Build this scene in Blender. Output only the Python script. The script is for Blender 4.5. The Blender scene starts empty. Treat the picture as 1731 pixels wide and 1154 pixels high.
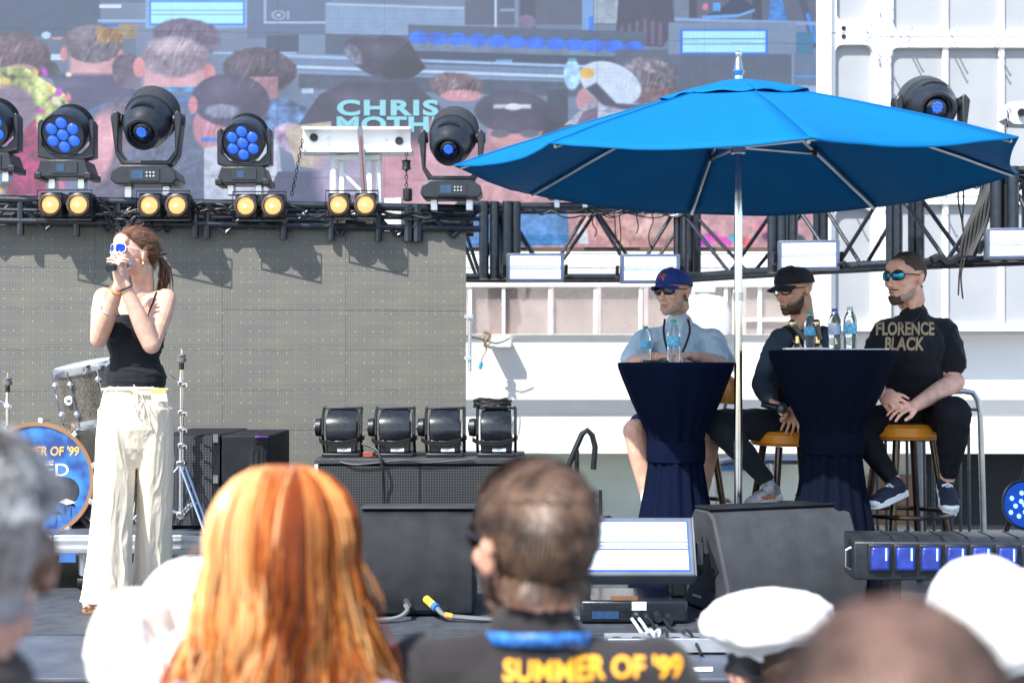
import bpy, bmesh, math, random
import numpy as np
from mathutils import Vector, Matrix, noise, Euler
from mathutils.bvhtree import BVHTree
R = math.radians
random.seed(7)
S = bpy.context.scene
COL = S.collection
F, HZ, CX, HC = 2300.0, 610.0, 865.5, 1.10       # focal length in photo pixels, horizon row, centre column, eye height over the stage
def P(px, py, Y): return Vector(((px - CX) * Y / F, Y, HC - (py - HZ) * Y / F))

# ---------------------------------------------------------------- camera, sky, sun, exposure
cd = bpy.data.cameras.new('camera'); cam = bpy.data.objects.new('camera', cd); COL.objects.link(cam)
cam.location = (0, 0, HC); cam.rotation_euler = (R(90), 0, 0)
cd.sensor_width = 36; cd.lens = 36 * F / 1731; cd.shift_y = (HZ - 577) / 1731; cd.clip_end = 400; cd.clip_start = .05
cd.dof.use_dof = True; cd.dof.focus_distance = 6.4; cd.dof.aperture_fstop = 2.9
S.camera = cam
SUN_TO = Vector((-.46, -.62, .92)).normalized()
W = bpy.data.worlds.new('World'); S.world = W; W.use_nodes = True
nt = W.node_tree; nt.nodes.clear()
o_ = nt.nodes.new('ShaderNodeOutputWorld'); b_ = nt.nodes.new('ShaderNodeBackground'); s_ = nt.nodes.new('ShaderNodeTexSky')
s_.sky_type = 'NISHITA'; s_.sun_disc = False; s_.sun_elevation = math.asin(SUN_TO.z); s_.sun_rotation = math.atan2(SUN_TO.x, SUN_TO.y)
b_.inputs['Strength'].default_value = .15
nt.links.new(s_.outputs[0], b_.inputs[0]); nt.links.new(b_.outputs[0], o_.inputs[0])
sd = bpy.data.lights.new('sun', 'SUN'); sun = bpy.data.objects.new('sun', sd); COL.objects.link(sun)
sd.energy = 4.3; sd.angle = R(.5); sd.color = (1, .955, .88)
sun.rotation_euler = SUN_TO.to_track_quat('Z', 'Y').to_euler(); sun.location = (-5, -6, 10)
S.view_settings.view_transform = 'Standard'; S.view_settings.look = 'None'; S.view_settings.gamma = 1
S.view_settings.exposure = 1.02
S.view_settings.use_curve_mapping = False

# ---------------------------------------------------------------- materials
MT = {}
def pm(name, col, rough=.6, metal=0., var=.15, scale=6., bump=.0, bscale=60., coat=0., emit=None, es=1., sss=0., trans=0., spec=.5, sheen=0., aniso=None, alpha=1., ior=1.45):
    if name in MT: return MT[name]
    m = bpy.data.materials.new(name); m.use_nodes = True; MT[name] = m
    n = m.node_tree; p = n.nodes['Principled BSDF']; L = n.links
    tc = n.nodes.new('ShaderNodeTexCoord'); mp = n.nodes.new('ShaderNodeMapping'); L.new(tc.outputs['Object'], mp.inputs[0])
    if aniso: mp.inputs['Scale'].default_value = aniso
    nz = n.nodes.new('ShaderNodeTexNoise'); nz.inputs['Scale'].default_value = scale; nz.inputs['Detail'].default_value = 5
    L.new(mp.outputs[0], nz.inputs[0])
    rp = n.nodes.new('ShaderNodeValToRGB'); L.new(nz.outputs['Fac'], rp.inputs[0])
    c = Vector(col[:3]); a = c * (1 - var); b = c * (1 + var)
    rp.color_ramp.elements[0].position = .3; rp.color_ramp.elements[1].position = .7
    rp.color_ramp.elements[0].color = (*a, 1); rp.color_ramp.elements[1].color = (min(b.x,1), min(b.y,1), min(b.z,1), 1)
    L.new(rp.outputs[0], p.inputs['Base Color'])
    p.inputs['Roughness'].default_value = rough; p.inputs['Metallic'].default_value = metal
    p.inputs['Specular IOR Level'].default_value = spec; p.inputs['Coat Weight'].default_value = coat; p.inputs['Coat Roughness'].default_value = .08
    p.inputs['Alpha'].default_value = alpha; p.inputs['IOR'].default_value = ior
    if sheen: p.inputs['Sheen Weight'].default_value = sheen
    if sss:
        p.inputs['Subsurface Weight'].default_value = sss; p.inputs['Subsurface Radius'].default_value = (.012, .005, .003); p.inputs['Subsurface Scale'].default_value = 1
    if trans: p.inputs['Transmission Weight'].default_value = trans
    if emit: p.inputs['Emission Color'].default_value = (*emit, 1); p.inputs['Emission Strength'].default_value = es
    # roughness wear
    mr = n.nodes.new('ShaderNodeMapRange'); mr.inputs['To Min'].default_value = max(rough - .12, .02); mr.inputs['To Max'].default_value = min(rough + .12, 1)
    n2 = n.nodes.new('ShaderNodeTexNoise'); n2.inputs['Scale'].default_value = scale * 4; n2.inputs['Detail'].default_value = 4; L.new(mp.outputs[0], n2.inputs[0])
    L.new(n2.outputs['Fac'], mr.inputs[0]); L.new(mr.outputs[0], p.inputs['Roughness'])
    if bump:
        n3 = n.nodes.new('ShaderNodeTexNoise'); n3.inputs['Scale'].default_value = bscale; n3.inputs['Detail'].default_value = 4; L.new(mp.outputs[0], n3.inputs[0])
        bp = n.nodes.new('ShaderNodeBump'); bp.inputs['Strength'].default_value = bump; bp.inputs['Distance'].default_value = .01
        L.new(n3.outputs['Fac'], bp.inputs['Height']); L.new(bp.outputs[0], p.inputs['Normal'])
    return m
def node_mat(name):
    m = bpy.data.materials.new(name); m.use_nodes = True; MT[name] = m
    return m, m.node_tree, m.node_tree.nodes['Principled BSDF'], m.node_tree.nodes, m.node_tree.links

BLACK = pm('black_paint', (.011, .013, .017), .42, var=.4, scale=20, bump=.05)
BLACKG = pm('black_gloss_paint', (.010, .013, .018), .25, var=.35, scale=14, coat=.3)
FIX = pm('fixture_plastic', (.018, .022, .028), .32, var=.25, scale=25, bump=.08, bscale=200)
TRUSSB = pm('truss_black_paint', (.009, .014, .022), .34, var=.5, scale=30, bump=.08, spec=.8)
CABLE = pm('cable_rubber', (.012, .013, .015), .5)
CHROME = pm('chrome', (.75, .77, .8), .14, 1, var=.1)
STEEL = pm('brushed_steel', (.55, .57, .6), .32, 1, var=.15)
ALU = pm('aluminium', (.55, .58, .62), .42, .8, var=.15, scale=12)
WHITEP = pm('white_painted_steel', (.8, .81, .82), .45, var=.05, scale=3, bump=.03)
WHITEG = pm('white_grey_paint', (.62, .65, .68), .5, var=.12, scale=8)
LABELW = pm('white_label', (.6, .66, .72), .5, var=.25, scale=90)
ORANGE = pm('orange_vinyl', (.78, .30, .025), .38, var=.08, scale=10, bump=.08, bscale=40, coat=.15)
FIN = pm('fixture_fin', (.075,.08,.09), .4, var=.2)
BRONZE = pm('bronze_leg_metal', (.10, .072, .055), .25, .85, var=.2)
SPEC = pm('silver_band', (.5, .55, .6), .35, .5)

# ---------------------------------------------------------------- mesh helpers
def wm(o):
    m = o.matrix_basis.copy()
    while o.parent: o = o.parent; m = o.matrix_basis @ m
    return m
def basis(d):
    d = d.normalized(); a = Vector((0, 0, 1)) if abs(d.z) < .95 else Vector((1, 0, 0))
    u = a.cross(d).normalized(); return u, d.cross(u)
class MB:
    def __init__(s, M=None): s.v = []; s.f = []; s.M = M
    def add(s, vs, fs):
        o = len(s.v)
        s.v += [s.M @ Vector(v) for v in vs] if s.M else [Vector(v) for v in vs]
        s.f += [[i + o for i in f] for f in fs]; return s
    def box(s, c, size, rot=None):
        hx, hy, hz = size[0]/2, size[1]/2, size[2]/2; c = Vector(c)
        vs = [Vector((x, y, z)) for x in (-hx, hx) for y in (-hy, hy) for z in (-hz, hz)]
        if rot: vs = [rot @ v for v in vs]
        return s.add([v + c for v in vs], [(0,1,3,2),(4,6,7,5),(0,4,5,1),(2,3,7,6),(0,2,6,4),(1,5,7,3)])
    def bx(s, x0, x1, y0, y1, z0, z1): return s.box(((x0+x1)/2, (y0+y1)/2, (z0+z1)/2), (abs(x1-x0), abs(y1-y0), abs(z1-z0)))
    def cyl(s, p0, p1, r0, r1=None, n=10):
        r1 = r0 if r1 is None else r1; p0 = Vector(p0); p1 = Vector(p1); u, w = basis(p1 - p0); vs = []
        for p, r in ((p0, r0), (p1, r1)):
            vs += [p + u * math.cos(6.28318*i/n) * r + w * math.sin(6.28318*i/n) * r for i in range(n)]
        return s.add(vs, [(i, (i+1) % n, n + (i+1) % n, n + i) for i in range(n)] + [list(range(n))[::-1], list(range(n, 2*n))])
    def tube(s, pts, r, n=6, closed=False):
        pts = [Vector(p) for p in pts]; k = len(pts); rs = r if isinstance(r, (list, tuple)) else [r]*k; vs = []; u = None
        for i, p in enumerate(pts):
            if closed: d = pts[(i+1) % k] - pts[i-1]
            else: d = pts[min(i+1, k-1)] - pts[max(i-1, 0)]
            d.normalize()
            if u is None: u, w = basis(d)
            else:
                u = (u - d * u.dot(d))
                if u.length < 1e-5: u, w = basis(d)
                u.normalize(); w = d.cross(u)
            vs += [p + (u * math.cos(6.28318*j/n) + w * math.sin(6.28318*j/n)) * rs[i] for j in range(n)]
        fs = [(i*n+j, i*n+(j+1) % n, (i+1)*n+(j+1) % n, (i+1)*n+j) for i in range(k-1) for j in range(n)]
        if closed: fs += [((k-1)*n+j, (k-1)*n+(j+1) % n, (j+1) % n, j) for j in range(n)]
        else: fs += [list(range(n))[::-1], list(range((k-1)*n, k*n))]
        return s.add(vs, fs)
    def lathe(s, prof, c=(0,0,0), axis=(0,0,1), n=24, fold=None, ring=False):
        c = Vector(c); ax = Vector(axis).normalized(); u, w = basis(ax); vs = []; k = len(prof)
        for (r, h) in prof:
            for j in range(n):
                a = 6.28318*j/n; rr = r * (fold(a, h) if fold else 1)
                vs.append(c + ax*h + u*math.cos(a)*rr + w*math.sin(a)*rr)
        fs = [(i*n+j, i*n+(j+1) % n, (i+1)*n+(j+1) % n, (i+1)*n+j) for i in range(k-1) for j in range(n)]
        fs += [((k-1)*n+j, (k-1)*n+(j+1) % n, (j+1) % n, j) for j in range(n)] if ring else [list(range(n))[::-1], list(range((k-1)*n, k*n))]
        return s.add(vs, fs)
    def ell(s, c, r, rot=None, n=14):
        c = Vector(c); r = (r, r, r) if isinstance(r, (int, float)) else r; m = n//2; vs = []
        for i in range(m+1):
            t = math.pi * (i + .0) / m; st = max(math.sin(t), .02)
            for j in range(n):
                v = Vector((r[0]*st*math.cos(6.28318*j/n), r[1]*st*math.sin(6.28318*j/n), -r[2]*math.cos(t)))
                vs.append((rot @ v if rot else v) + c)
        fs = [(i*n+j, i*n+(j+1) % n, (i+1)*n+(j+1) % n, (i+1)*n+j) for i in range(m) for j in range(n)] + [list(range(n))[::-1], list(range(m*n, (m+1)*n))]
        return s.add(vs, fs)
    def cap(s, p0, p1, r0, r1=None, n=14):
        """rounded tapered limb"""
        r1 = r0 if r1 is None else r1; p0 = Vector(p0); p1 = Vector(p1); d = p1 - p0; l = d.length; d.normalize()
        pr = [(max(r0*math.cos(t), .0005), r0*math.sin(t)) for t in [R(a) for a in (-88, -60, -30, 0)]] + [(max(r1*math.cos(t), .0005), l + r1*math.sin(t)) for t in [R(a) for a in (0, 30, 60, 88)]]
        return s.lathe(pr, p0, d, n)
    def limb(s, pts, rs, n=14):
        for i in range(len(pts)-1): s.cap(pts[i], pts[i+1], rs[i], rs[i+1], n)
        return s
    def prism(s, pts, d):
        """closed polygon extruded by vector d"""
        n = len(pts); d = Vector(d); pts = [Vector(p) for p in pts]
        return s.add(pts + [p + d for p in pts], [list(range(n)), list(range(n, 2*n))[::-1]] + [(i, n+i, n+(i+1) % n, (i+1) % n) for i in range(n)])
    def loft(s, rings, n=28, fold=None):
        vs = []; k = len(rings)
        for i, (c, rx, ry) in enumerate(rings):
            for j in range(n):
                a = 6.28318*j/n; q = fold(a, i/(k-1)) if fold else 1
                vs.append(Vector(c) + Vector((math.cos(a)*rx*q, math.sin(a)*ry*q, 0)))
        fs = [(i*n+j, i*n+(j+1) % n, (i+1)*n+(j+1) % n, (i+1)*n+j) for i in range(k-1) for j in range(n)] + [list(range(n))[::-1], list(range((k-1)*n, k*n))]
        return s.add(vs, fs)
    def mesh(s, name):
        me = bpy.data.meshes.new(name); me.from_pydata([tuple(v) for v in s.v], [], s.f); me.validate(); 
        bm = bmesh.new(); bm.from_mesh(me); bmesh.ops.recalc_face_normals(bm, faces=bm.faces); bm.to_mesh(me); bm.free()
        return me
    def build(s, name, mat, parent=None, smooth=35, bevel=0., **kw):
        return put(s.mesh(name), name, mat, parent, smooth, bevel, **kw)
def put(me, name, mat, parent=None, smooth=35, bevel=0., local=False, **kw):
    """link a mesh given in world coordinates under its parent"""
    if parent is not None and not local: me.transform(wm(parent).inverted())
    elif parent is None and not local and len(me.vertices):   # top-level meshes get their origin at their base
        co = np.empty(len(me.vertices)*3); me.vertices.foreach_get('co', co); co = co.reshape(-1, 3)
        base = Vector(((co[:,0].min()+co[:,0].max())/2, (co[:,1].min()+co[:,1].max())/2, co[:,2].min()))
        me.transform(Matrix.Translation(-base))
    if smooth:
        me.polygons.foreach_set('use_smooth', [True]*len(me.polygons)); me.set_sharp_from_angle(angle=R(smooth))
    me.materials.clear(); me.materials.append(mat)
    o = bpy.data.objects.new(name, me); COL.objects.link(o)
    if parent is not None: o.parent = parent
    elif not local and len(me.vertices): o.location = base
    if bevel:
        b = o.modifiers.new('bevel', 'BEVEL'); b.width = bevel; b.segments = 2; b.limit_method = 'ANGLE'; b.angle_limit = R(40); b.harden_normals = False
    for k, v in kw.items(): o[k] = v
    return o
def thing(name, label, cat, loc=(0,0,0), rz=0, group=None):
    o = bpy.data.objects.new(name, None); COL.objects.link(o); o.location = loc; o.rotation_euler = (0, 0, rz); o.empty_display_size = .1
    o['label'] = label; o['category'] = cat
    if group: o['group'] = group
    return o
def tag(o, label, cat, group=None):
    o['label'] = label; o['category'] = cat
    if group: o['group'] = group
    return o
def kids(o): return [c for c in list(COL.objects) if c.parent == o]
def dup(root, loc, rz=None, label=None, group=None, scale=None):
    r = root.copy(); COL.objects.link(r); r.location = loc
    if rz is not None: r.rotation_euler = (0, 0, rz)
    if scale: r.scale = (scale,)*3
    if label: r['label'] = label
    if group: r['group'] = group
    for ch in kids(root):
        c = ch.copy(); COL.objects.link(c); c.parent = r
        for g in kids(ch):
            d = g.copy(); COL.objects.link(d); d.parent = c
    return r
def remesh(mb, voxel, it=3):
    me = mb.mesh('tmp'); o = bpy.data.objects.new('tmp', me); COL.objects.link(o)
    m = o.modifiers.new('r', 'REMESH'); m.mode = 'VOXEL'; m.voxel_size = voxel; m.adaptivity = 0
    if it: q = o.modifiers.new('s', 'SMOOTH'); q.iterations = it; q.factor = .5
    dg = bpy.context.evaluated_depsgraph_get()
    r = bpy.data.meshes.new_from_object(o.evaluated_get(dg)); bpy.data.objects.remove(o); bpy.data.meshes.remove(me)
    return r
def wrinkle(me, amp, freq, stretch=(1,1,1), seed=0., thr=0.):
    bm = bmesh.new(); bm.from_mesh(me); bm.normal_update()
    for v in bm.verts:
        c = v.co; q = Vector((c.x*stretch[0], c.y*stretch[1], c.z*stretch[2]))*freq + Vector((seed, seed*2, 0))
        q = q + Vector((noise.noise(c*5), noise.noise(c*5+Vector((9,9,9))), 0))*.8
        a = max(0, 1 - abs(noise.noise(q))*3.2)**1.5; b = max(0, 1 - abs(noise.noise(q*1.9 + Vector((5,1,3))))*3.5)
        v.co = c + v.normal * amp * (a*1.1 + .45*b - .45 + .8*noise.noise(c*7))
    bm.to_mesh(me); bm.free(); return me
def soft(name, mb, mat, parent, voxel=.006, it=3, amp=0, freq=14, stretch=(1,1,1), **kw):
    me = remesh(mb, voxel, it)
    if amp: wrinkle(me, amp, freq, stretch)
    return put(me, name, mat, parent, smooth=180, **kw)
def text(name, s, size, M, mat, parent, off=0., ext=.002, sx=1., shear=0., target=None, align='CENTER', lift=.003, sub=.012, spacing=1.):
    c = bpy.data.curves.new('t', 'FONT'); c.body = s; c.size = size; c.align_x = align; c.align_y = 'CENTER'; c.offset = off; c.extrude = 0 if target else ext; c.shear = shear; c.space_character = spacing
    c.resolution_u = 4
    o = bpy.data.objects.new('t', c); COL.objects.link(o)
    me = bpy.data.meshes.new_from_object(o.evaluated_get(bpy.context.evaluated_depsgraph_get())); bpy.data.objects.remove(o)
    for v in me.vertices: v.co.x *= sx
    if target:
        bm = bmesh.new(); bm.from_mesh(me); bmesh.ops.triangulate(bm, faces=bm.faces)
        for _ in range(5):
            es = [e for e in bm.edges if e.calc_length() > sub]
            if not es: break
            bmesh.ops.subdivide_edges(bm, edges=es, cuts=1); bmesh.ops.triangulate(bm, faces=bm.faces)
        bm.transform(M); d = (M.to_3x3() @ Vector((0,0,1))).normalized()
        for v in bm.verts:
            h = target.ray_cast(v.co + d*.5, -d)
            if h[0] is not None: v.co = h[0] + d*lift
        bm.to_mesh(me); bm.free()
    else: me.transform(M)
    return put(me, name, mat, parent, smooth=0)
def bvh(o):
    me = o.data; M = wm(o)
    return BVHTree.FromPolygons([M @ v.co for v in me.vertices], [tuple(p.vertices) for p in me.polygons])
FACECAM = Matrix.Rotation(R(90), 4, 'X')     # text plane upright, read from the camera side
def tm(p, rz=0, rx=0): return Matrix.Translation(p) @ Matrix.Rotation(rz, 4, 'Z') @ Matrix.Rotation(rx, 4, 'X') @ FACECAM
def cable(name, pts, r, mat, parent=None, n=6, wob=0., seg=8, **kw):
    pts = [Vector(p) for p in pts]; out = []
    k = len(pts)
    for i in range(k-1):
        p0, p1, p2, p3 = pts[max(i-1,0)], pts[i], pts[i+1], pts[min(i+2,k-1)]
        for t in range(seg):
            t /= seg
            out.append(.5*((2*p1) + (p2-p0)*t + (2*p0-5*p1+4*p2-p3)*t*t + (3*p1-p0-3*p2+p3)*t**3))
    out.append(pts[-1])
    return MB().tube(out, r, n).build(name, mat, parent, **kw)
# ================================================================ SETTING: ground, stage
gm = pm('deck_concrete', (.22, .22, .22), .8, var=.25, scale=1.5, bump=.2, bscale=30)
MB().bx(-40, 40, -25, 60, -1.0, -.85).build('ground', gm, None, kind='structure')
STG = pm('stage_ply_black', (.070, .085, .112), .48, var=.35, scale=5, bump=.15, bscale=90, spec=.6)
stage = MB().bx(-6, 6, 4.72, 8.86, -.85, -.012).build('stage_floor', pm('stage_under', (.02,.02,.022), .7), None, kind='structure')
random.seed(3); pmsh = None
for i in range(8):
    for j in range(3):
        x = -4.6 + 1.225*i; y = 4.72 + 1.225*j
        if pmsh is None:
            o = MB().bx(.004, 1.221, .004, 1.221, 0, .02).build('deck_panel', STG, None, local=True, bevel=.002); pmsh = o.data
        else: o = bpy.data.objects.new('deck_panel', pmsh); COL.objects.link(o); b=o.modifiers.new('bevel','BEVEL'); b.width=.002
        o.parent = stage; sl = stage.location; o.location = (x - sl.x, y - sl.y, -.02 - random.random()*.0015 - sl.z)
mat_ = MB().bx(-5.9, 5.9, 5.46, 8.84, 0.0005, .006).build('stage_mat', pm('rubber_mat', (.052, .060, .074), .55, var=.3, scale=12, bump=.25, bscale=220), None, kind='structure')
# white marking tapes near the stage edge
TAPE = pm('white_floor_tape', (.75, .78, .8), .6, var=.12, scale=30)
for a, b, c, d, lab in (((700,1146),(775,1149),(775,1153),(700,1151),'short white tape strip on the stage floor near the black shirted man'), ((1095,1083),(1205,1096),(1205,1103),(1095,1088),'long white tape strip by the sailor cap, farther from the stage edge'), ((1112,1128),(1205,1127),(1205,1134),(1112,1135),'white tape strip nearest the stage edge beside the sailor cap')):
    def fl(p, z=.0016): Y = (HC - z)*F/(p[1]-HZ); return Vector(((p[0]-CX)*Y/F, Y, z))
    tag(MB().prism([fl(a), fl(b), fl(c), fl(d)], (0,0,.0012)).build('floor_tape', TAPE, None, smooth=0), lab, 'floor tape')
# steel cable trough at the front of the stage
t = thing('cable_trough', 'aluminium connector plate lying on the stage edge under the front strobe', 'connector plate', (.62, 5.18, 0))
MB().bx(.36, .82, 5.12, 5.34, .0075, .035).build('plate', ALU, t, bevel=.004)
MB().bx(.36, .82, 5.10, 5.12, .0075, .06).build('lip', ALU, t, bevel=.003)
for k in range(6):
    MB().cyl((.40+.075*k, 5.2, .036), (.40+.075*k, 5.2, .045), .018, n=14).build('socket', BLACK, t)

# ---------------------------------------------------------------- white ship superstructure behind
hull = thing('ship_superstructure', 'white painted ship superstructure with ledges behind the whole stage', 'ship wall', (1, 12.6, -.85))
Yh = 12.5
def zz(py, Y=Yh): return HC - (py-HZ)*Y/F
def xx(px, Y=Yh): return (px-CX)*Y/F
def profile(pts, x0, x1, name, mat, parent):      # pts (y,z) closed outline extruded along X
    return MB().prism([(x0, y, z) for y, z in pts], (x1-x0, 0, 0)).build(name, mat, parent, smooth=0, bevel=.006)
X0, X1 = xx(560), 8.6
pr = [(Yh+.5, zz(566)), (Yh-.02, zz(566)), (Yh-.02, zz(580)), (Yh+.02, zz(583)), (Yh, zz(676)), (Yh+.13, zz(700)), (Yh+.13, zz(768)), (Yh+.5, zz(768))]
pr = [(Yh+.1, zz(565)), (Yh-.05, zz(565)), (Yh+.0, zz(579)), (Yh+.0, zz(675)), (Yh+.11, zz(700)), (Yh+.11, zz(768)), (Yh+.22, zz(768)), (Yh+.22, zz(690)), (Yh+.1, zz(670))]
HW = pm('hull_white', (.80, .81, .82), .45, var=.04, scale=2, bump=.04, bscale=6)
profile(pr, X0, X1, 'hull_plating', HW, hull)
profile([(Yh+.75, zz(740)), (Yh+.75, -.85), (Yh+1.0, -.85), (Yh+1.0, zz(740))], X0, xx(1600), 'lower_bulkhead', pm('bulkhead_beige', (.74, .76, .64), .6, var=.08, scale=3), hull)
profile([(Yh+.6, zz(768)), (Yh+.6, -.85), (Yh+.95, -.85), (Yh+.95, zz(768))], xx(1600)+.003, X1, 'dark_doorway', pm('dark_curtain', (.012,.016,.02), .8), hull)
MB().bx(xx(1500), xx(1600), Yh+.60, Yh+.69, zz(900), zz(812)).build('brown_board', pm('brown_board', (.22, .10, .05), .5), hull)
MB().bx(xx(1215), xx(1330), Yh+.66, Yh+.69, zz(795), zz(805)).build('blue_line', pm('blue_paint', (.05, .2, .5), .5), hull)
text('lettering', 'NE\nTHE', .1, tm((xx(1004, Yh+.68), Yh+.685, zz(846, Yh+.68))), pm('grey_letters', (.16,.17,.17), .6), hull)
# upper band with grooved planks above the windows
zt = zz(400)
for k, (a, b) in enumerate(((400, 422), (423.5, 446), (447.5, 480))):
    MB().bx(X0, xx(1400), Yh+.52, Yh+.72, zz(b), zz(a)).build('plank', HW, hull, bevel=.008)
TAUPE = pm('tinted_glass_panel', (.36, .31, .30), .3, var=.15, scale=2.5, coat=.2, alpha=.5)
for a, b in ((700, 789), (791, 848), (854, 928), (936, 1008), (1016, 1088), (1096, 1168), (1176, 1238), (1262, 1392)):
    MB().bx(xx(a, Yh+.6), xx(b, Yh+.6), Yh+.6, Yh+.63, zz(565), zz(480)).build('window_panel', TAUPE, hull, smooth=0)
for a in (700, 789, 848, 930, 1010, 1090, 1170, 1240, 1256, 1392):
    MB().bx(xx(a), xx(a)+.03, Yh+.54, Yh+.64, zz(566), zz(479)).build('window_post', WHITEP, hull, bevel=.004)
MB().bx(xx(1262), xx(1392), Yh+.55, Yh+.599, zz(540), zz(534)).build('window_rail', WHITEP, hull)
MB().bx(xx(1300), xx(1306), Yh+.55, Yh+.597, zz(566), zz(479)).build('window_rail', WHITEP, hull)
MB().bx(X0, X1, Yh+.18, Yh+2.6, zz(640)-.1, zz(640)).build('upper_deck', WHITEG, hull)
MB().bx(X0, X1, Yh+2.0, Yh+2.6, zz(620), zz(300)).build('cabin_wall', pm('cabin_wall', (.42,.38,.37), .6), hull)
# rounded white housing behind the first man
t = thing('life_raft_housing', 'white rounded housing behind the man in the blue cap', 'equipment housing', (xx(1180), Yh-.1, zz(566)))
MB().loft([((xx(1185), Yh-.15, zz(564)), .25, .1), ((xx(1185), Yh-.15, zz(530)), .25, .1), ((xx(1185), Yh-.15, zz(505)), .2, .09), ((xx(1185), Yh-.15, zz(498)), .08, .06)]).build('housing', WHITEG, t)
MB().bx(xx(1168), xx(1204), Yh-.22, Yh-.1, zz(497), zz(480)).build('bracket', WHITEG, t, bevel=.01)
# tower at right: framed perforated panels
tw = thing('white_deck_tower', 'tall white steel tower with rounded mesh panels at right', 'tower', (4.5, 12.4, -.85))
Yt = 12.2
def tz(py): return zz(py, Yt)
def tx(px): return xx(px, Yt)
m, n_, p_, N, L = node_mat('perforated_sheet')
tc = N.new('ShaderNodeTexCoord'); wv = N.new('ShaderNodeTexVoronoi'); wv.inputs['Scale'].default_value = 95; wv.inputs['Randomness'].default_value = 0; L.new(tc.outputs['Object'], wv.inputs[0])
nz = N.new('ShaderNodeTexNoise'); nz.inputs['Scale'].default_value = 2.2; L.new(tc.outputs['Object'], nz.inputs[0])
mx = N.new('ShaderNodeMix'); mx.data_type = 'RGBA'; rp = N.new('ShaderNodeValToRGB'); rp.color_ramp.elements[0].position = .28; rp.color_ramp.elements[1].position = .40
rp.color_ramp.elements[0].color = (.11,.13,.16,1); rp.color_ramp.elements[1].color = (.28,.30,.33,1); L.new(wv.outputs['Distance'], rp.inputs[0])
mx.inputs[7].default_value = (.38,.40,.43,1); L.new(rp.outputs[0], mx.inputs[6]); L.new(nz.outputs[0], mx.inputs[0]); L.new(mx.outputs[2], p_.inputs['Base Color']); p_.inputs['Roughness'].default_value = .6
PERF = m
MB().bx(tx(1379), 9.2, Yt+.10, Yt+.9, tz(564), tz(-260)).build('core_wall', pm('tower_inner', (.6,.62,.64), .6, var=.1, scale=3), tw)
def rrect(x0, x1, z0, z1, r, y, k=5):
    o = []
    for cx_, cz_, a0 in ((x1-r, z1-r, 0), (x0+r, z1-r, 90), (x0+r, z0+r, 180), (x1-r, z0+r, 270)):
        o += [(cx_+r*math.cos(R(a0+90*i/k)), y, cz_+r*math.sin(R(a0+90*i/k))) for i in range(k+1)]
    return o
def frame(px0, px1, py0, py1, hx0, hx1, hy0, hy1, rr=.07, d=.09):
    """one white frame with a rounded opening, a perforated sheet recessed behind it"""
    x0, x1, z0, z1 = tx(px0), tx(px1)-.004, tz(py1)+.004, tz(py0)
    inn = rrect(tx(hx0), tx(hx1), tz(hy1), tz(hy0), rr, Yt); n = len(inn)
    # outer loop matched by projecting to the rectangle
    cx_, cz_ = (tx(hx0)+tx(hx1))/2, (tz(hy0)+tz(hy1))/2; out = []
    per = (n)//4; cs = [(x1, z1), (x0, z1), (x0, z0), (x1, z0)]
    for q in range(4):
        for i in range(per): out.append((cs[q][0], Yt, cs[q][1]))
    vs = inn + out + [(a, Yt+d, c) for a, b, c in inn] + [(a, Yt+d, c) for a, b, c in out]
    fs = []
    for i in range(n):
        j = (i+1) % n
        fs += [(i, j, n+j, n+i), (i, 2*n+i, 2*n+j, j), (n+i, n+j, 3*n+j, 3*n+i)]
    b = MB().add(vs, fs); me = b.mesh('panel_frame'); bm = bmesh.new(); bm.from_mesh(me); bmesh.ops.remove_doubles(bm, verts=bm.verts, dist=1e-5); bmesh.ops.recalc_face_normals(bm, faces=bm.faces); bm.to_mesh(me); bm.free()
    f = put(me, 'panel_frame', HW, tw, smooth=30)
    MB().bx(tx(hx0)-.02, tx(hx1)+.02, Yt+.06, Yt+.07, tz(hy1)-.02, tz(hy0)+.02).build('mesh_sheet', PERF, f)
frame(1381, 1488, -200, 56, 1414, 1470, -170, 37)
frame(1381, 1488, 57, 332, 1412, 1474, 75, 318)
frame(1381, 1488, 333, 560, 1412, 1474, 352, 545)
frame(1489, 1790, -200, 62, 1510, 1765, -170, 52)
frame(1489, 1790, 63, 332, 1506, 1765, 80, 318)
frame(1489, 1790, 333, 560, 1506, 1765, 345, 548)
MB().bx(tx(1379), tx(1403), Yt-.07, Yt-.003, tz(562), tz(-240)).build('corner_post', HW, tw, bevel=.01)
for px in (1595, 1690):
    for a, b in ((345, 548), (80, 318), (-170, 52)):
        MB().bx(tx(px), tx(px+9), Yt+.02, Yt+.055, tz(b), tz(a)).build('stiffener', HW, tw)
for i, (px, py) in enumerate(((1487,22),(1502,22),(1465,52),(1465,68),(1533,58),(1533,70),(1608,60),(1608,76),(1681,64),(1681,78),(1485,100),(1500,100),(1590,338),(1660,338),(1540,338),(1440,345),(1487,340))):
    MB().tube([(tx(px), Yt, tz(py)), (tx(px), Yt-.16, tz(py)), (tx(px)-.005, Yt-.17, tz(py)+.025)], .008, 6).build('deck_peg', WHITEG, tw)
for py in (48, 62): MB().cyl((tx(1426), Yt, tz(py)), (tx(1426), Yt-.01, tz(py)), .022).build('bolt', BLACK, tw)

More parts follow.
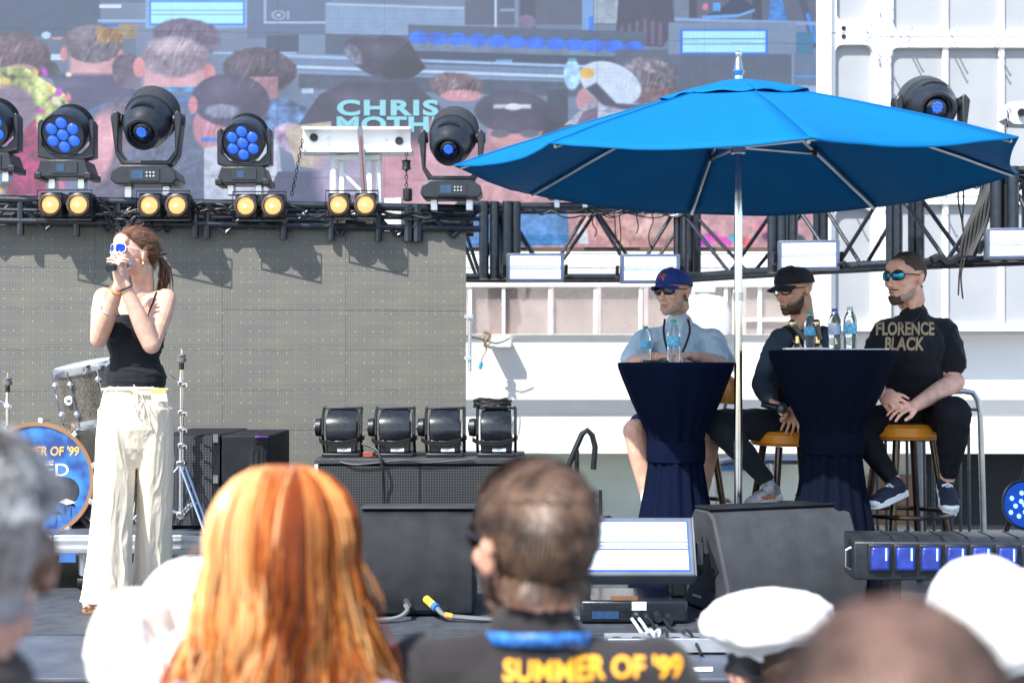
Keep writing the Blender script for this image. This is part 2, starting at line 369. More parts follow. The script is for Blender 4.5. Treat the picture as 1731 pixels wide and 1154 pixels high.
# ---------------------------------------------------------------- upper LED screen, its picture painted pixel by pixel
Ys = 9.95
gw, gh = 820, 260; sx0, sx1, sy0, sy1 = -60, 1380, -38, 418
xs = np.linspace(sx0, sx1, gw); ys = np.linspace(sy0, sy1, gh); XX, YY = np.meshgrid(xs, ys)
img = np.zeros((gh, gw, 3)); rng = np.random.RandomState(4)
def vn(sc, seed=0):
    r = np.random.RandomState(seed); a = r.rand(int(gh/sc)+3, int(gw/sc)+3); yy, xx_ = np.mgrid[0:gh, 0:gw]/sc; i = yy.astype(int); j = xx_.astype(int); fy = yy-i; fx = xx_-j
    fy = fy*fy*(3-2*fy); fx = fx*fx*(3-2*fx)
    return (a[i,j]*(1-fx)+a[i,j+1]*fx)*(1-fy)+(a[i+1,j]*(1-fx)+a[i+1,j+1]*fx)*fy
N1, N2, N3 = vn(14, 1), vn(9, 2)*.6+vn(3.3, 12)*.4, vn(38, 3)
_h = rng.rand(gh, gw)
for _ in range(4): _h = (_h + np.roll(_h, 1, 1) + np.roll(_h, -1, 1) + np.roll(np.roll(_h, 1, 0), 1, 1) + np.roll(np.roll(_h, -1, 0), 1, 1))/5
EDGE = vn(7, 9)
HAIRN = np.clip((_h - .5)*4 + .5, 0, 1)*.6 + vn(12, 5)*.4
def blend(mask, c, nz=0., nn=None):
    global img
    c = np.array(c, float); t = c[None,None,:] * np.ones_like(img)
    if nz: t = t * (1 + nz*((N2 if nn is None else nn) - .5))[..., None]
    img = img*(1-mask[..., None]) + t*mask[..., None]
def sm(d, w=1.6): return np.clip(.5 - d/w, 0, 1)
def el(cx, cy, rx, ry, c, rot=0, nz=.15, w=2.5, nn=None):
    a = R(rot); dx = XX-cx; dy = YY-cy; u = (dx*math.cos(a)+dy*math.sin(a))/rx; v = (-dx*math.sin(a)+dy*math.cos(a))/ry
    r = np.sqrt(u*u+v*v)
    if nn is not None: r = r*(1 + .10*(EDGE-.5) + .05*(HAIRN-.5))
    blend(sm((r-1)*min(rx, ry), w), c, nz, nn)
def rc(x0, y0, x1, y1, c, nz=.08, w=1.5, sk=0.):
    yo = YY - sk*(XX-x0); d = np.maximum(np.maximum(x0-XX, XX-x1), np.maximum(y0-yo, yo-y1)); blend(sm(d, w), c, nz)
def pl(pts, c, nz=.12, w=2):
    d = None; ins = np.zeros_like(XX, bool); n = len(pts); dm = np.full_like(XX, 1e9)
    for i in range(n):
        x1, y1 = pts[i]; x2, y2 = pts[(i+1) % n]
        cond = ((y1 > YY) != (y2 > YY)); xi = (x2-x1)*(YY-y1)/((y2-y1) or 1e-9)+x1; ins ^= cond & (XX < xi)
        t_ = np.clip(((XX-x1)*(x2-x1)+(YY-y1)*(y2-y1))/((x2-x1)**2+(y2-y1)**2+1e-9), 0, 1)
        dm = np.minimum(dm, np.hypot(XX-(x1+t_*(x2-x1)), YY-(y1+t_*(y2-y1))))
    blend(sm(np.where(ins, -dm, dm), w), c, nz)
blend(np.ones_like(XX), (122, 134, 156), .15, N3)
rc(-60, -40, 170, 62, (80, 98, 122)); rc(-60, 62, 230, 95, (105, 120, 142)); rc(170, -40, 250, 5, (95,115,145))
rc(168, 8, 205, 14, (215, 225, 240)); rc(165, 33, 250, 38, (150, 175, 210)); rc(165, 42, 232, 66, (160, 140, 110), .3); rc(165, 41, 200, 46, (40, 110, 190))
rc(0, 78, 60, 84, (190,205,225)); el(78, 60, 8, 6, (190, 210, 235)); rc(88, 64, 105, 67, (225,150,140)); rc(84,92,110,102,(200,215,235))
rc(246, -10, 418, 48, (140, 170, 205)); rc(252, 1, 414, 43, (40, 130, 210)); rc(255, 4, 411, 40, (178, 234, 255), .05)
for yy in (17, 24): rc(256, yy, 410, yy+1.6, (120, 150, 185), 0)
rc(418, -40, 560, 66, (104, 120, 145)); rc(446, -40, 450, 40, (165,180,200), 0); rc(446, 37, 552, 40, (175, 190, 210), 0); el(471, 26, 12, 8, (165, 180, 200)); el(471, 26, 8, 5.5, (95,105,130)); el(471,26,4,3,(185,195,215)); rc(485, 19, 489, 33, (160,175,200))
rc(450, 60, 505, 88, (80, 92, 115)); rc(505, 58, 560, 90, (125,142,165))
rc(550, 4, 786, 58, (138, 158, 184), .1, 2, .03); rc(550, 58, 700, 92, (92, 104, 124), .1, 2, .02); rc(552, 6, 784, 9, (175,192,212), 0, 1.5, .03)
rc(786, -40, 1380, 42, (98, 104, 122)); rc(836, -40, 840, 50, (185, 200, 220), 0)
rc(880, -40, 905, 60, (84, 86, 104)); el(890, 38, 16, 12, (130,115,140)); rc(845,15,875,20,(140,160,185)); rc(870, 0, 877, 60, (130,145,170))
rc(984, -40, 1003, 60, (125,160,205)); rc(996, 28, 1004, 58, (30, 130, 230))
rc(1004, -40, 1052, 40, (160, 168, 178), .3); pl([(1048,-40),(1130,-40),(1142,50),(1120,80),(1040,75)], (80, 78, 98))
for k in range(6): rc(1048+k*13, 32+abs(3-k)*4, 1054+k*13, 76, (122, 104, 128), .1, 4)
rc(1140,-40,1175,32,(120,130,145)); rc(1165, -40, 1178, 38, (70, 72, 88)); rc(1272, -40, 1288, 40, (70,72,88)); pl([(1338,-40),(1352,-40),(1385,78),(1374,84)], (80,84,100)); pl([(1362,24),(1368,22),(1381,70),(1374,76)], (50,140,235))
pl([(1190,28),(1225,10),(1240,-6),(1262,2),(1275,14),(1250,26),(1200,33)], (58, 66, 96)); pl([(1186,27),(1250,24),(1276,15),(1276,20),(1245,30),(1188,33)], (110,165,220)); rc(1205, 5, 1218, 20, (95,160,220), .5)
pl([(1300,30),(1302,0),(1322,0),(1330,26),(1330,36),(1296,36)], (70,130,190), .5); el(1192, 12, 5, 6, (225,130,150))
rc(1140, 30, 1380, 36, (140, 165, 205), .1, 2, .03); rc(1345, 55, 1375, 95, (60,125,155))
rc(690, 42, 1090, 62, (92, 104, 124), .1, 3, .03)
for k in range(12): el(708+33*k, 64+1.5*k, 16.5, 11.5, (28, 118, 226), 0, .35, 3); rc(694+33*k, 74+1.5*k, 722+33*k, 84+1.5*k, (120,134,156), .2)
rc(700, 86, 1090, 108, (74, 84, 104), .1, 2, .03); rc(838, 101, 866, 109, (125,160,195)); 
for k in range(4): rc(-60 if k<0 else 480, 92+9*k, 1180, 97+9*k, ((165,190,220),(120,140,170),(190,212,236),(140,160,190))[k], .1, 2.5, .036)
rc(360, 88, 500, 92, (150,175,205)); rc(505,125,1060,150,(90,98,116),.2,3,.03); rc(510,150,530,158,(180,200,225))
rc(925, 152, 960, 215, (78, 84, 100)); rc(1040, 84, 1342, 165, (96, 104, 122), .12); rc(1338, 90, 1342, 165, (140,150,168))
rc(1130, 38, 1345, 92, (128, 142, 164)); rc(1150, 50, 1298, 92, (25, 110, 220)); rc(1154, 53, 1294, 89, (176, 228, 252), .05); rc(1154, 65, 1294, 67, (80,120,180), 0); rc(1154, 74, 1294, 76, (120,140,190), 0)
rc(1342, 92, 1380, 165, (110,125,148)); rc(1345, 128, 1380, 131, (70, 160, 220)); rc(1345,145,1380,160,(160,180,205),.3)
# the filmed audience
el(440, 118, 62, 37, (98, 86, 100), 6, .5, 3, HAIRN); rc(395, 130, 470, 180, (175,135,145)); pl([(448,170),(480,165),(560,200),(560,262),(440,240)], (104,132,172), .9); el(500, 235, 40, 25, (190,165,190), 20, .8)
el(30, 95, 58, 40, (112, 92, 102), 10, .5, 3, HAIRN); el(35, 118, 26, 10, (190,150,155)); el(85,118,14,14,(75,80,98))
pl([(85,128),(140,118),(190,125),(240,160),(225,220),(110,190)], (92, 90, 118)); rc(118, 95, 195, 126, (214, 165, 168), .15, 8)
el(158, 74, 52, 33, (122, 112, 124), 0, .4, 3, HAIRN); el(108, 92, 6, 12, (218,150,150)); el(204, 96, 6, 11, (214,150,155)); pl([(163,44),(200,50),(208,72),(165,72)], (165, 128, 84), .5)
el(215, 120, 26, 30, (118,104,120), 0, .5, 4, HAIRN)
el(318, 62, 58, 30, (112, 100, 122), 8, .4, 4, HAIRN); pl([(140,190),(200,165),(340,160),(380,200),(330,260),(160,230)], (84, 118, 158), .35)
rc(242, 110, 350, 150, (216, 168, 172), .12, 10); el(296, 96, 56, 34, (150, 134, 146), 0, .35, 6, HAIRN); el(290,78,34,14,(180,160,168),0,.2,10); el(235, 114, 10, 17, (222, 150, 152)); el(354, 124, 10, 16, (212,145,150)); rc(250, 148, 336, 155, (70, 140, 190), .8)
pl([(-60,118),(40,112),(110,160),(125,200),(60,230),(-60,220)], (190, 195, 130), .9)
for _ in range(90): el(rng.uniform(-50, 118), rng.uniform(120, 330), rng.uniform(3, 9), rng.uniform(3, 7), [(200,80,190),(120,60,150),(230,190,110),(90,100,90),(235,130,150),(240,235,190)][rng.randint(6)], rng.uniform(0,90), .3, 4)
el(20, 190, 42, 45, (150,130,150), 0, .3, 10); pl([(15,250),(60,200),(80,330),(10,330)], (170,60,110), .8)
el(210, 260, 70, 95, (110, 100, 118), 0, .4, 8, HAIRN); el(170, 248, 24, 60, (214, 158, 165), 8, .2, 9); el(290, 300, 78, 120, (104, 112, 134), 0, .3, 6, HAIRN)
el(370, 215, 44, 44, (196, 140, 152), 0, .15, 5); el(390, 170, 66, 45, (92, 84, 110), 4, .2, 3); el(326, 178, 8, 15, (214,140,150)); el(375, 188, 28, 12, (140,140,158),0,.4,4); rc(340, 232, 410, 240, (80,120,190), .8)
pl([(345,250),(470,235),(480,330),(345,340)], (196,196,206), .3); pl([(450,330),(470,290),(560,290),(600,330),(600,420),(440,420)], (92,92,118))
pl([(500,218),(540,160),(585,138),(700,140),(745,180),(745,260),(500,260)], (84, 78, 100), .18); el(640, 100, 62, 30, (86,82,104), 25, .3, 3); el(660, 92, 42, 32, (84, 80, 100), 5, .25, 3); pl([(640,118),(690,70),(720,115),(700,130),(655,135)], (70,68,84)); el(598, 92, 20, 12, (130,130,150), 50, .9, 4)
pl([(480,215),(560,205),(560,290),(500,280)], (196, 176, 160), .3)
el(772, 146, 46, 23, (120, 100, 108), 4, .5, 4, HAIRN); el(780, 162, 34, 10, (205,150,155))
el(872, 228, 48, 34, (205, 152, 152), 0, .15, 6); el(868, 190, 66, 36, (86, 80, 102), 3, .2, 3); el(880, 212, 58, 11, (98, 88, 108), 3, .2, 4); rc(834,177,898,184,(200,195,210),.6,3); el(868,181,13,6,(215,210,220)); el(845,226,16,7,(110,110,120)); el(895,226,16,7,(110,112,125))
pl([(800,235),(860,245),(960,240),(960,330),(760,330),(740,270)], (190,140,148), .3); pl([(930,205),(1000,200),(1000,260),(900,250)], (86,80,104), .3)
el(1095, 132, 48, 36, (128, 118, 128), 0, .8, 5, HAIRN); el(1110, 162, 40, 18, (140,112,118), 0, .5, 5, HAIRN)
el(1000, 170, 26, 26, (200, 150, 155), 20, .15, 4); pl([(955,210),(1000,170),(1080,175),(1100,215),(1080,240),(960,230)], (176,172,190), .5); el(1032, 141, 54, 34, (202, 210, 226), 22, .12, 3); pl([(990,150),(1008,140),(1042,175),(1090,178),(1060,186),(1020,178)], (84,82,104), .2, 4); el(992, 124, 13, 9, (226, 180, 90)); pl([(985,190),(1010,180),(1010,215),(970,220)], (130,110,130))
el(967, 126, 14, 26, (168, 196, 226), 0, .5, 3); rc(961, 99, 974, 104, (70,170,170))
for (x, y, rx, ry, c) in ((640,275,60,50,(214,162,168)),(700,300,70,60,(206,152,158)),(735,245,20,40,(222,172,178)),(585,300,50,60,(176,160,180)),(770,340,60,50,(212,176,174)),(330,400,90,40,(190,150,150)),(60,370,70,30,(216,190,160)),(200,390,80,30,(210,150,160))): el(x, y, rx, ry, c, 0, .2, 22)
rc(780, 300, 1380, 430, (206, 156, 156), .35, 20); pl([(700,365),(900,345),(960,360),(962,415),(700,418)], (102, 148, 196), .5); pl([(975,378),(992,384),(996,412),(978,412)], (225,225,235), .2); el(1040, 390, 60, 24, (222,170,160), 20, .5, 12); el(1130,385,60,20,(228,184,172),0,.4,12)
for (x, y, c) in ((1205,400,(210,80,170)),(1225,408,(225,90,180)),(1190,408,(190,90,190)),(1245,404,(60,170,180)),(1262,410,(230,110,110)),(1300,400,(120,60,100)),(1330,395,(225,110,90)),(1350,405,(60,60,90)),(1285,385,(230,140,150))): el(x, y, 12, 8, c, 20, .5, 5)
for (x, y, rx, ry) in ((30,95,58,40),(158,74,52,33),(318,62,58,30),(296,96,56,34),(440,118,62,37),(210,260,70,95),(290,300,78,120),(772,146,46,23),(1095,132,48,36),(370,215,44,44)):
    for _ in range(70):      # locks of hair and stubble
        a = rng.uniform(0, 6.28); q = rng.uniform(.1, .95); d_ = rng.choice([-18, -10, 12, 20])
        hx, hy = x+rx*q*math.cos(a), y+ry*q*math.sin(a); t_ = np.exp(-(((XX-hx)*.9+(YY-hy)*.4)/1.6)**2 - ((-(XX-hx)*.4+(YY-hy)*.9)/rng.uniform(4, 9))**2); img += (d_*t_)[..., None]
for _ in range(60):          # folds in the clothes
    hx, hy = rng.uniform(80, 1000), rng.uniform(150, 330); an = rng.uniform(-1.2, 1.2); c_, s2_ = math.cos(an), math.sin(an)
    t_ = np.exp(-(((XX-hx)*s2_-(YY-hy)*c_)/3.)**2 - (((XX-hx)*c_+(YY-hy)*s2_)/rng.uniform(10, 28))**2); img += (rng.uniform(-14, 12)*t_)[..., None]
img = (img-128)*1.28 + 122; img[..., 0] *= .95; img[..., 2] *= 1.06
img *= (1 + .05*(rng.rand(gh, gw, 1)-.5)); img[::4] *= .97; img[:, ::4] *= .975
for yy in (47, 168, 290): img[np.abs(YY - yy - .02*(XX)) < 1.2] *= .86
for xv in (110, 290, 470, 650, 830, 1010, 1190): img[np.abs(XX - xv) < 1.2] *= .92
for (x, y, rx, ry) in ((20,78,34,16),(145,58,30,14),(282,74,34,16),(415,100,34,14),(372,148,36,18),(640,84,34,14),(860,172,38,14),(765,138,26,9),(1085,112,24,14),(600,165,50,14),(110,142,50,10),(200,225,40,60)):
    r_ = np.hypot((XX-x)/rx, (YY-y)/ry); img += (26*np.exp(-r_*r_*1.2))[..., None]*np.array([1., .97, .98])
for (x, y, rx, ry) in ((55,110,30,20),(195,100,16,26),(345,118,14,30),(475,140,20,22),(430,195,20,30),(690,120,30,18),(925,215,22,26),(640,240,90,25),(300,360,60,60),(1130,160,24,20)):
    r_ = np.hypot((XX-x)/rx, (YY-y)/ry); img -= (22*np.exp(-r_*r_*1.2))[..., None]
lin = np.clip(img/255, 0, 1)**2.2
vx = (XX - CX)*Ys/F; vz = HC - (YY-HZ)*Ys/F
co = np.stack([vx, np.full_like(vx, Ys), vz], -1).reshape(-1, 3)
ii = np.arange(gh*gw).reshape(gh, gw); fc = np.stack([ii[1:, :-1], ii[1:, 1:], ii[:-1, 1:], ii[:-1, :-1]], -1).reshape(-1, 4)
vs_ = thing('video_screen', 'large outdoor video screen showing the audience seen from behind', 'video screen', (co[:,0].mean(), Ys, vz.min()))
me = bpy.data.meshes.new('screen_face'); me.from_pydata(co.tolist(), [], fc.tolist())
ca = me.color_attributes.new('picture', 'FLOAT_COLOR', 'POINT'); ca.data.foreach_set('color', np.concatenate([lin.reshape(-1, 3), np.ones((gh*gw, 1))], 1).ravel())
m, n_, p_, N, L = node_mat('screen_picture')
at = N.new('ShaderNodeAttribute'); at.attribute_name = 'picture'; L.new(at.outputs['Color'], p_.inputs['Emission Color']); p_.inputs['Emission Strength'].default_value = .41
p_.inputs['Base Color'].default_value = (.022, .026, .032, 1); p_.inputs['Roughness'].default_value = .6
put(me, 'screen_face', m, vs_, smooth=0)
MB().bx(xx(sx0, Ys), xx(sx1, Ys), Ys+.01, Ys+.12, zz(sy1, Ys), zz(sy0, Ys)).build('cabinet', BLACK, vs_)
MB().bx(xx(sx0, Ys), xx(sx1, Ys), Ys-.02, Ys+.12, zz(sy1+5, Ys), zz(sy1, Ys)-.002).build('bottom_trim', pm('brown_trim', (.12,.08,.05), .6), vs_)
SCT = pm('screen_letter_cyan', (.05,.1,.12), .6, emit=(.22, .60, .68), es=.42, var=.2)
text('caption_letters', 'CHRIS', .150, tm((xx(655, Ys), Ys-.004, zz(184, Ys)), 0), SCT, vs_, off=.006, ext=.001, sx=1.62, spacing=1.15)
text('caption_letters', 'MOTHER', .150, tm((xx(678, Ys), Ys-.004, zz(212, Ys)), 0), SCT, vs_, off=.006, ext=.001, sx=1.5, spacing=1.08)

# ---------------------------------------------------------------- lower LED wall, switched off
lw = thing('led_wall', 'grey switched-off LED wall standing behind the singer and drums', 'LED wall', (-1.5, 7.9, 0))
A = Vector((xx(-60, 7.62), 7.62, 0)); B = Vector((xx(788, 8.05), 8.05, 0)); dv = (B-A); Lw = dv.length; dv.normalize(); nv = Vector((dv.y, -dv.x, 0))
m, n_, p_, N, L = node_mat('led_tile_face')
tc = N.new('ShaderNodeTexCoord')
def math_(op, a, b=None):
    q = N.new('ShaderNodeMath'); q.operation = op
    for i, v in enumerate((a, b)):
        if v is None: continue
        if isinstance(v, (int, float)): q.inputs[i].default_value = v
        else: L.new(v, q.inputs[i])
    return q.outputs[0]
sp = N.new('ShaderNodeSeparateXYZ'); L.new(tc.outputs['Object'], sp.inputs[0])
def grid(step, w):
    a = math_('LESS_THAN', math_('FRACT', math_('MULTIPLY', sp.outputs[0], 1/step)), w); b = math_('LESS_THAN', math_('FRACT', math_('MULTIPLY', sp.outputs[2], 1/step)), w)
    return math_('MULTIPLY', a, b)
g1 = grid(.0165, .33); g2 = grid(.052, .115)
nz = N.new('ShaderNodeTexNoise'); nz.inputs['Scale'].default_value = 5; nz.inputs['Detail'].default_value = 6; L.new(tc.outputs['Object'], nz.inputs[0])
wn = N.new('ShaderNodeTexWhiteNoise'); vm = N.new('ShaderNodeVectorMath'); vm.operation = 'SNAP'; vm.inputs[1].default_value = (.052,.052,.052); L.new(tc.outputs['Object'], vm.inputs[0]); L.new(vm.outputs[0], wn.inputs['Vector'])
mpb = N.new('ShaderNodeMapping'); mpb.inputs['Scale'].default_value = (.6, 1, 14); L.new(tc.outputs['Object'], mpb.inputs[0]); n4 = N.new('ShaderNodeTexNoise'); n4.inputs['Scale'].default_value = 4; n4.inputs['Detail'].default_value = 3; L.new(mpb.outputs[0], n4.inputs[0])
rp = N.new('ShaderNodeValToRGB'); rp.color_ramp.elements[0].position = .3; rp.color_ramp.elements[1].position = .72; rp.color_ramp.elements[0].color = (.118,.124,.132,1); rp.color_ramp.elements[1].color = (.178,.171,.138,1)
L.new(math_('ADD', math_('MULTIPLY', nz.outputs[0], .55), math_('MULTIPLY', n4.outputs[0], .45)), rp.inputs[0])
mx = N.new('ShaderNodeMix'); mx.data_type = 'RGBA'; L.new(rp.outputs[0], mx.inputs[6]); mx.inputs[7].default_value = (.25,.245,.21,1); L.new(math_('MULTIPLY', g1, .6), mx.inputs[0])
mx2 = N.new('ShaderNodeMix'); mx2.data_type = 'RGBA'; L.new(mx.outputs[2], mx2.inputs[6]); mx2.inputs[7].default_value = (.38,.39,.39,1); L.new(math_('MULTIPLY', g2, math_('MULTIPLY', math_('POWER', wn.outputs[0], 1.6), 1.5)), mx2.inputs[0])
L.new(mx2.outputs[2], p_.inputs['Base Color']); p_.inputs['Roughness'].default_value = .8; p_.inputs['Specular IOR Level'].default_value = .2
LEDM = m
ncol, nrow = 4, 8; cw = Lw/ncol; ch = 1.858/nrow; rz = math.atan2(dv.y, dv.x)
me = None; random.seed(5)
for i in range(ncol):
    for j in range(nrow):
        if me is None:
            o = MB().bx(.0008, cw-.0008, 0, .08, .0006, ch-.0006).build('led_tile', LEDM, None, smooth=0, local=True); me = o.data
        else: o = bpy.data.objects.new('led_tile', me); COL.objects.link(o)
        o.parent = lw; q = A + dv*(cw*i) + Vector((0, 0, .004+ch*j)) + nv*random.uniform(0, .0022)
        o.location = q - lw.location; o.rotation_euler = (0, 0, rz)
MB().prism([A - nv*.1, B - nv*.1, B - nv*.14, A - nv*.14], (0,0,1.8)).build('rear_frame', BLACK, lw)
b = B + nv*.02; MB().cyl((b.x+.018, b.y+.03, zz(628, 8.05)), (b.x+.018, b.y+.03, zz(532, 8.05)), .012).build('edge_bar', ALU, lw)
for py in (535, 605): MB().box((b.x+.012, b.y+.03, zz(py, 8.05)), (.05,.04,.02)).build('edge_clamp', ALU, lw)
# ================================================================ TRUSSES AND LIGHTS
def truss(name, label, pts, zb, zt_, depth=.32, r=.024, step=.42, vert_at=()):
    """box truss along a plan polyline; each chord, post and brace is a part"""
    t = thing(name, label, 'truss', (pts[0][0], pts[0][1], zb))
    P3 = [Vector((x, y, 0)) for x, y in pts]; nrm = []
    for i in range(len(P3)):
        d = (P3[min(i+1, len(P3)-1)] - P3[max(i-1, 0)]).normalized(); nrm.append(Vector((-d.y, d.x, 0)))
    for z in (zb, zt_):
        for q in (0, depth):
            MB().tube([p + n*q + Vector((0,0,z)) for p, n in zip(P3, nrm)], r, 10).build('chord', TRUSSB, t)
    for i in range(len(P3)-1):
        a, b = P3[i], P3[i+1]; L_ = (b-a).length; k = max(2, round(L_/step)); k += k % 2
        for q in (0, depth):
            for j in range(k):
                u0 = a.lerp(b, j/k) + nrm[i].lerp(nrm[i+1], j/k)*q; u1 = a.lerp(b, (j+1)/k) + nrm[i].lerp(nrm[i+1], (j+1)/k)*q
                z0, z1 = (zb, zt_) if j % 2 else (zt_, zb)
                MB().cyl(u0 + Vector((0,0,z0)), u1 + Vector((0,0,z1)), r*.55, n=8).build('brace', TRUSSB, t)
        for j in range(0, k+1, 2):
            u0 = a.lerp(b, j/k); n2 = nrm[i].lerp(nrm[i+1], j/k)
            for z in (zb, zt_): MB().cyl(u0 + Vector((0,0,z)), u0 + n2*depth + Vector((0,0,z)), r*.5, n=6).build('cross_bar', TRUSSB, t)
        for q in (0, depth):
            for s_ in ((0, .07) if i else (0,)):
                u = a.lerp(b, s_) + nrm[i]*q
                MB().cyl(u + Vector((0,0,zb)), u + Vector((0,0,zt_)), r*1.15, n=10).build('post', TRUSSB, t)
    return t
zB, zT = HC + 142*9.5/F, HC + 262*9.5/F
def q2(px, Y): return ((px-CX)*Y/F, Y)
tr = truss('curved_truss', 'black curved box truss carrying four white strobes across the stage back', [q2(772, 9.45), q2(852, 9.5), q2(1145, 9.5), q2(1330, 8.7), q2(1505, 8.2), q2(1700, 7.8), q2(1860, 7.4)], zB, zT)
for px, Y in ((818, 9.40), (836, 9.42), (858, 9.40), (872, 9.42), (1306, 8.72), (1322, 8.70), (1684, 7.74), (1712, 7.72)):
    c = P(px, 0, Y); MB().cyl((c.x, Y, zB-.02), (c.x, Y, zT+.02), .034, n=12).build('corner_post', TRUSSB, tr)
# left straight truss above the LED wall
zl0, zl1 = HC + 236*7.6/F, HC + 272*7.6/F
tl = thing('straight_truss', 'black horizontal truss above the grey LED wall carrying moving lights', 'truss', (-1.5, 7.6, zl0))
Al, Bl = Vector((xx(-80, 7.52), 7.52, 0)), Vector((xx(812, 8.05), 8.05, 0)); dl = (Bl-Al).normalized(); nl = Vector((-dl.y, dl.x, 0))
def onT(px):       # point of the truss front line under photo column px
    t_ = 0.
    for _ in range(20):
        p = Al.lerp(Bl, t_); t_ += ((px-CX)*p.y/F - p.x)/(Bl-Al).length
    return Al.lerp(Bl, t_)
for q in (0, .28):
    for z, r in ((zl0, .02), (zl1, .024), (zl0+.06, .014)): MB().cyl(Al + nl*q + Vector((0,0,z)), Bl + nl*q + Vector((0,0,z)), r, n=10).build('chord', TRUSSB, tl)
    k = 18
    for j in range(k):
        u0, u1 = Al.lerp(Bl, j/k)+nl*q, Al.lerp(Bl, (j+1)/k)+nl*q; a, b = (zl0-.05, zl1) if j % 2 else (zl1, zl0-.05)
        MB().cyl(u0+Vector((0,0,a)), u1+Vector((0,0,b)), .011, n=6).build('brace', TRUSSB, tl)
for px in (35, 130, 200, 330, 350, 480, 560, 640, 690, 706):
    u = onT(px); MB().cyl(u+Vector((0,0,zl0-.08)), u+Vector((0,0,zl1+.02)), .02 if px < 650 else .03, n=8).build('post', TRUSSB, tl)

# cables draped on the trusses
random.seed(11)
def drape(px0, px1, z, n, tr_, amp=.05, thick=.006):
    for k in range(n):
        a = random.uniform(px0, px1-60); b = a + random.uniform(60, 180); pts = []
        for i in range(7):
            p = onT(a + (b-a)*i/6); pts.append(p - nl*random.uniform(.03, .06) + Vector((0,0, z + random.uniform(-amp, amp*.6) - (amp if 1 < i < 5 else 0))))
        cable('hanging_cable', pts, thick, CABLE, tr_)
drape(0, 700, zl1-.02, 12, tl, .03); drape(150, 250, zl1-.04, 7, tl, .07, .005)
def onC(px, off=0.):
    K = [(772, 9.45), (852, 9.5), (1145, 9.5), (1330, 8.7), (1505, 8.2), (1700, 7.8), (1860, 7.4)]
    for (a, Ya), (b, Yb) in zip(K, K[1:]):
        if a <= px <= b or b == 1860:
            t_ = (px-a)/(b-a); A_, B_ = P(a, 0, Ya), P(b, 0, Yb); 
            # intersect view column with the segment
            k_ = (px-CX)/F; s_ = (A_.x - k_*A_.y)/((A_.x - k_*A_.y) - (B_.x - k_*B_.y)); p = A_.lerp(B_, s_); return Vector((p.x, p.y - off, 0))
for k in range(26):
    a = random.uniform(790, 1640); b = min(a + random.uniform(50, 170), 1720)
    cable('hanging_cable', [onC(a + (b-a)*i/6, random.uniform(.03,.06)) + Vector((0,0, zT - .03 + random.uniform(-.06,.02))) for i in range(7)], .005 if k % 4 else .007, CABLE if k % 5 else WHITEG, tr)
for px, l in ((1003, .22), (1037, .3), (1045, .45), (1075, .2), (1620, .7), (1626, .72), (1100,.3)):
    p = onC(px, .04); cable('hanging_cable', [p + Vector((random.uniform(-.02,.02), 0, zT - l*i/5)) for i in range(6)], .005, CABLE, tr)
for k in range(7):
    p0 = onC(1655 + k*4, .06); cable('hanging_cable', [p0 + Vector((.012*math.sin(i*1.1+k*.7) - i*.022, 0, zT - .05 - i*.072)) for i in range(7)] , .012, CABLE, tr)
for px in (1440, 1560, 1600): 
    p = onC(px, .05); MB().tube([p + Vector((-.1 + i*.04, 0, zB + .02*math.sin(i*2))) for i in range(7)], .03 if px > 1500 else .012, 7).build('cable_bundle', CABLE, tr)

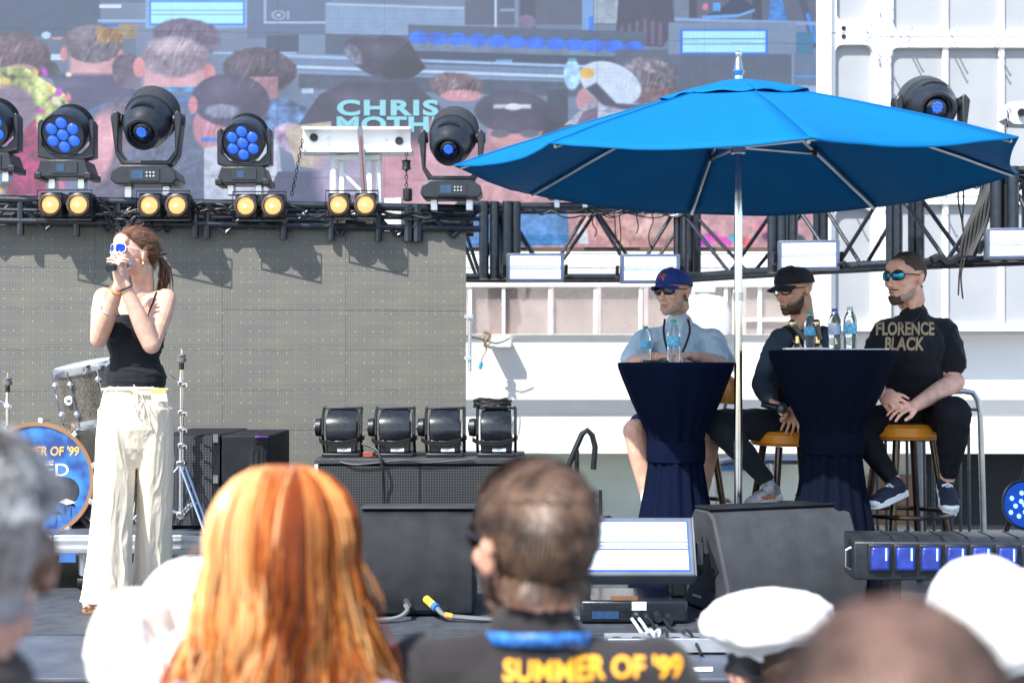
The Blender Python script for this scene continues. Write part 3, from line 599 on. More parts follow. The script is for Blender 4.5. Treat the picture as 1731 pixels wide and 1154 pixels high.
# ---- moving head spot (large)
LENSB = pm('lens_blue_glow', (.01, .02, .08), .06, coat=1, emit=(.02, .15, .85), es=.62, var=.6, scale=30)
LENSD = pm('lens_dark_glass', (.006, .01, .03), .05, coat=1)
LENSW = pm('led_and_painted_glint', (.3,.5,.9), .1, emit=(.25,.5,1), es=1.2, var=.5, scale=40)
SCRN = pm('display_blue', (.01,.02,.04), .2, emit=(.02,.06,.14), es=.7, var=.5, scale=60)
def moving_head(tilt, label, group, pan=0.):
    t = thing('moving_head_spot', label, 'stage light', group=group)
    MB().prism([(-.15,-.10,.035), (-.175,-.10,.06), (-.165,-.10,.10), (-.12,-.10,.135), (.12,-.10,.135), (.165,-.10,.10), (.175,-.10,.06), (.15,-.10,.035)], (0,.2,0)).build('base', FIX, t, bevel=.006)
    MB().bx(-.075, .085, -.106, -.101, .05, .115).build('control_panel', BLACKG, t); MB().bx(-.06, 0, -.109, -.1065, .06, .105).build('display', SCRN, t)
    for i in range(6): MB().cyl((.02+.018*(i%3), -.1065, .075+.018*(i//3)), (.02+.018*(i%3), -.111, .075+.018*(i//3)), .005, n=8).build('button', STEEL, t)
    for s in (-1, 1): MB().bx(s*.10-.02, s*.10+.02, -.03, .03, -.03, .035).build('clamp', STEEL, t, bevel=.004)
    MB().prism([(-.13,-.045,.14), (-.165,-.045,.20), (-.19,-.045,.40), (-.165,-.045,.43), (-.145,-.045,.42), (-.15,-.045,.22), (-.11,-.045,.165), (.11,-.045,.165), (.15,-.045,.22), (.145,-.045,.42), (.165,-.045,.43), (.19,-.045,.40), (.165,-.045,.20), (.13,-.045,.14)], (0,.09,0)).build('yoke', FIX, t, bevel=.008)
    for s in (-1,1): MB().cyl((s*.135,0,.385), (s*.19,0,.385), .03, n=16).build('pivot', BLACK, t)
    M = Matrix.Translation((0, 0, .375)) @ Matrix.Rotation(R(pan), 4, 'Z') @ Matrix.Rotation(R(tilt), 4, 'X')
    h = MB(M).lathe([(.06,.19), (.10,.175), (.122,.13), (.128,.05), (.128,-.02), (.118,-.08), (.098,-.125), (.088,-.15), (.086,-.165), (.074,-.167), (.070,-.14), (.05,-.138)], axis=(0,1,0), n=32).build('head', FIX, t)
    for i in range(9): MB(M).lathe([(.124,0), (.137,.001), (.137,.006), (.124,.007)], (0, .045+.014*i, 0), (0,1,0), 32, ring=True).build('cooling_fin', FIN, t)
    b = MB(M)
    for i in range(13): a = R(60 + 5*i); b.box((math.cos(a)*.118, -.045, math.sin(a)*.122), (.004, .05, .014), Matrix.Rotation(-(math.pi/2 - a), 3, 'Y'))
    b.build('vent_slots', BLACK, t, kind='stuff')
    MB(M).ell((0,-.128,0), (.069,.03,.069)).build('lens', LENSD, t)
    l = MB(M); rr = random.Random(2)
    for i in range(8): a = i*.785; l.ell((math.cos(a)*.018, -.158, math.sin(a)*.02+.012), (.010,.004,.010), n=8)
    l.ell((0,-.161,.012), (.010,.003,.011), n=8); l.build('lens_glow', LENSB, t); return t
def moving_wash(label, group):
    t = thing('moving_head_wash', label, 'stage light', group=group)
    MB().prism([(-.13,-.09,.03), (-.145,-.09,.05), (-.12,-.09,.125), (.12,-.09,.125), (.145,-.09,.05), (.13,-.09,.03)], (0,.18,0)).build('base', FIX, t, bevel=.006)
    MB().bx(-.06, .08, -.096, -.091, .05, .11).build('control_panel', BLACKG, t); MB().bx(-.03, .01, -.099, -.0965, .06, .10).build('display', SCRN, t)
    for s in (-1, 1): MB().bx(s*.08-.02, s*.08+.02, -.03, .03, -.03, .03).build('clamp', STEEL, t, bevel=.004)
    for s in (-1,1): MB().bx(s*.135-.02, s*.135+.02, -.095, .09, .02, .055).build('foot', BLACK, t, bevel=.005)
    MB().prism([(-.09,-.04,.13), (-.155,-.04,.145), (-.155,-.04,.33), (-.14,-.04,.355), (-.127,-.04,.345), (-.127,-.04,.21), (-.085,-.04,.165), (.085,-.04,.165), (.127,-.04,.21), (.127,-.04,.345), (.14,-.04,.355), (.155,-.04,.33), (.155,-.04,.145), (.09,-.04,.13)], (0,.08,0)).build('yoke', FIX, t, bevel=.006)
    M = Matrix.Translation((0, 0, .29)) @ Matrix.Rotation(R(-16), 4, 'X') 
    M = Matrix.Translation((0, 0, .30)) @ Matrix.Rotation(R(25), 4, 'X')
    MB(M).lathe([(.05,.14), (.085,.13), (.11,.08), (.121,.02), (.123,-.05), (.122,-.10), (.117,-.108), (.112,-.10), (.112,-.085), (.05,-.084)], axis=(0,1,0), n=32).build('head', FIX, t)
    for i in range(5): MB(M).lathe([(.105,0), (.119,.001), (.119,.005), (.105,.006)], (0, .045+.014*i, 0), (0,1,0), 32).build('cooling_fin', BLACK, t)
    MB(M).lathe([(.110,0), (.110,.004), (.02,.004)], (0,-.093,0), (0,1,0), 28).build('front_plate', LENSD, t)
    for i in range(7):
        a = i*R(60) + R(30); r = .067 if i else 0
        if i == 0: r = 0
        MB(M).ell((math.cos(a)*r, -.098, math.sin(a)*r), (.031,.014,.031), n=14).build('lens', LENSB, t)
    return t
gA, gB = 'large moving head spots on the trusses', 'round wash lights with seven blue lenses on the left truss'
def hang(o, px, pybase, scale=1., Y=None):
    p = onT(px); Yq = Y or p.y; o.location = P(px, pybase, Yq) - Vector((0,0,0)); o.scale = (scale,)*3
mh = moving_head(34, 'large black moving head spot on the left truss between two seven-lens wash lights', gA)
hang(mh, 251, 326, 1.07)
mh2 = moving_head(33, 'large black moving head spot touching the left tip of the blue umbrella', gA, -6); hang(mh2, 764, 348, 1.03, 7.95)
mh3 = moving_head(17, 'large black moving head spot in front of the white tower behind the umbrella', gA, -4); mh3.location = P(1572, 306, 7.85); mh3.scale = (1.15,)*3
c = dup(mh2, P(965, 345, 9.5), 0, 'mostly hidden moving head spot whose top fins show above the umbrella slope', gA, .98)
w = moving_wash('seven-lens wash light second from the left edge, left of the large spot', gB); hang(w, 115, 312, 1.0); w.scale = (1.02,)*3
for px, py, lab in ((415, 322, 'seven-lens wash light right of the large spot, above the third lamp pair'), (-12, 300, 'seven-lens wash light cut off by the left edge of the photo')):
    p = onT(px); dup(w, P(px, py, p.y), 0, lab, gB, 1.0)
# ---- pairs of amber audience blinders
AMB = pm('lamp_amber', (.28, .11, .03), .2, emit=(1.0, .50, .19), es=.60, var=.1, scale=9)
AMC = pm('lamp_core', (.8,.6,.3), .2, emit=(1, .82, .5), es=.8)
RIMB = pm('lamp_rim_brown', (.05, .035, .028), .3, var=.3)
def lamp_pair():
    t = thing('blinder_pair', '', 'lamp pair', group='pairs of amber round lamps along the left truss')
    for s in (-1, 1):
        c = MB().bx(s*.077-.062, s*.077+.062, -.02, .09, -.07, .07).build('lamp_housing', BLACK, t, bevel=.01)
        MB().lathe([(.052,.03), (.064,.0), (.064,-.022), (.052,-.026), (.050,-.012), (.02,-.010)], (s*.077,-.02,0), (0,1,0), 24).build('rim', RIMB, c)
        MB().ell((s*.077,-.030,0), (.050,.009,.050)).build('lens', AMB, c); MB().ell((s*.077-.004,-.041,-.002), (.011,.004,.011), n=8).build('filament', AMC, c)
    b = MB()
    for i in range(6): b.box((-.025+.01*i, .0, .03), (.003, .03, .06), Matrix.Rotation(R(-15), 3, 'Y'))
    b.build('vent_slots', BLACK, t, kind='stuff')
    MB().tube([(-.15,-.03,-.085), (-.15,-.03,.08), (.15,-.03,.08), (.15,-.03,-.085)], .0045, 5, True).build('frame', BLACK, t)
    for s in (-1,1): MB().cyl((s*.15,-.03,0), (s*.15,.08,0), .005, n=5).build('frame_arm', BLACK, t)
    return t
lp = None
for px, py, lab in ((112, 347, 'amber lamp pair under the left seven-lens wash light'), (278, 348, 'amber lamp pair under the large spot above the singer'), (440, 349, 'amber lamp pair left of the white beam bracket'), (596, 347, 'amber lamp pair in front of the white beam bracket')):
    p = onT(px) - nl*.10; loc = P(px, py, p.y)
    if lp is None: lp = lamp_pair(); lp.location = loc; lp['label'] = lab
    else: dup(lp, loc, 0, lab)
# ---- strobes: frame with two LED banks
m, n_, p_, N, L = node_mat('led_bank')
tc = N.new('ShaderNodeTexCoord'); br = N.new('ShaderNodeTexVoronoi'); br.inputs['Scale'].default_value = 90; br.inputs['Randomness'].default_value = 0; L.new(tc.outputs['Object'], br.inputs[0])
rp = N.new('ShaderNodeValToRGB'); rp.color_ramp.elements[0].color = (.9,.96,1,1); rp.color_ramp.elements[1].color = (.55,.72,1,1); rp.color_ramp.elements[1].position = .6; L.new(br.outputs['Distance'], rp.inputs[0])
L.new(rp.outputs[0], p_.inputs['Emission Color']); p_.inputs['Emission Strength'].default_value = .75; p_.inputs['Base Color'].default_value = (.5,.6,.7,1)
BANK = m; p_.inputs['Emission Strength'].default_value = .55
BLUER = pm('led_blue_edge', (.02,.08,.4), .4, emit=(.01,.05,.45), es=.6)
GREYF = pm('strobe_frame_grey', (.10,.12,.15), .4, var=.2)
def strobe(label, tilt=0.):
    M = Matrix.Rotation(R(tilt), 4, 'X')
    t = thing('strobe_light', label, 'strobe light', group='white strobe lights with two bright banks')
    h = MB(M).box((0, .05, 0), (.52, .12, .26)).build('housing', GREYF, t, bevel=.008)
    MB(M).box((0, -.011, 0), (.48, .003, .222)).build('edge_glow', BLUER, h, smooth=0)
    MB(M).box((0, -.0145, .062), (.465, .003, .085)).build('led_bank', BANK, h, smooth=0)
    MB(M).box((0, -.0145, -.062), (.465, .003, .085)).build('led_bank', BANK, h, smooth=0)
    MB(M).box((0, -.0145, .008), (.465, .003, .012)).build('strobe_tube', LABELW, h, smooth=0); MB(M).box((0, -.0145, -.008), (.465, .003, .010)).build('strobe_tube', LABELW, h, smooth=0)
    for s in (-1, 1):
        MB(M).bx(s*.262-.004, s*.262+.004, -.012, .11, -.13, .13).build('end_plate', GREYF, h, bevel=.003)
        MB(M).prism([(s*.275, .02, .03), (s*.275, .10, .03), (s*.275, .16, -.02), (s*.275, .14, -.08), (s*.275,.06,-.06)], (s*.03,0,0)).build('side_bracket', FIX, t, bevel=.004)
    return t
st = strobe('front strobe tilted up on the stage floor right of the bearded man with sunglasses', -28)
st.location = P(1068, 924, 5.72); st.scale = (1.0,)*3
for c in kids(st):
    pass

# stand of the front strobe
t = st
x0 = st.location.x
MB().bx(x0-.22, x0+.23, 5.66, 5.98, .012, .105).build('body', BLACKG, t, bevel=.012)
MB().bx(x0-.235, x0-.17, 5.74, 5.86, .105, .30).build('arm', BLACK, t, bevel=.01); MB().bx(x0+.17, x0+.235, 5.74, 5.86, .105, .30).build('arm', BLACK, t, bevel=.01)
MB().bx(x0-.005, x0+.055, 5.655, 5.659, .065, .10).build('label_plate', LABELW, t, smooth=0); MB().bx(x0-.09, x0+.02, 5.66, 5.70, .1055, .118).build('brown_strip', pm('brown_wood', (.16,.08,.04), .6), t)
MB().bx(x0-.17, x0-.06, 5.655, 5.659, .03, .06).build('display', SCRN, t, smooth=0)
for i in range(4): MB().cyl((x0+.01+.045*i, 5.66, .045-.008*(i%2)), (x0+.01+.045*i, 5.60, .04-.008*(i%2)), .016, n=12).build('plug', FIX, t)
for i, (a, b) in enumerate(((.02, .05), (.06, .075), (-.01,.02), (.12, .16))):
    cable('plug_cable', [(x0+a, 5.60, .04), (x0+a+.01, 5.54, .03), (x0+b, 5.42, .012), (x0+b+.01, 5.2, .07), (x0+b-.02+.02*i, 5.05, .012)], .007, CABLE if i % 2 else WHITEG, t)
st0 = None
for px, py, Y, rz, sc, lab in ((905, 452, 9.30, 2, .74, 'strobe light on the curved truss nearest the LED wall'), (1099, 454, 9.30, 0, .76, 'strobe light on the curved truss just above the man in the blue cap'), (1367, 431, 8.4, -8, .70, 'strobe light on the curved truss above the man in the black cap'), (1722, 411, 7.55, -10, .66, 'strobe light on the curved truss cut off by the right edge of the photo')):
    if st0 is None: st0 = strobe(lab, 0); st0.location = P(px, py, Y); st0.rotation_euler = (0, 0, R(rz)); st0.scale = (sc,)*3
    else: dup(st0, P(px, py, Y), R(rz), lab, None, sc)
# ---- white beam bracket with chains
wb = thing('white_beam_bracket', 'white steel beam on truss legs with a grey strap behind the lamp pairs', 'beam bracket', tuple(P(598, 375, 8.15)))
Yb = 8.15
def bxp(x0, x1, y0, y1, Y0, Y1): a, b = P(x0, y1, Y0), P(x1, y0, Y0); return MB().bx(a.x, b.x, Y0, Y1, a.z, b.z)
bxp(512, 694, 218, 252, Yb, Yb+.02).build('beam_web', WHITEP, wb); bxp(508, 696, 252, 257, Yb-.08, Yb+.08).build('beam_flange', WHITEP, wb, bevel=.002); bxp(510, 694, 214, 218, Yb-.06, Yb+.08).build('beam_flange', WHITEP, wb, bevel=.002)
for px, py, r in ((531, 233, .024), (675, 239, .024), (555, 231, .009), (555, 244, .009), (652, 235, .009), (652, 247, .009)):
    p = P(px, py, Yb); MB().cyl(p, p - Vector((0,.02,0)), r, n=14).build('bolt', STEEL if r < .01 else BLACK, wb)
for px in (564, 578, 625, 640): 
    a, b = P(px, 257, Yb+.02*(px % 3)), P(px, 380, Yb+.02); MB().cyl(a, b, .022, n=10).build('leg', WHITEP, wb)
for a, b in (((578,290),(612,325)), ((640,262),(620,290)), ((570,262),(560,300))): MB().cyl(P(*a, Yb+.02), P(*b, Yb+.02), .011, n=8).build('brace', WHITEP, wb)
bxp(560, 642, 262, 270, Yb-.02, Yb+.02).build('rail', WHITEP, wb); bxp(560, 680, 357, 370, Yb-.05, Yb+.0).build('rail', WHITEP, wb); bxp(650, 672, 335, 400, Yb-.06, Yb-.05).build('end_plate', WHITEP, wb)
MB().cyl(P(675, 335, Yb-.05), P(675, 385, Yb-.05), .022).build('leg', WHITEP, wb)
MB().prism([P(604,214,Yb-.09), P(613,214,Yb-.09), P(622,330,Yb-.09), P(611,330,Yb-.09)], (0,-.005,0)).build('strap', pm('strap_grey', (.14,.15,.18), .7), wb); MB().prism([P(608,230,Yb-.098), P(609.6,230,Yb-.098), P(616,320,Yb-.098), P(614.4,320,Yb-.098)], (0,-.003,0)).build('strap_stripe', pm('strap_red', (.3,.06,.05), .6), wb)
CHM = pm('chain_dark', (.05,.05,.055), .35, .8)
link_me = None
def chain(name, label, a, b, step=.022, extra=None):
    global link_me
    t = thing(name, label, 'chain', tuple(b)); d = b-a; n = int(d.length/step)
    for i in range(n):
        p = a + d*((i+.5)/n)
        if link_me is None:
            pts = [(math.cos(q)*.008, 0, math.sin(q)*.014) for q in [k*math.pi/5 for k in range(10)]]
            o = MB().tube(pts, .003, 5, True).build('link', CHM, None, local=True); link_me = o.data
        else: o = bpy.data.objects.new('link', link_me); COL.objects.link(o)
        o.parent = t; o.location = p - Vector(b); o.rotation_euler = (0, math.atan2(-d.x, -d.z)*-1 if False else math.atan2(d.x, d.z), R(90)*(i % 2))
    return t
chain('hoist_chain', 'steel chain slanting down from the left end of the white beam', P(512, 236, 8.05), P(493, 330, 8.0))
c2 = chain('hoist_chain', 'chain with two black drums hanging under the right end of the white beam', P(687, 258, 8.05), P(687, 322, 8.05))
MB().lathe([(.012,0),(.028,.006),(.024,.02),(.024,.05),(.03,.056),(.012,.062)], P(687, 288, 8.05)).build('drum', BLACK, c2); MB().lathe([(.02,0),(.028,.006),(.028,.07),(.02,.075)], P(689, 340, 8.05)).build('drum', BLACK, c2)
chain('hoist_chain', 'chain hanging beside the white fitting at the far right edge', P(1706, 185, 7.6), P(1699, 225, 7.6))
t = thing('white_wall_fitting', 'white angled fitting with a round bolt at the far right edge', 'fitting', tuple(P(1722, 210, 7.65)))
MB().prism([P(1708,172,7.65), P(1760,170,7.65), P(1760,212,7.65), P(1714,210,7.65), P(1700,200,7.65)], (0,.12,0)).build('plate', WHITEG, t, bevel=.004); MB().cyl(P(1727,190,7.65), P(1727,190,7.62), .022, n=14).build('bolt', BLACK, t)
# cable bracket on the hull
t = thing('hull_cable_cleat', 'small cleat with cables tied to the white hull beside the LED wall', 'cleat', tuple(P(845, 588, 12.4)))
p = lambda a, b, Y=12.3: P(a, b, Y)
MB().bx(p(828,0).x, p(865,0).x, 12.3, 12.5, p(0,588).z, p(0,574).z).build('plate', WHITEG, t, bevel=.01)
cable('cable_loop', [p(815,562,12.2), p(822,572,12.2), p(818,585,12.24), p(828,580,12.2), p(826,565,12.2), p(817,570,12.2), p(822,590,12.22), p(815,605,12.22), p(812,622,12.22)], .009, pm('rope_tan', (.35,.28,.18), .8), t)
cable('cable_loop', [p(790,568,12.0), p(808,572,12.1), p(820,575,12.2), p(840,580,12.2), p(862,572,12.2)], .007, CABLE, t); cable('cable_loop', [p(818,560,12.2), p(828,566,12.2), p(820,580,12.2), p(830,588,12.2)], .016, pm('rope_brown', (.2,.15,.1), .7), t)
MB().cyl(p(814,612,12.22), p(811,624,12.22), .02).build('blue_plug', pm('blue_plastic', (.02,.3,.5), .4), t)

# ================================================================ UMBRELLA
Yu = 6.4; uc = Vector((P(1248, 0, Yu).x, Yu, 0)); zr = {0:.89, 45:.836, 90:.84, 135:.90, 180:.915, 225:.87, 270:.833, 315:.905}
um = thing('patio_umbrella', 'big bright blue octagonal patio umbrella on a silver pole over the seated men', 'umbrella', (uc.x, uc.y, 0))
CANV = None
m, n_, p_, N, L = node_mat('canopy_fabric')
tc = N.new('ShaderNodeTexCoord'); nz = N.new('ShaderNodeTexNoise'); nz.inputs['Scale'].default_value = 3; L.new(tc.outputs['Object'], nz.inputs[0])
rp = N.new('ShaderNodeValToRGB'); rp.color_ramp.elements[0].color = (.0, .110, .31, 1); rp.color_ramp.elements[1].color = (.0, .138, .36, 1); L.new(nz.outputs[0], rp.inputs[0])
L.new(rp.outputs[0], p_.inputs['Base Color']); p_.inputs['Roughness'].default_value = .75; p_.inputs['Specular IOR Level'].default_value = .12
wv = N.new('ShaderNodeTexNoise'); wv.inputs['Scale'].default_value = 400; L.new(tc.outputs['Object'], wv.inputs[0]); bp = N.new('ShaderNodeBump'); bp.inputs['Strength'].default_value = .12; bp.inputs['Distance'].default_value = .002; L.new(wv.outputs[0], bp.inputs['Height']); L.new(bp.outputs[0], p_.inputs['Normal'])
CANV = m
zap = HC + 474/359.4
RU = 1.335; cor = []
for k in range(8): a = R(45*k + 2); cor.append(Vector((uc.x + RU*math.cos(a), uc.y + RU*math.sin(a), HC + zr[45*k])))
apex = Vector((uc.x, uc.y, zap))
def cpoint(k, s, t_, sag=.055):
    """gore k, s across 0..1, t_ from apex 0 to rim 1"""
    a, b = cor[k], cor[(k+1) % 8]; e = a.lerp(b, s); p = apex.lerp(e, t_)
    p.z += .014*math.sin(math.pi*t_)*(1)          # convex camber
    p.z -= sag*4*s*(1-s)*t_**1.5*.55              # sag between ribs
    inward = (Vector((uc.x, uc.y, p.z)) - p); p += inward * (.030*4*s*(1-s)*t_**3)
    p.z += .006*noise.noise(p*5)*t_
    return p
for k in range(8):
    n1, n2 = 12, 16; vs = []; fs = []
    for i in range(n2+1):
        for j in range(n1+1): vs.append(cpoint(k, j/n1, max(i/n2, .01)))
    for i in range(n2):
        for j in range(n1): fs.append((i*(n1+1)+j, i*(n1+1)+j+1, (i+1)*(n1+1)+j+1, (i+1)*(n1+1)+j))
    o = MB().add(vs, fs).build('canopy_panel', CANV, um, smooth=60); q = o.modifiers.new('thick', 'SOLIDIFY'); q.thickness = .003
    # hem
    MB().tube([cpoint(k, j/12, 1.0) for j in range(13)], .005, 5).build('hem', CANV, um)
for k in range(8): MB().tube([cpoint(k, 0, .03+.97*i/10) + Vector((0,0,.001)) for i in range(11)], .0035, 5).build('seam', CANV, um)
# vent flap with a wavy rim
for k in range(8):
    n1, n2 = 10, 6; vs = []; fs = []
    for i in range(n2+1):
        for j in range(n1+1):
            s = j/n1; t_ = .02 + .26*i/n2; p = cpoint(k, s, t_); p.z += .012 + .008*math.sin(math.pi*i/n2) + (.006*math.sin(s*9+k*2)*(i/n2)**3); vs.append(p)
    for i in range(n2):
        for j in range(n1): fs.append((i*(n1+1)+j, i*(n1+1)+j+1, (i+1)*(n1+1)+j+1, (i+1)*(n1+1)+j))
    o = MB().add(vs, fs).build('vent_flap', CANV, um, smooth=60); q = o.modifiers.new('thick', 'SOLIDIFY'); q.thickness = .003
MB().cyl((uc.x, uc.y, .0), (uc.x, uc.y, zap+.02), .0195, n=20).build('pole', CHROME, um)
MB().cyl((uc.x, uc.y, HC+(610-505)/359.4-.01), (uc.x, uc.y, HC+(610-505)/359.4+.03), .0235, n=20).build('pole_collar', STEEL, um)
MB().lathe([(.02,0),(.03,.02),(.022,.03),(.014,.08),(.010,.088),(.016,.10),(.016,.11),(.006,.118)], (uc.x, uc.y, zap+.02)).build('finial', CHROME, um)
run_z = HC + 372/359.4 - .03
MB().cyl((uc.x, uc.y, run_z-.03), (uc.x, uc.y, run_z+.03), .035, n=16).build('runner', STEEL, um)
MB().lathe([(.25,0),(.25,.03),(.22,.045),(.05,.055),(.03,.12),(.02,.12)], (uc.x, uc.y, .006), n=28).build('base_plate', BLACK, um)
for k in range(8):
    pts = [cpoint(k, 0, .04+ .94*i/10) - Vector((0,0,.022)) for i in range(11)]
    r = MB().tube(pts, .0085, 6).build('rib', STEEL, um)
    j = pts[5]; MB().box(j - Vector((0,0,.008)), (.03,.03,.035)).build('joint', FIX, r)
    MB().cyl((uc.x, uc.y, run_z), j - Vector((0,0,.015)), .0085, n=6).build('strut', STEEL, um)

# ================================================================ STAGE FLOOR GEAR
m, n_, p_, N, L = node_mat('speaker_grille')
tc = N.new('ShaderNodeTexCoord'); vo = N.new('ShaderNodeTexVoronoi'); vo.inputs['Scale'].default_value = 75; vo.inputs['Randomness'].default_value = 0; L.new(tc.outputs['Object'], vo.inputs[0])
rp = N.new('ShaderNodeValToRGB'); rp.color_ramp.elements[0].color = (.003,.003,.004,1); rp.color_ramp.elements[1].color = (.055,.06,.068,1); rp.color_ramp.elements[0].position = .35; rp.color_ramp.elements[1].position = .5; L.new(vo.outputs['Distance'], rp.inputs[0]); L.new(rp.outputs[0], p_.inputs['Base Color']); p_.inputs['Roughness'].default_value = .45
GRILLE = m
SPK = pm('speaker_paint', (.012, .014, .018), .62, var=.45, scale=9, bump=.3, bscale=260, spec=.25)
SPKW = pm('speaker_paint_worn', (.036, .040, .048), .62, var=.3, scale=7, bump=.35, bscale=240)
# middle cabinet
t = thing('speaker_cabinet', 'long black grille speaker cabinet under the four moving lights', 'speaker', (0, 7.2, 0))
a = P(534, 0, 7.0).x; b = P(886, 0, 7.0).x
MB().bx(a, b, 7.02, 7.60, .007, .565).build('cabinet', SPK, t, bevel=.01); MB().bx(a-.008, b+.008, 6.995, 7.61, .568, .598).build('top_edge', SPKW, t, bevel=.006)
MB().bx(a+.012, (a+b)/2-.002, 7.0, 7.017, .03, .56).build('grille', GRILLE, t); MB().bx((a+b)/2+.002, b-.012, 7.0, 7.017, .03, .56).build('grille', GRILLE, t)
MB().bx(a-.006, a+.012, 6.99, 7.03, .1, .57).build('corner_trim', WHITEG, t)
# left cabinets on the riser
RZ = .272
t = thing('subwoofer', 'black grille subwoofer on the drum riser beside the chrome cymbal stand', 'speaker', tuple(P(330, 895, 6.85)))
a = P(303, 0, 6.7).x; b = P(372, 0, 6.7).x
zt2 = HC - (735-HZ)*6.7/F
MB().bx(a-.1, b, 6.72, 7.4, RZ+.004, zt2).build('cabinet', SPK, t, bevel=.008); MB().bx(a-.09, b-.04, 6.70, 6.718, RZ+.02, zt2-.01).build('grille', GRILLE, t)
MB().bx(b-.035, b, 6.69, 6.72, RZ+.01, zt2+.004).build('rail', BLACKG, t, bevel=.003)
for z in (.35, .5, .7): MB().bx(b-.03, b-.006, 6.68, 6.69, z, z+.04).build('latch', STEEL, t)
t = thing('amp_case', 'plain black case with arched handle recesses and purple tape beside the subwoofer', 'equipment case', tuple(P(415, 895, 6.8)))
a2 = b+.004; b2 = P(457, 0, 6.72).x
MB().bx(a2, b2, 6.70, 7.3, RZ+.004, zt2-.002).build('case', SPK, t, bevel=.008)
for x, z in ((a2+.18, zt2-.10), (a2+.07, zt2-.28)):
    MB().prism([(x-.045, 6.694, z-.07), (x+.045, 6.694, z-.07), (x+.045, 6.694, z+.02), (x+.025, 6.694, z+.05), (x-.025, 6.694, z+.05), (x-.045, 6.694, z+.02)], (0,.006,0)).build('handle_recess', BLACK, t, smooth=0)
    for k in (-1, 0, 1): MB().bx(x+k*.025-.004, x+k*.025+.004, 6.688, 6.693, z-.06, z+.03).build('slot_bar', BLACKG, t)
MB().bx(b2-.07, b2-.005, 6.692, 6.70, zt2-.012, zt2-.003).build('purple_tape', pm('purple_tape', (.25,.06,.42), .5), t)
# drum riser
t = thing('drum_riser', 'low wheeled aluminium drum riser under the drum kit', 'stage riser', (-2.2, 7, 0))
x1 = P(545, 0, 6.44).x; x0_ = P(-260, 0, 6.44).x; xe = P(90, 0, 6.44).x
for a, b in ((xe, xe+1.0), (xe+1.004, x1), (x0_, xe-.004)):
    MB().bx(a, b, 6.46, 7.5, .235, RZ).build('deck_board', STG, t, bevel=.003); MB().bx(a, b, 6.44, 6.457, .19, RZ+.003).build('edge_rail', ALU, t, bevel=.003); MB().bx(a, b, 6.43, 6.439, .205, .215).build('rail_groove', STEEL, t); MB().bx(a, b, 6.43, 6.439, .245, .252).build('rail_groove', STEEL, t)
    for q in (a+.12, b-.12):
        for y in (6.52, 7.4): MB().cyl((q, y, .06), (q, y, .19), .024, n=12).build('leg', ALU, t); MB().cyl((q-.02, y, .045), (q+.02, y, .045), .038, n=16).build('wheel', BLACK, t)
MB().bx(xe+.03, xe+.11, 6.428, 6.44, .15, .19).build('leg_clamp', pm('clamp_blue', (.04,.12,.35), .4), t)
MB().bx(xe+.2, xe+1.7, 6.33, 6.37, .006, .028).build('white_hose', WHITEG, t, bevel=.01)
# ---- bass drum
DY = 6.72; dc = P(63, 810, DY); dr = .279
bd = thing('bass_drum', 'bass drum with a blue printed front head behind the grey-haired man', 'bass drum', (dc.x, DY+.2, RZ))
MB().lathe([(dr-.008,0),(dr,.0),(dr,.40),(dr-.008,.40)], (dc.x, DY, dc.z), (0,1,0), 48).build('shell', pm('drum_sparkle', (.16,.145,.12), .25, .4, var=.75, scale=160, coat=.6), bd)
MB().lathe([(dr-.014,-.014),(dr+.006,-.014),(dr+.006,.016),(dr-.014,.016)], (dc.x, DY, dc.z), (0,1,0), 48, ring=True).build('hoop', pm('drum_hoop_copper', (.30,.17,.10), .3, .3), bd)
m, n_, p_, N, L = node_mat('drum_head_print')
tc = N.new('ShaderNodeTexCoord'); nz = N.new('ShaderNodeTexNoise'); nz.inputs['Scale'].default_value = 9; nz.inputs['Detail'].default_value = 6; L.new(tc.outputs['Object'], nz.inputs[0])
rp = N.new('ShaderNodeValToRGB'); e = rp.color_ramp.elements; e[0].position = .4; e[0].color = (.012,.05,.22,1); e[1].position = .62; e[1].color = (.035,.20,.55,1); L.new(nz.outputs[0], rp.inputs[0]); L.new(rp.outputs[0], p_.inputs['Base Color']); p_.inputs['Roughness'].default_value = .35; p_.inputs['Coat Weight'].default_value = .4
MB().lathe([(dr-.014,-.006),(dr-.014,-.002)], (dc.x, DY, dc.z), (0,1,0), 48).build('front_head', m, bd)
MB().lathe([(.062,-.0085),(.066,-.0085),(.066,-.007),(.062,-.007)], P(112, 829, DY), (0,1,0), 28, ring=True).build('port_ring', BLACKG, bd); MB().lathe([(.062,-.008),(.062,-.0075)], P(112, 829, DY), (0,1,0), 28).build('port_hole', pm('port_interior', (.03,.035,.05), .7, var=.4, scale=30), bd)
MB().add([P(99,848,DY-.009), P(112,842,DY-.009), P(128,849,DY-.009), P(113,853,DY-.009)], [(0,1,2,3)]).build('damper_pillow', WHITEP, bd, smooth=0)
YEL = pm('print_yellow_orange', (.75,.42,.10), .5); WHT = pm('print_white', (.8,.82,.85), .5)
text('print_lettering', "SUMMER OF '99", .062, tm(P(72, 763, DY-.007)), YEL, bd, off=.0014, ext=.0006, sx=.84, shear=.12); text('print_lettering', 'CREED', .088, tm(P(64, 795, DY-.007)), WHT, bd, off=.0004, ext=.0006, sx=1.16); text('print_lettering', 'with', .02, tm(P(84, 780, DY-.007)), WHT, bd, ext=.0004, shear=.3)
b = MB(); rr = random.Random(8)
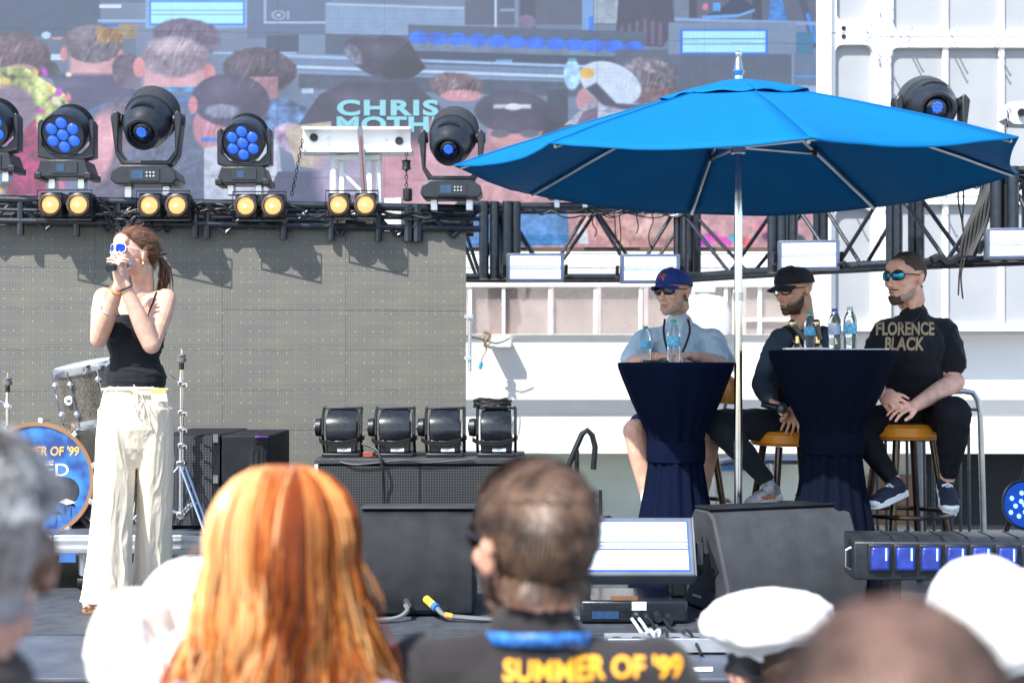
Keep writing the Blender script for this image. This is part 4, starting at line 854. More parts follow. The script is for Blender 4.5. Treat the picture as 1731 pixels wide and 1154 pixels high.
for cx0, cz0, s in ((95,888,1.),(110,868,.8),(120,873,.9),(92,862,.7)):
    b.add([P(cx0-1,cz0,DY-.0075), P(cx0+1,cz0,DY-.0075), P(cx0+.6,cz0-22*s,DY-.0075), P(cx0-.6,cz0-22*s,DY-.0075)], [(0,1,2,3)])
    for k in range(9):
        a = R(20*k+10); tx_, tz_ = cx0+9*s*math.cos(a), cz0-22*s-7*s*math.sin(a)+3
        b.add([P(cx0,cz0-22*s,DY-.0075), P((cx0+tx_)/2+1.2,(cz0-22*s+tz_)/2-2,DY-.0075), P(tx_,tz_+2,DY-.0075), P((cx0+tx_)/2-1.2,(cz0-22*s+tz_)/2+1.6,DY-.0075)], [(0,1,2,3)])
b.build('print_palms', pm('print_navy', (.008,.02,.07), .5), bd, smooth=0)
for k in range(10):
    a = R(36*k+14); d = Vector((math.cos(a), 0, math.sin(a))); p = Vector((dc.x, DY, dc.z)) + d*(dr+.012)
    l = MB().box(p - Vector((0,.0,0)), (.028,.03,.028), Matrix.Rotation(-a, 3, 'Y')).build('claw', CHROME, bd, bevel=.004); MB().cyl(p, p+Vector((0,.13,0)), .004, n=6).build('tension_rod', CHROME, l)
for s in (-1,1): MB().cyl((dc.x+s*.2, DY+.05, dc.z-.17), (dc.x+s*.34, DY-.05, RZ+.003), .01).build('spur', CHROME, bd)
# ---- tom
tc_ = P(152, 665, 6.85); 
tom = thing('floor_tom', 'glittering grey tom drum beside the singer above the bass drum', 'tom drum', tuple(tc_ - Vector((0,0,.14))))
Mt = Matrix.Translation(tc_) @ Matrix.Rotation(R(-10), 4, 'Y') @ Matrix.Rotation(R(8), 4, 'X')
MB(Mt).lathe([(.150,-.13),(.150,.13)], n=40).build('shell', MT['drum_sparkle'], tom)
for z, r in ((.135,.157),(-.135,.157)): MB(Mt).lathe([(.146,z-.02),(r,z-.02),(r+.003,z-.012),(r,z+.02),(.146,z+.02)], n=40, ring=True).build('hoop', CHROME, tom)
MB(Mt).lathe([(.147,.14),(.147,.145)], n=36).build('batter_head', pm('drum_head_clear', (.5,.55,.6), .3), tom); MB(Mt).lathe([(.147,-.146),(.147,-.14)], n=36).build('bottom_head', pm('drum_head_tan', (.35,.26,.22), .4), tom)
for k in range(7):
    a = R(51.4*k-104); c = Vector((math.cos(a)*.152, math.sin(a)*.152, 0)); 
    for z in (.075,-.075): MB(Mt).ell(c+Vector((0,0,z)), .019, n=10).build('lug', CHROME, tom)
    MB(Mt).cyl(c*1.06+Vector((0,0,-.14)), c*1.06+Vector((0,0,.14)), .0035, n=6).build('tension_rod', CHROME, tom)
bg = MB(Mt).cyl((-.062,-.139,.0), (-.066,-.152,.0), .022, n=20).build('badge', pm('badge_white', (.75,.76,.78), .4), tom)
text('badge_letters', 'dw', .026, Mt @ Matrix.Translation((-.066,-.1525,0)) @ Matrix.Rotation(R(-23),4,'Z') @ FACECAM, BLACK, tom, off=.0008, ext=.0004)
MB().cyl(tc_ + Vector((-.02,.1,-.13)), Vector((tc_.x-.06, 6.9, dc.z+dr)), .013).build('mount_post', CHROME, tom)
# ---- cymbal stands
def stand(label, px, ytop, ybot, Y, legs=True):
    p0 = P(px, ybot, Y); p0.z = RZ+.003; p1 = P(px, ytop, Y); t = thing('cymbal_stand', label, 'cymbal stand', tuple(p0)); x = p0.x
    MB().cyl((x, Y, RZ+.06), (x, Y, RZ+.40), .016, n=12).build('lower_tube', CHROME, t); MB().cyl((x, Y, RZ+.38), (x, Y, p1.z-.05), .0105, n=12).build('upper_tube', CHROME, t)
    MB().cyl((x, Y, p1.z-.05), (x, Y, p1.z), .004, n=8).build('threaded_rod', CHROME, t); MB().lathe([(.010,0),(.022,.004),(.022,.022),(.010,.026),(.02,.028),(.02,.038),(.01,.042)], (x, Y, p1.z-.065), n=16).build('felt', pm('felt_grey', (.14,.14,.15), .9), t); MB().cyl((x,Y,p1.z-.10),(x,Y,p1.z-.066),.012,n=10).build('sleeve', BLACK, t)
    for z in (p1.z-.17, p1.z-.31, p1.z-.39, p1.z-.47): MB().box((x, Y, z), (.034,.034,.03)).build('clamp', CHROME, t, bevel=.006); MB().tube([(x+.01,Y-.03,z),(x+.035,Y-.04,z+.004),(x+.035,Y-.04,z-.012)], .005, 5).build('wing_nut', CHROME, t)
    MB().cyl((x,Y,p1.z-.17),(x-.06,Y,p1.z-.13),.006).build('tilt_arm', CHROME, t)
    for k in range(3):
        a = R(100*k - 50 + 20*k); d = Vector((math.cos(a), math.sin(a), 0)); s = Vector((-d.y, d.x, 0))*.012
        top = Vector((x, Y, RZ+.33)); low = Vector((x, Y, RZ+.08)); foot = top*0 + Vector((x, Y, RZ+.012)) + d*.27
        mid = top.lerp(foot, .55)
        for q in (s, -s): MB().cyl(top+q, foot+q, .006, n=6).build('leg', CHROME, t); MB().cyl(low+q, mid+q, .005, n=6).build('brace', CHROME, t)
        MB().ell(foot, (.02,.02,.012), n=8).build('rubber_foot', BLACK, t)
    MB().box((x, Y, RZ+.33), (.045,.045,.03)).build('collar', CHROME, t, bevel=.006); MB().box((x, Y, RZ+.08), (.045,.045,.03)).build('collar', CHROME, t, bevel=.006)
    return t
stand('chrome cymbal stand without cymbal, right of the singer on the riser', 307, 590, 880, 6.62)
stand('chrome cymbal stand without cymbal near the left edge above the bass drum', 13, 630, 880, 7.05)
t = thing('double_pedal', 'black and chrome drum hardware on the riser left of the singer leg', 'drum hardware', tuple(P(150, 890, 6.7)))
for i, (a, b, c, d) in enumerate(((125,860,150,890),(150,820,170,890),(160,840,130,880),(232,830,224,880),(228,790,232,850),(222,860,236,890))): MB().cyl(P(a,b,6.75), P(c,d,6.75), .008 if i % 2 else .014).build('bar', CHROME if i % 2 else BLACK, t)
# ---- four moving lights seen from behind on the cabinet
def barrel(label):
    t = thing('barrel_light', label, 'stage light', group='four glossy black barrel lights on the long cabinet')
    MB().lathe([(.085,-.085),(.108,-.078),(.112,-.05),(.112,.05),(.108,.078),(.085,.085)], (0,.12,.135), (1,0,0), 32).build('barrel', BLACKG, t)
    MB().bx(-.082, .082, .02, .22, .02, .09).build('lower_body', BLACKG, t, bevel=.01); MB().bx(-.10, .10, .0, .24, 0, .02).build('base', BLACK, t, bevel=.006)
    for x in (-.10, .10): MB().tube([(x,.10,.02),(x,.03,.12),(x,.05,.22),(x,.10,.252),(x*.95,.12,.255)], .008, 6).build('yoke_arm', BLACK, t)
    MB().bx(-.10, .10, .09, .12, .246, .258).build('handle', BLACK, t, bevel=.004)
    k = MB().lathe([(.03,-.04),(.045,-.036),(.05,-.01),(.045,0)], (-.108,.10,.15), (1,0,0), 20).build('pan_drum', BLACK, t); MB().cyl((-.152,.10,.15),(-.147,.10,.15),.018,n=14).build('hub_cap', STEEL, k)
    MB().bx(-.02, .05, .0155, .0195, .028, .044).build('label_plate', LABELW, t, smooth=0)
    for z in (.07, .082): MB().tube([(-.125,.10,z+.01),(-.1,.012,z),(0,.002,z-.006),(.08,.01,z+.01),(.11,.10,z+.02)], .006, 5).build('tied_cable', CABLE, t)
    return t
bl = barrel('barrel light leftmost on the cabinet, next to the singer side')
bl.location = (P(577,0,7.12).x, 7.10, .599)
for px, lab in ((667, 'second barrel light from the left on the cabinet'), (752, 'third barrel light from the left, in front of the LED wall edge'), (839, 'rightmost barrel light on the cabinet, topped by a coiled cable')):
    dup(bl, (P(px,0,7.12).x, 7.10, .599), 0, lab)
cx_ = P(839,0,7.15).x
b = []
for i in range(60): a = i*.62; b.append((cx_-.02 + math.cos(a)*(.09+.012*math.sin(i*1.7)), 7.2 + math.sin(a)*.05, .865 + .006*(i//10) + .008*math.sin(i*2.1)))
tag(cable('coiled_cable', b, .006, CABLE, seg=3), 'black coiled cable lying on top of the rightmost barrel light', 'cable')
tag(cable('draped_cable', [P(612,750,7.0), P(636,760,6.96), P(646,790,6.94), P(648,830,6.97), P(649,880,6.97)], .007, CABLE), 'black cable hanging down the front of the long speaker cabinet', 'cable')
tag(cable('floor_cable', [P(560,775,7.02), P(600,785,6.98), P(680,778,6.98), P(720,782,6.98), P(800,776,6.98)], .006, CABLE), 'thin cable running along the top edge of the long cabinet', 'cable')
MB_ = tag(MB().bx(P(615,0,7.1).x, P(632,0,7.1).x, 7.06, 7.1, .60, .63).build('power_strip', pm('strip_red', (.25,.06,.05), .5), None, bevel=.004), 'small dark red power connector between the two left barrel lights', 'connector')
# ---- wedge monitors seen from behind
def wedge(name, label, w, loc, rz, mat, h=.45, d=.52):
    t = thing(name, label, 'stage monitor', loc, rz)
    prof = [(.02,.008),(0,.13),(.13,h-.03),(.18,h),(.30,h),(d,.14),(d,.008)]
    put(MB().prism([(-w/2, y, z) for y, z in prof], (w, 0, 0)).mesh('cabinet'), 'cabinet', mat, t, local=True, bevel=.012)
    return t, w
def local_build(mb, name, mat, t, **kw):
    me = mb.mesh(name); return put(me, name, mat, t, local=True, **kw)
wL, ww = wedge('stage_monitor', 'black wedge monitor between the red-haired woman and the bearded man', .50, (P(703,0,5.82).x, 5.80, .006), 0, SPK, .445)
local_build(MB().bx(-.25, .25, .15, .30, .446, .456), 'top_lip', SPKW, wL, bevel=.004); 
local_build(MB().bx(-.02, .14, .012, .02, .03, .10), 'socket_plate', BLACK, wL)
Mx = Matrix.Rotation(0, 4, 'Z')
o = text('marking', 'M4', .04, wm(wL) @ Matrix.Translation((.02,.008,.102)) @ FACECAM, WHITEG, wL, off=.0008, ext=.0008)
wx = wL.location.x - .04
MB().cyl((wx-.0, 5.81, .075), (wx+.01, 5.77, .065), .016).build('plug', STEEL, wL); MB().cyl((wx+.085, 5.81, .085), (wx+.12, 5.76, .065), .017).build('plug', pm('plug_yellow', (.75,.5,.05), .4), wL); MB().cyl((wx+.12, 5.76, .065), (wx+.135, 5.74, .058), .018).build('plug_ring', pm('plug_blue', (.03,.15,.5), .4), wL)
tag(cable('monitor_cable', [(wx+.135,5.74,.058),(wx+.17,5.71,.035),(wx+.25,5.70,.026),(wx+.4,5.69,.02),(wx+.6,5.75,.016),(wx+.8,5.72,.016)], .011, pm('cable_grey', (.12,.13,.14), .5)), 'grey cable with yellow and blue plug running from the left wedge monitor', 'cable')
tag(cable('monitor_cable', [(wx,5.77,.065),(wx+.01,5.73,.05),(wx-.03,5.70,.025),(wx-.12,5.68,.018),(wx-.3,5.7,.014)], .011, MT['cable_grey']), 'grey cable with silver plug leaving the left wedge monitor to the left', 'cable')
MB().cyl((wx+.17,5.71,.036),(wx+.20,5.706,.03),.0125).build('tape_band', pm('tape_orange', (.8,.3,.03), .5), wL)
wR, ww = wedge('stage_monitor', 'worn grey wedge monitor with triangular side vents in front of the umbrella pole', .70, (P(1348,0,5.9).x, 5.86, .006), R(20), SPKW, .445, .55)
local_build(MB().bx(-.35, .35, .16, .30, .446, .457), 'top_lip', SPK, wR, bevel=.004)
for tri in ([(.07,.20),(.18,.33),(.13,.14)], [(.10,.10),(.16,.22),(.20,.10)], [(.20,.24),(.22,.33),(.26,.24)]):
    local_build(MB().prism([(-.3545, y, z) for y, z in tri], (.003,0,0)), 'side_vent', BLACK, wR, smooth=0)
for k in range(4): local_build(MB().cyl((-.354,.24+.02*k,.06),(-.351,.24+.02*k,.06),.006,n=8), 'screw', WHITEG, wR)
# ---- blue lens bar light
t = thing('bar_light', 'black bar light with a row of square blue lenses in front of the orange stool', 'bar light', (P(1440,0,5.6).x, 5.56, .006), R(-3))
n = 11
local_build(MB().prism([(0,.0,.20),(0,-.01,.24),(0,0,.355),(0,.04,.375),(0,.22,.375),(0,.22,.20)], (n*.102+.06,0,0)), 'housing', FIX, t, bevel=.006)
LQ = pm('square_lens_blue', (.008,.02,.12), .12, coat=1, emit=(.005,.035,.48), es=.35, var=.7, scale=22)
for k in range(n):
    x = .10 + .102*k
    c = local_build(MB().prism([(x-.047,-.018,.235),(x+.047,-.018,.235),(x+.047,-.018,.35),(x-.047,-.018,.35)], (0,.015,0)), 'lens_cell', BLACK, t, bevel=.006)
    me = MB().box((x,-.019,.292), (.076,.022,.096)).mesh('lens'); put(me, 'lens', LQ, c, local=True, bevel=.0105, smooth=80)
    put(MB().box((x+.022,-.0305,.31), (.006,.001,.05)).mesh('glint'), 'painted_glint', LENSW, c, local=True, smooth=0)  # glint painted on each lens as a pale glowing strip
    local_build(MB().bx(x+.050, x+.053, -.004, .22, .372, .379), 'top_seam', BLACK, t, smooth=0)
for k in range(10): local_build(MB().bx(-.004, -.0005, .06, .12, .235+.012*k, .241+.012*k), 'vent_slot', BLACK, t, smooth=0)
local_build(MB().tube([(-.01,.02,.33),(-.03,.02,.32),(-.03,.02,.25),(-.01,.02,.24)], .004, 5), 'end_handle', STEEL, t)
for x in (.15, .45, .85): local_build(MB().bx(x, x+.05, .04, .16, .0, .20), 'foot_bracket', FIX, t, bevel=.004)
# ---- round blue led lamp at the right edge
t = thing('round_led_lamp', 'round black lamp with blue light-emitting dots at the right edge', 'stage light', tuple(P(1732, 900, 6.6)))
M = Matrix.Translation(P(1733, 853, 6.6)) @ Matrix.Rotation(R(-50), 4, 'Z')
MB(M).lathe([(.09,.16),(.12,.12),(.125,0),(.118,-.01),(.112,0),(.05,.002)], axis=(0,1,0), n=28).build('housing', BLACKG, t); MB(M).lathe([(.110,-.002),(.110,.0),(.02,.0)], axis=(0,1,0), n=28).build('face', pm('face_blue', (.02,.06,.3), .2, emit=(.01,.06,.4), es=.5), t)
for i in range(13):
    a = i*2.4; r = .024*math.sqrt(i); MB(M).ell((math.cos(a)*r,-.006,math.sin(a)*r), (.012,.006,.012), n=8).build('led', LENSW, t)
MB().cyl(P(1700,900,6.75), P(1738,780,6.75), .012).build('stand_leg', BLACK, t); MB().cyl(P(1738,780,6.75), P(1770,900,6.75), .012).build('stand_leg', BLACK, t)
# ---- black steel railing right
t = thing('steel_railing', 'curved silver railing with many vertical bars behind the right stool', 'railing', tuple(P(1600, 900, 7.3)))
RL = pm('railing_metal', (.12,.13,.14), .3, .7, var=.2)
p = lambda a, b, Y=7.35: P(a, b, Y)
MB().tube([p(1600,662), p(1630,661), p(1645,664), p(1653,676), p(1657,700), p(1660,800), p(1663,905)], .016, 10).build('top_rail', STEEL, t)
for i, px in enumerate((1482, 1497, 1512, 1533, 1547, 1562, 1577, 1592, 1607, 1622, 1637)): MB().cyl(p(px,742 if px<1600 else 690), p(px+2,905), .009, n=8).build('bar', RL, t)
MB().cyl(p(1475,742), p(1600,742), .013).build('rail', RL, t); MB().cyl(p(1475,905), p(1664,905), .013).build('rail', RL, t); MB().cyl(p(1600,662), p(1600,745), .013).build('post', RL, t)
MB().cyl(p(1555,742,7.45), p(1557,905,7.45), .02).build('post', WHITEG, t); MB().cyl(p(1604,692), p(1657,692), .009).build('rail', RL, t)
t = thing('curved_handrail', 'dark curved handrail end standing between the cabinet and the first table', 'handrail', tuple(P(975, 800, 7.6)))
MB().tube([P(960,790,7.6), P(972,760,7.6), P(984,733,7.6), P(993,727,7.6), P(1001,735,7.6), P(1006,755,7.6), P(1003,793,7.6)], .017, 10).build('rail', pm('handrail_dark', (.04,.045,.05), .3, .6), t)
MB().cyl(P(975,760,7.6), Vector((P(975,0,7.6).x, 7.6, .007)), .014).build('post', MT['handrail_dark'], t)
t = thing('silver_handrail', 'silver horizontal handrail seen between the first table and the orange stool', 'handrail', tuple(P(1260, 900, 7.9)))
MB().tube([P(1198,800,8.4), P(1215,783,8.4), P(1250,777,8.4), P(1330,777,8.4), P(1420,777,8.4)], .028, 10).build('rail', STEEL, t); MB().cyl(P(1209,790,8.4), P(1209,930,8.4), .02).build('post', STEEL, t); MB().cyl(P(1300,780,8.4), P(1300,930,8.4), .02).build('post', STEEL, t)
t = thing('small_stand', 'short black upright with a curved foot behind the front strobe', 'stand', tuple(P(1014, 905, 7.2)))
MB().bx(P(1012,0,7.2).x, P(1018,0,7.2).x, 7.2, 7.215, .006, HC-(828-HZ)*7.2/F).build('upright', BLACK, t); MB().tube([P(1008,880,7.2), P(1016,874,7.2), P(1030,873,7.2), P(1038,880,7.2)], .01, 6).build('arc', BLACK, t)
# ---- cocktail tables in stretch covers
def table_cover(label, x, Y, ztop, r, seed, tone):
    t = thing('cocktail_table', label, 'cocktail table', (x, Y, .006), R(20*seed), 'cocktail tables in navy stretch covers')
    mt = pm(tone[0], tone[1], .9, var=.1, scale=5, spec=.08)
    h = ztop
    prof = [(.0,h),(r*.6,h),(r-.004,h-.001),(r,h-.008),(r-.004,h-.03),(r*.92,h-.08),(r*.76,h-.19),(r*.60,h-.28),(r*.50,h-.34),(r*.455,h-.40),(r*.445,h-.46),(r*.47,h-.52),(r*.52,h-.62),(r*.60,h-.75),(r*.68,h-.88),(r*.76,.10),(r*.80,.03),(r*.81,.012)]
    prof = [(max(a,.01), b) for a, b in prof]
    # densify
    pr = []
    for (a, b), (c, d) in zip(prof, prof[1:]):
        for i in range(3): pr.append((a+(c-a)*i/3, b+(d-b)*i/3))
    pr.append(prof[-1])
    def fold(a, z):
        u = (h - z)/h
        if u < .02: return 1
        A_ = .012 + .05*min(1, max(0, (u-.1)/.25)); lowe = max(0, (u-.42)/.5)
        return 1 + A_*(.6*math.sin(a*17+seed+z*1.5) + .5*math.sin(a*11+2.1*seed-z*2)) + lowe*.05*math.sin(a*9+seed*3)
    me = MB().lathe(pr, n=160, fold=fold).mesh('stretch_cover'); put(me, 'stretch_cover', mt, t, local=True, smooth=60)
    rs = r*.47
    sash = MB().lathe([(rs-.01,h-.475),(rs+.008,h-.475),(rs+.011,h-.43),(rs+.008,h-.375),(rs-.01,h-.375)], n=64, fold=lambda a, z: 1+.03*math.sin(a*5+seed)+.01*math.sin(a*13+z*40)).mesh('sash'); s = put(sash, 'sash', mt, t, local=True)
    put(MB().box((rs*.8, -rs*.62, h-.425), (.012,.02,.125)).mesh('sash_knot'), 'sash_knot', mt, s, local=True, bevel=.004)
    put(MB().lathe([(.22,0),(.22,.012),(.05,.02)], n=32).mesh('base_plate'), 'base_plate', SPKW, t, local=True)
    return t
T1 = P(1142, 0, 6.55).x; T2 = P(1407, 0, 6.27).x; z1, z2 = 1.094, 1.150
NV = ('cover_navy', (.003, .006, .022))
table_cover('navy covered cocktail table in front of the man in the blue cap', T1, 6.55, z1-.006, .279, 1, NV)
table_cover('darker navy covered cocktail table between the two men in black', T2, 6.27, z2-.006, .29, 2, ('cover_darknavy', (.003, .005, .014)))
# ---- bar stools
def stool(label, x, Y, zs, r=.19, back=None):
    t = thing('bar_stool', label, 'bar stool', (x, Y, .006), 0, 'bar stools with orange seats')
    z = zs - .006
    s = put(MB().lathe([(.02,z-.075),(r-.012,z-.075),(r,z-.06),(r,z-.02),(r-.015,z-.004),(r*.5,z),(.01,z)], n=40).mesh('seat'), 'seat', ORANGE, t, local=True); put(MB().lathe([(r-.006,z-.066),(r+.004,z-.063),(r-.006,z-.06)], n=40).mesh('piping'), 'piping', ORANGE, s, local=True)
    for k in range(4):
        a = R(45+90*k+12); d = Vector((math.cos(a), math.sin(a), 0))
        l = put(MB().cyl(d*(r*.72)+Vector((0,0,z-.08)), d*(r*1.32), .019, .015, 12).mesh('leg'), 'leg', BRONZE, t, local=True); put(MB().cyl(d*(r*1.32)+Vector((0,0,.0)), d*(r*1.32)+Vector((0,0,.02)), .018, n=10).mesh('leg_cap'), 'leg_cap', BLACK, l, local=True)
    put(MB().tube([(math.cos(R(15*i))*r*1.24, math.sin(R(15*i))*r*1.24, .36) for i in range(24)], .011, 8, True).mesh('foot_ring'), 'foot_ring', BRONZE, t, local=True)
    if back:
        a = R(back[0]); c = Vector((math.cos(a), math.sin(a), 0)); pts = []
        b = MB(); arc = [R(back[0]-42+84*i/12) for i in range(13)]
        rr_ = r*1.05; hh = back[1]
        vs = []; 
        for q in arc:
            e = math.cos((q-a)/R(42)*math.pi/2)**.4 if abs(q-a) < R(41.9) else 0.0
            for rad, zz_ in ((rr_, hh-.02), (rr_+.035, hh-.02), (rr_+.06, hh+.14*e), (rr_+.02, hh+.145*e)): vs.append((math.cos(q)*rad, math.sin(q)*rad, z+zz_))
        fs = [(i*4+j, i*4+(j+1)%4, (i+1)*4+(j+1)%4, (i+1)*4+j) for i in range(12) for j in range(4)] + [(0,1,2,3),(51,50,49,48)]
        put(b.add(vs, fs).mesh('backrest'), 'backrest', ORANGE, t, local=True, bevel=.008)
        for s_ in (-20, 20): q = a + R(s_); put(MB().cyl((math.cos(q)*r*.9, math.sin(q)*r*.9, z-.05), (math.cos(q)*(rr_+.02), math.sin(q)*(rr_+.02), z+hh), .009, n=8).mesh('back_post'), 'back_post', STEEL, t, local=True)
    return t
stool('orange seated bar stool under the man in the black cap', P(1335,0,6.82).x, 6.82, HC-(726-HZ)*6.82/F, .195)
stool('orange seated bar stool under the man with goatee, its backrest showing', P(1530,0,6.58).x, 6.58, HC-(714-HZ)*6.58/F, .185, (25, .16))
stool('bar stool almost hidden behind the man in the white shirt', P(1165,0,7.08).x, 7.08, HC-(722-HZ)*7.08/F, .19, (40, .14))
# ================================================================ PEOPLE
def skin(name, col, rough=.5):
    return pm(name, col, rough, var=.16, scale=22, bump=.06, bscale=160, sss=.12, spec=.35)
def headM(c, yaw, pitch=0., roll=0., s=1.): return Matrix.Translation(c) @ Matrix.Rotation(R(yaw), 4, 'Z') @ Matrix.Rotation(R(pitch), 4, 'X') @ Matrix.Rotation(R(roll), 4, 'Y') @ Matrix.Scale(s, 4)
def head_prims(mb, M, nose=1., jaw=1., fem=False):
    def E(c, r, rot=None):
        b = MB(M); b.ell(c, r, rot, 18); mb.v_add(b)
    E((0,.014,.030), (.074,.096,.086)); E((0,-.030,-.030), (.060*(.95 if fem else 1),.062,.082)); E((0,-.006,-.045), (.060,.07,.055))
    E((0,-.046,-.083), (.043*jaw,.042,.032)); E((0,-.074,-.101), (.020*jaw,.018,.016)); E((0,-.030,-.078), (.052*jaw,.045,.030))
    E((0,-.079,.026), (.050,.016,.013)); E((0,-.066,.050), (.052,.030,.036))
    for s in (-1, 1):
        E((s*.036,-.068,-.022), (.024,.020,.022)); E((s*.076,.012,-.010), (.010,.017,.031), Matrix.Rotation(s*R(14), 3, 'Z')); E((s*.080,.020,.006), (.008,.015,.018), Matrix.Rotation(s*R(20), 3, 'Z'))
        E((s*.011,-.100,-.037), (.009,.009,.007))
    b = MB(M); b.cap((0,-.086,.014), (0,-.106*nose,-.028), .007, .0115); b.cap((0,-.098,-.030), (0,-.110*nose,-.032), .009, .0095); mb.v_add(b)
    E((0,-.090,-.060), (.024,.010,.0055)); E((0,-.088,-.070), (.020,.010,.0065))
def v_add(self, b): o = len(self.v); self.v += b.v; self.f += [[i+o for i in f] for f in b.f]
MB.v_add = v_add
def shell(me_obj, M, pred, name, mat, parent, off=.004, nz=.0, nf=60, root=None):
    """thin layer grown over a region of an existing surface (hair, beard)"""
    Wm = wm(me_obj); Mi = M.inverted(); bm = bmesh.new(); bm.from_mesh(me_obj.data); bm.transform(Wm)
    loc = {v: Mi @ v.co for v in bm.verts}
    keep = [f for f in bm.faces if all(pred(loc[v]) for v in f.verts)]; ks = set(keep)
    bmesh.ops.delete(bm, geom=[f for f in bm.faces if f not in ks], context='FACES')
    bm.normal_update()
    for v in list(bm.verts):
        l = loc.get(v); e = any(x.is_boundary for x in v.link_edges)
        v.co += v.normal * (-.002 if e else off * (1 + nz*noise.noise(l*nf)) )
    me = bpy.data.meshes.new(name); bm.to_mesh(me); bm.free()
    return put(me, name, mat, parent, smooth=180)
def strands(name, me_obj, M, pred, mats, parent, n, length, comb, r=.0012, seed=1, lift=.3, curl=0.):
    rr = random.Random(seed); Wm = wm(me_obj); Mi = M.inverted(); me = me_obj.data
    ps = [(p, Wm @ p.center) for p in me.polygons]; ps = [(p, c) for p, c in ps if pred(Mi @ c)]
    out = [MB() for _ in mats]; R3 = M.to_3x3().normalized()
    for k in range(n):
        p, c = rr.choice(ps); nrm = (Wm.to_3x3() @ p.normal).normalized(); l = Mi @ c
        d = R3 @ Vector(comb(l)); d = (d - nrm*d.dot(nrm)); 
        if d.length < 1e-4: continue
        d.normalize(); d = (d + nrm*lift*rr.uniform(.6,1.4) + Vector((rr.uniform(-.25,.25),)*3)*.6).normalized()
        L_ = length*rr.uniform(.6, 1.2); side = d.cross(nrm).normalized()*r; c = c + nrm*.0015
        m1 = c + d*L_*.5 + nrm*L_*.06 + side*curl*rr.uniform(-4,4); m2 = c + d*L_ - nrm*L_*.10*(lift*2)
        out[min(int(max(0, noise.noise(l*30)*.9+.5 + rr.uniform(-.25,.25))*len(mats)), len(mats)-1)].add([c-side, c+side, m1+side*.8, m1-side*.8, m2], [(0,1,2,3), (3,2,4)])
    for b, mt in zip(out, mats):
        if b.v: me2 = bpy.data.meshes.new(name); me2.from_pydata([tuple(v) for v in b.v], [], b.f); put(me2, name, mt, parent, smooth=180, kind='stuff')
def hand(mb, wrist, d, palm, thumb_side, curl=(35,45,30), spread=6., scale=1., thumb=(30, 20), idx=None):
    """d: wrist->knuckles, palm: palm normal, thumb_side: +1/-1"""
    z = Vector(d).normalized(); y = -(Vector(palm) - z*Vector(palm).dot(z)).normalized(); x = y.cross(z)*thumb_side
    def T(v): return Vector(wrist) + (x*v[0] + y*v[1] + z*v[2])*scale
    Rm = Matrix((x, y, z)).transposed()
    def E(c, r): 
        b = MB(); b.ell(T(c), tuple(q*scale for q in r), Rm, 12); mb.v_add(b)
    E((0,0,.045), (.041,.0145,.050)); E((.022,-.008,.035), (.018,.015,.032)); E((0,0,.008), (.028,.019,.03))
    for i, (bx_, L_, r) in enumerate(((.031,.074,.0088),(.0105,.082,.0090),(-.0105,.076,.0086),(-.030,.060,.0078))):
        cu = curl if idx is None or i not in idx else idx[i]
        p = Vector((bx_, 0, .086 - abs(bx_)*.18)); ang = 0; sp = R(spread)*(bx_/.03)
        for f_, c in zip((.44,.31,.25), cu):
            ang += R(c); dd = Vector((math.sin(sp)*math.cos(ang), -math.sin(ang), math.cos(ang)*math.cos(sp))); q = p + dd*L_*f_
            b = MB(); b.cap(T(p), T(q), r*scale, r*.93*scale, 9); mb.v_add(b); p = q; r *= .93
    p = Vector((.030,-.006,.028)); q = p + Vector((math.sin(R(thumb[0]))*.036, -.016, math.cos(R(thumb[0]))*.036)); w = q + Vector((math.sin(R(thumb[0]-25))*.03, -.010-.02*math.sin(R(thumb[1])), math.cos(R(thumb[0]-25))*.03))
    b = MB(); b.cap(T(p), T(q), .0125*scale, .0105*scale, 9); b.cap(T(q), T(w), .0105*scale, .0088*scale, 9); mb.v_add(b)
def lens_glasses(M, parent, frame, lens, name='sunglasses', aviator=False, w=.058, h=.042, y=-.097):
    g = None
    b = MB(M)
    for s in (-1, 1):
        pts = []
        for i in range(14):
            a = 6.28318*i/14; cx_, cz_ = math.cos(a), math.sin(a); n_ = 2.0 if aviator else 3.2
            q = (abs(cx_)**n_ + abs(cz_)**n_)**(-1/n_); xx_ = cx_*q*w/2; zz_ = cz_*q*h/2
            if aviator: zz_ = zz_ - .004*(1 - s*cx_) ; xx_ *= 1 if zz_ > 0 else .88
            pts.append((s*.033 + xx_, y + .012*((s*.033+xx_)/.065)**2*1.6, .010 + zz_))
        b.tube(pts, .0027, 5, True)
    b.tube([(-.008, y, .014), (0, y-.003, .016), (.008, y, .014)], .0026, 5)
    if aviator: b.tube([(-.012, y, .028), (0, y-.002, .029), (.012, y, .028)], .0022, 5)
    g = b.build(name, frame, parent, label='') if False else b.build(name, frame, parent)
    for s in (-1, 1):
        MB(M).tube([(s*.062, y+.018, .016), (s*.074, -.04, .014), (s*.080, .01, .010), (s*.079, .03, -.004)], .0028, 5).build('temple', frame, g)
        pts = []
        for i in range(16):
            a = 6.28318*i/16; cx_, cz_ = math.cos(a), math.sin(a); n_ = 2.0 if aviator else 3.2
            q = (abs(cx_)**n_ + abs(cz_)**n_)**(-1/n_); xx_ = cx_*q*w/2*.97; zz_ = cz_*q*h/2*.97
            if aviator: zz_ = zz_ - .004*(1 - s*cx_); xx_ *= 1 if zz_ > 0 else .88
            pts.append((s*.033 + xx_, y + .001 + .012*((s*.033+xx_)/.065)**2*1.6, .010 + zz_))
        c = (s*.033, y-.004, .010); n0 = len(pts)
        MB(M).add(pts + [c], [(i, (i+1) % n0, n0) for i in range(n0)]).build('lens', lens, g)
    return g
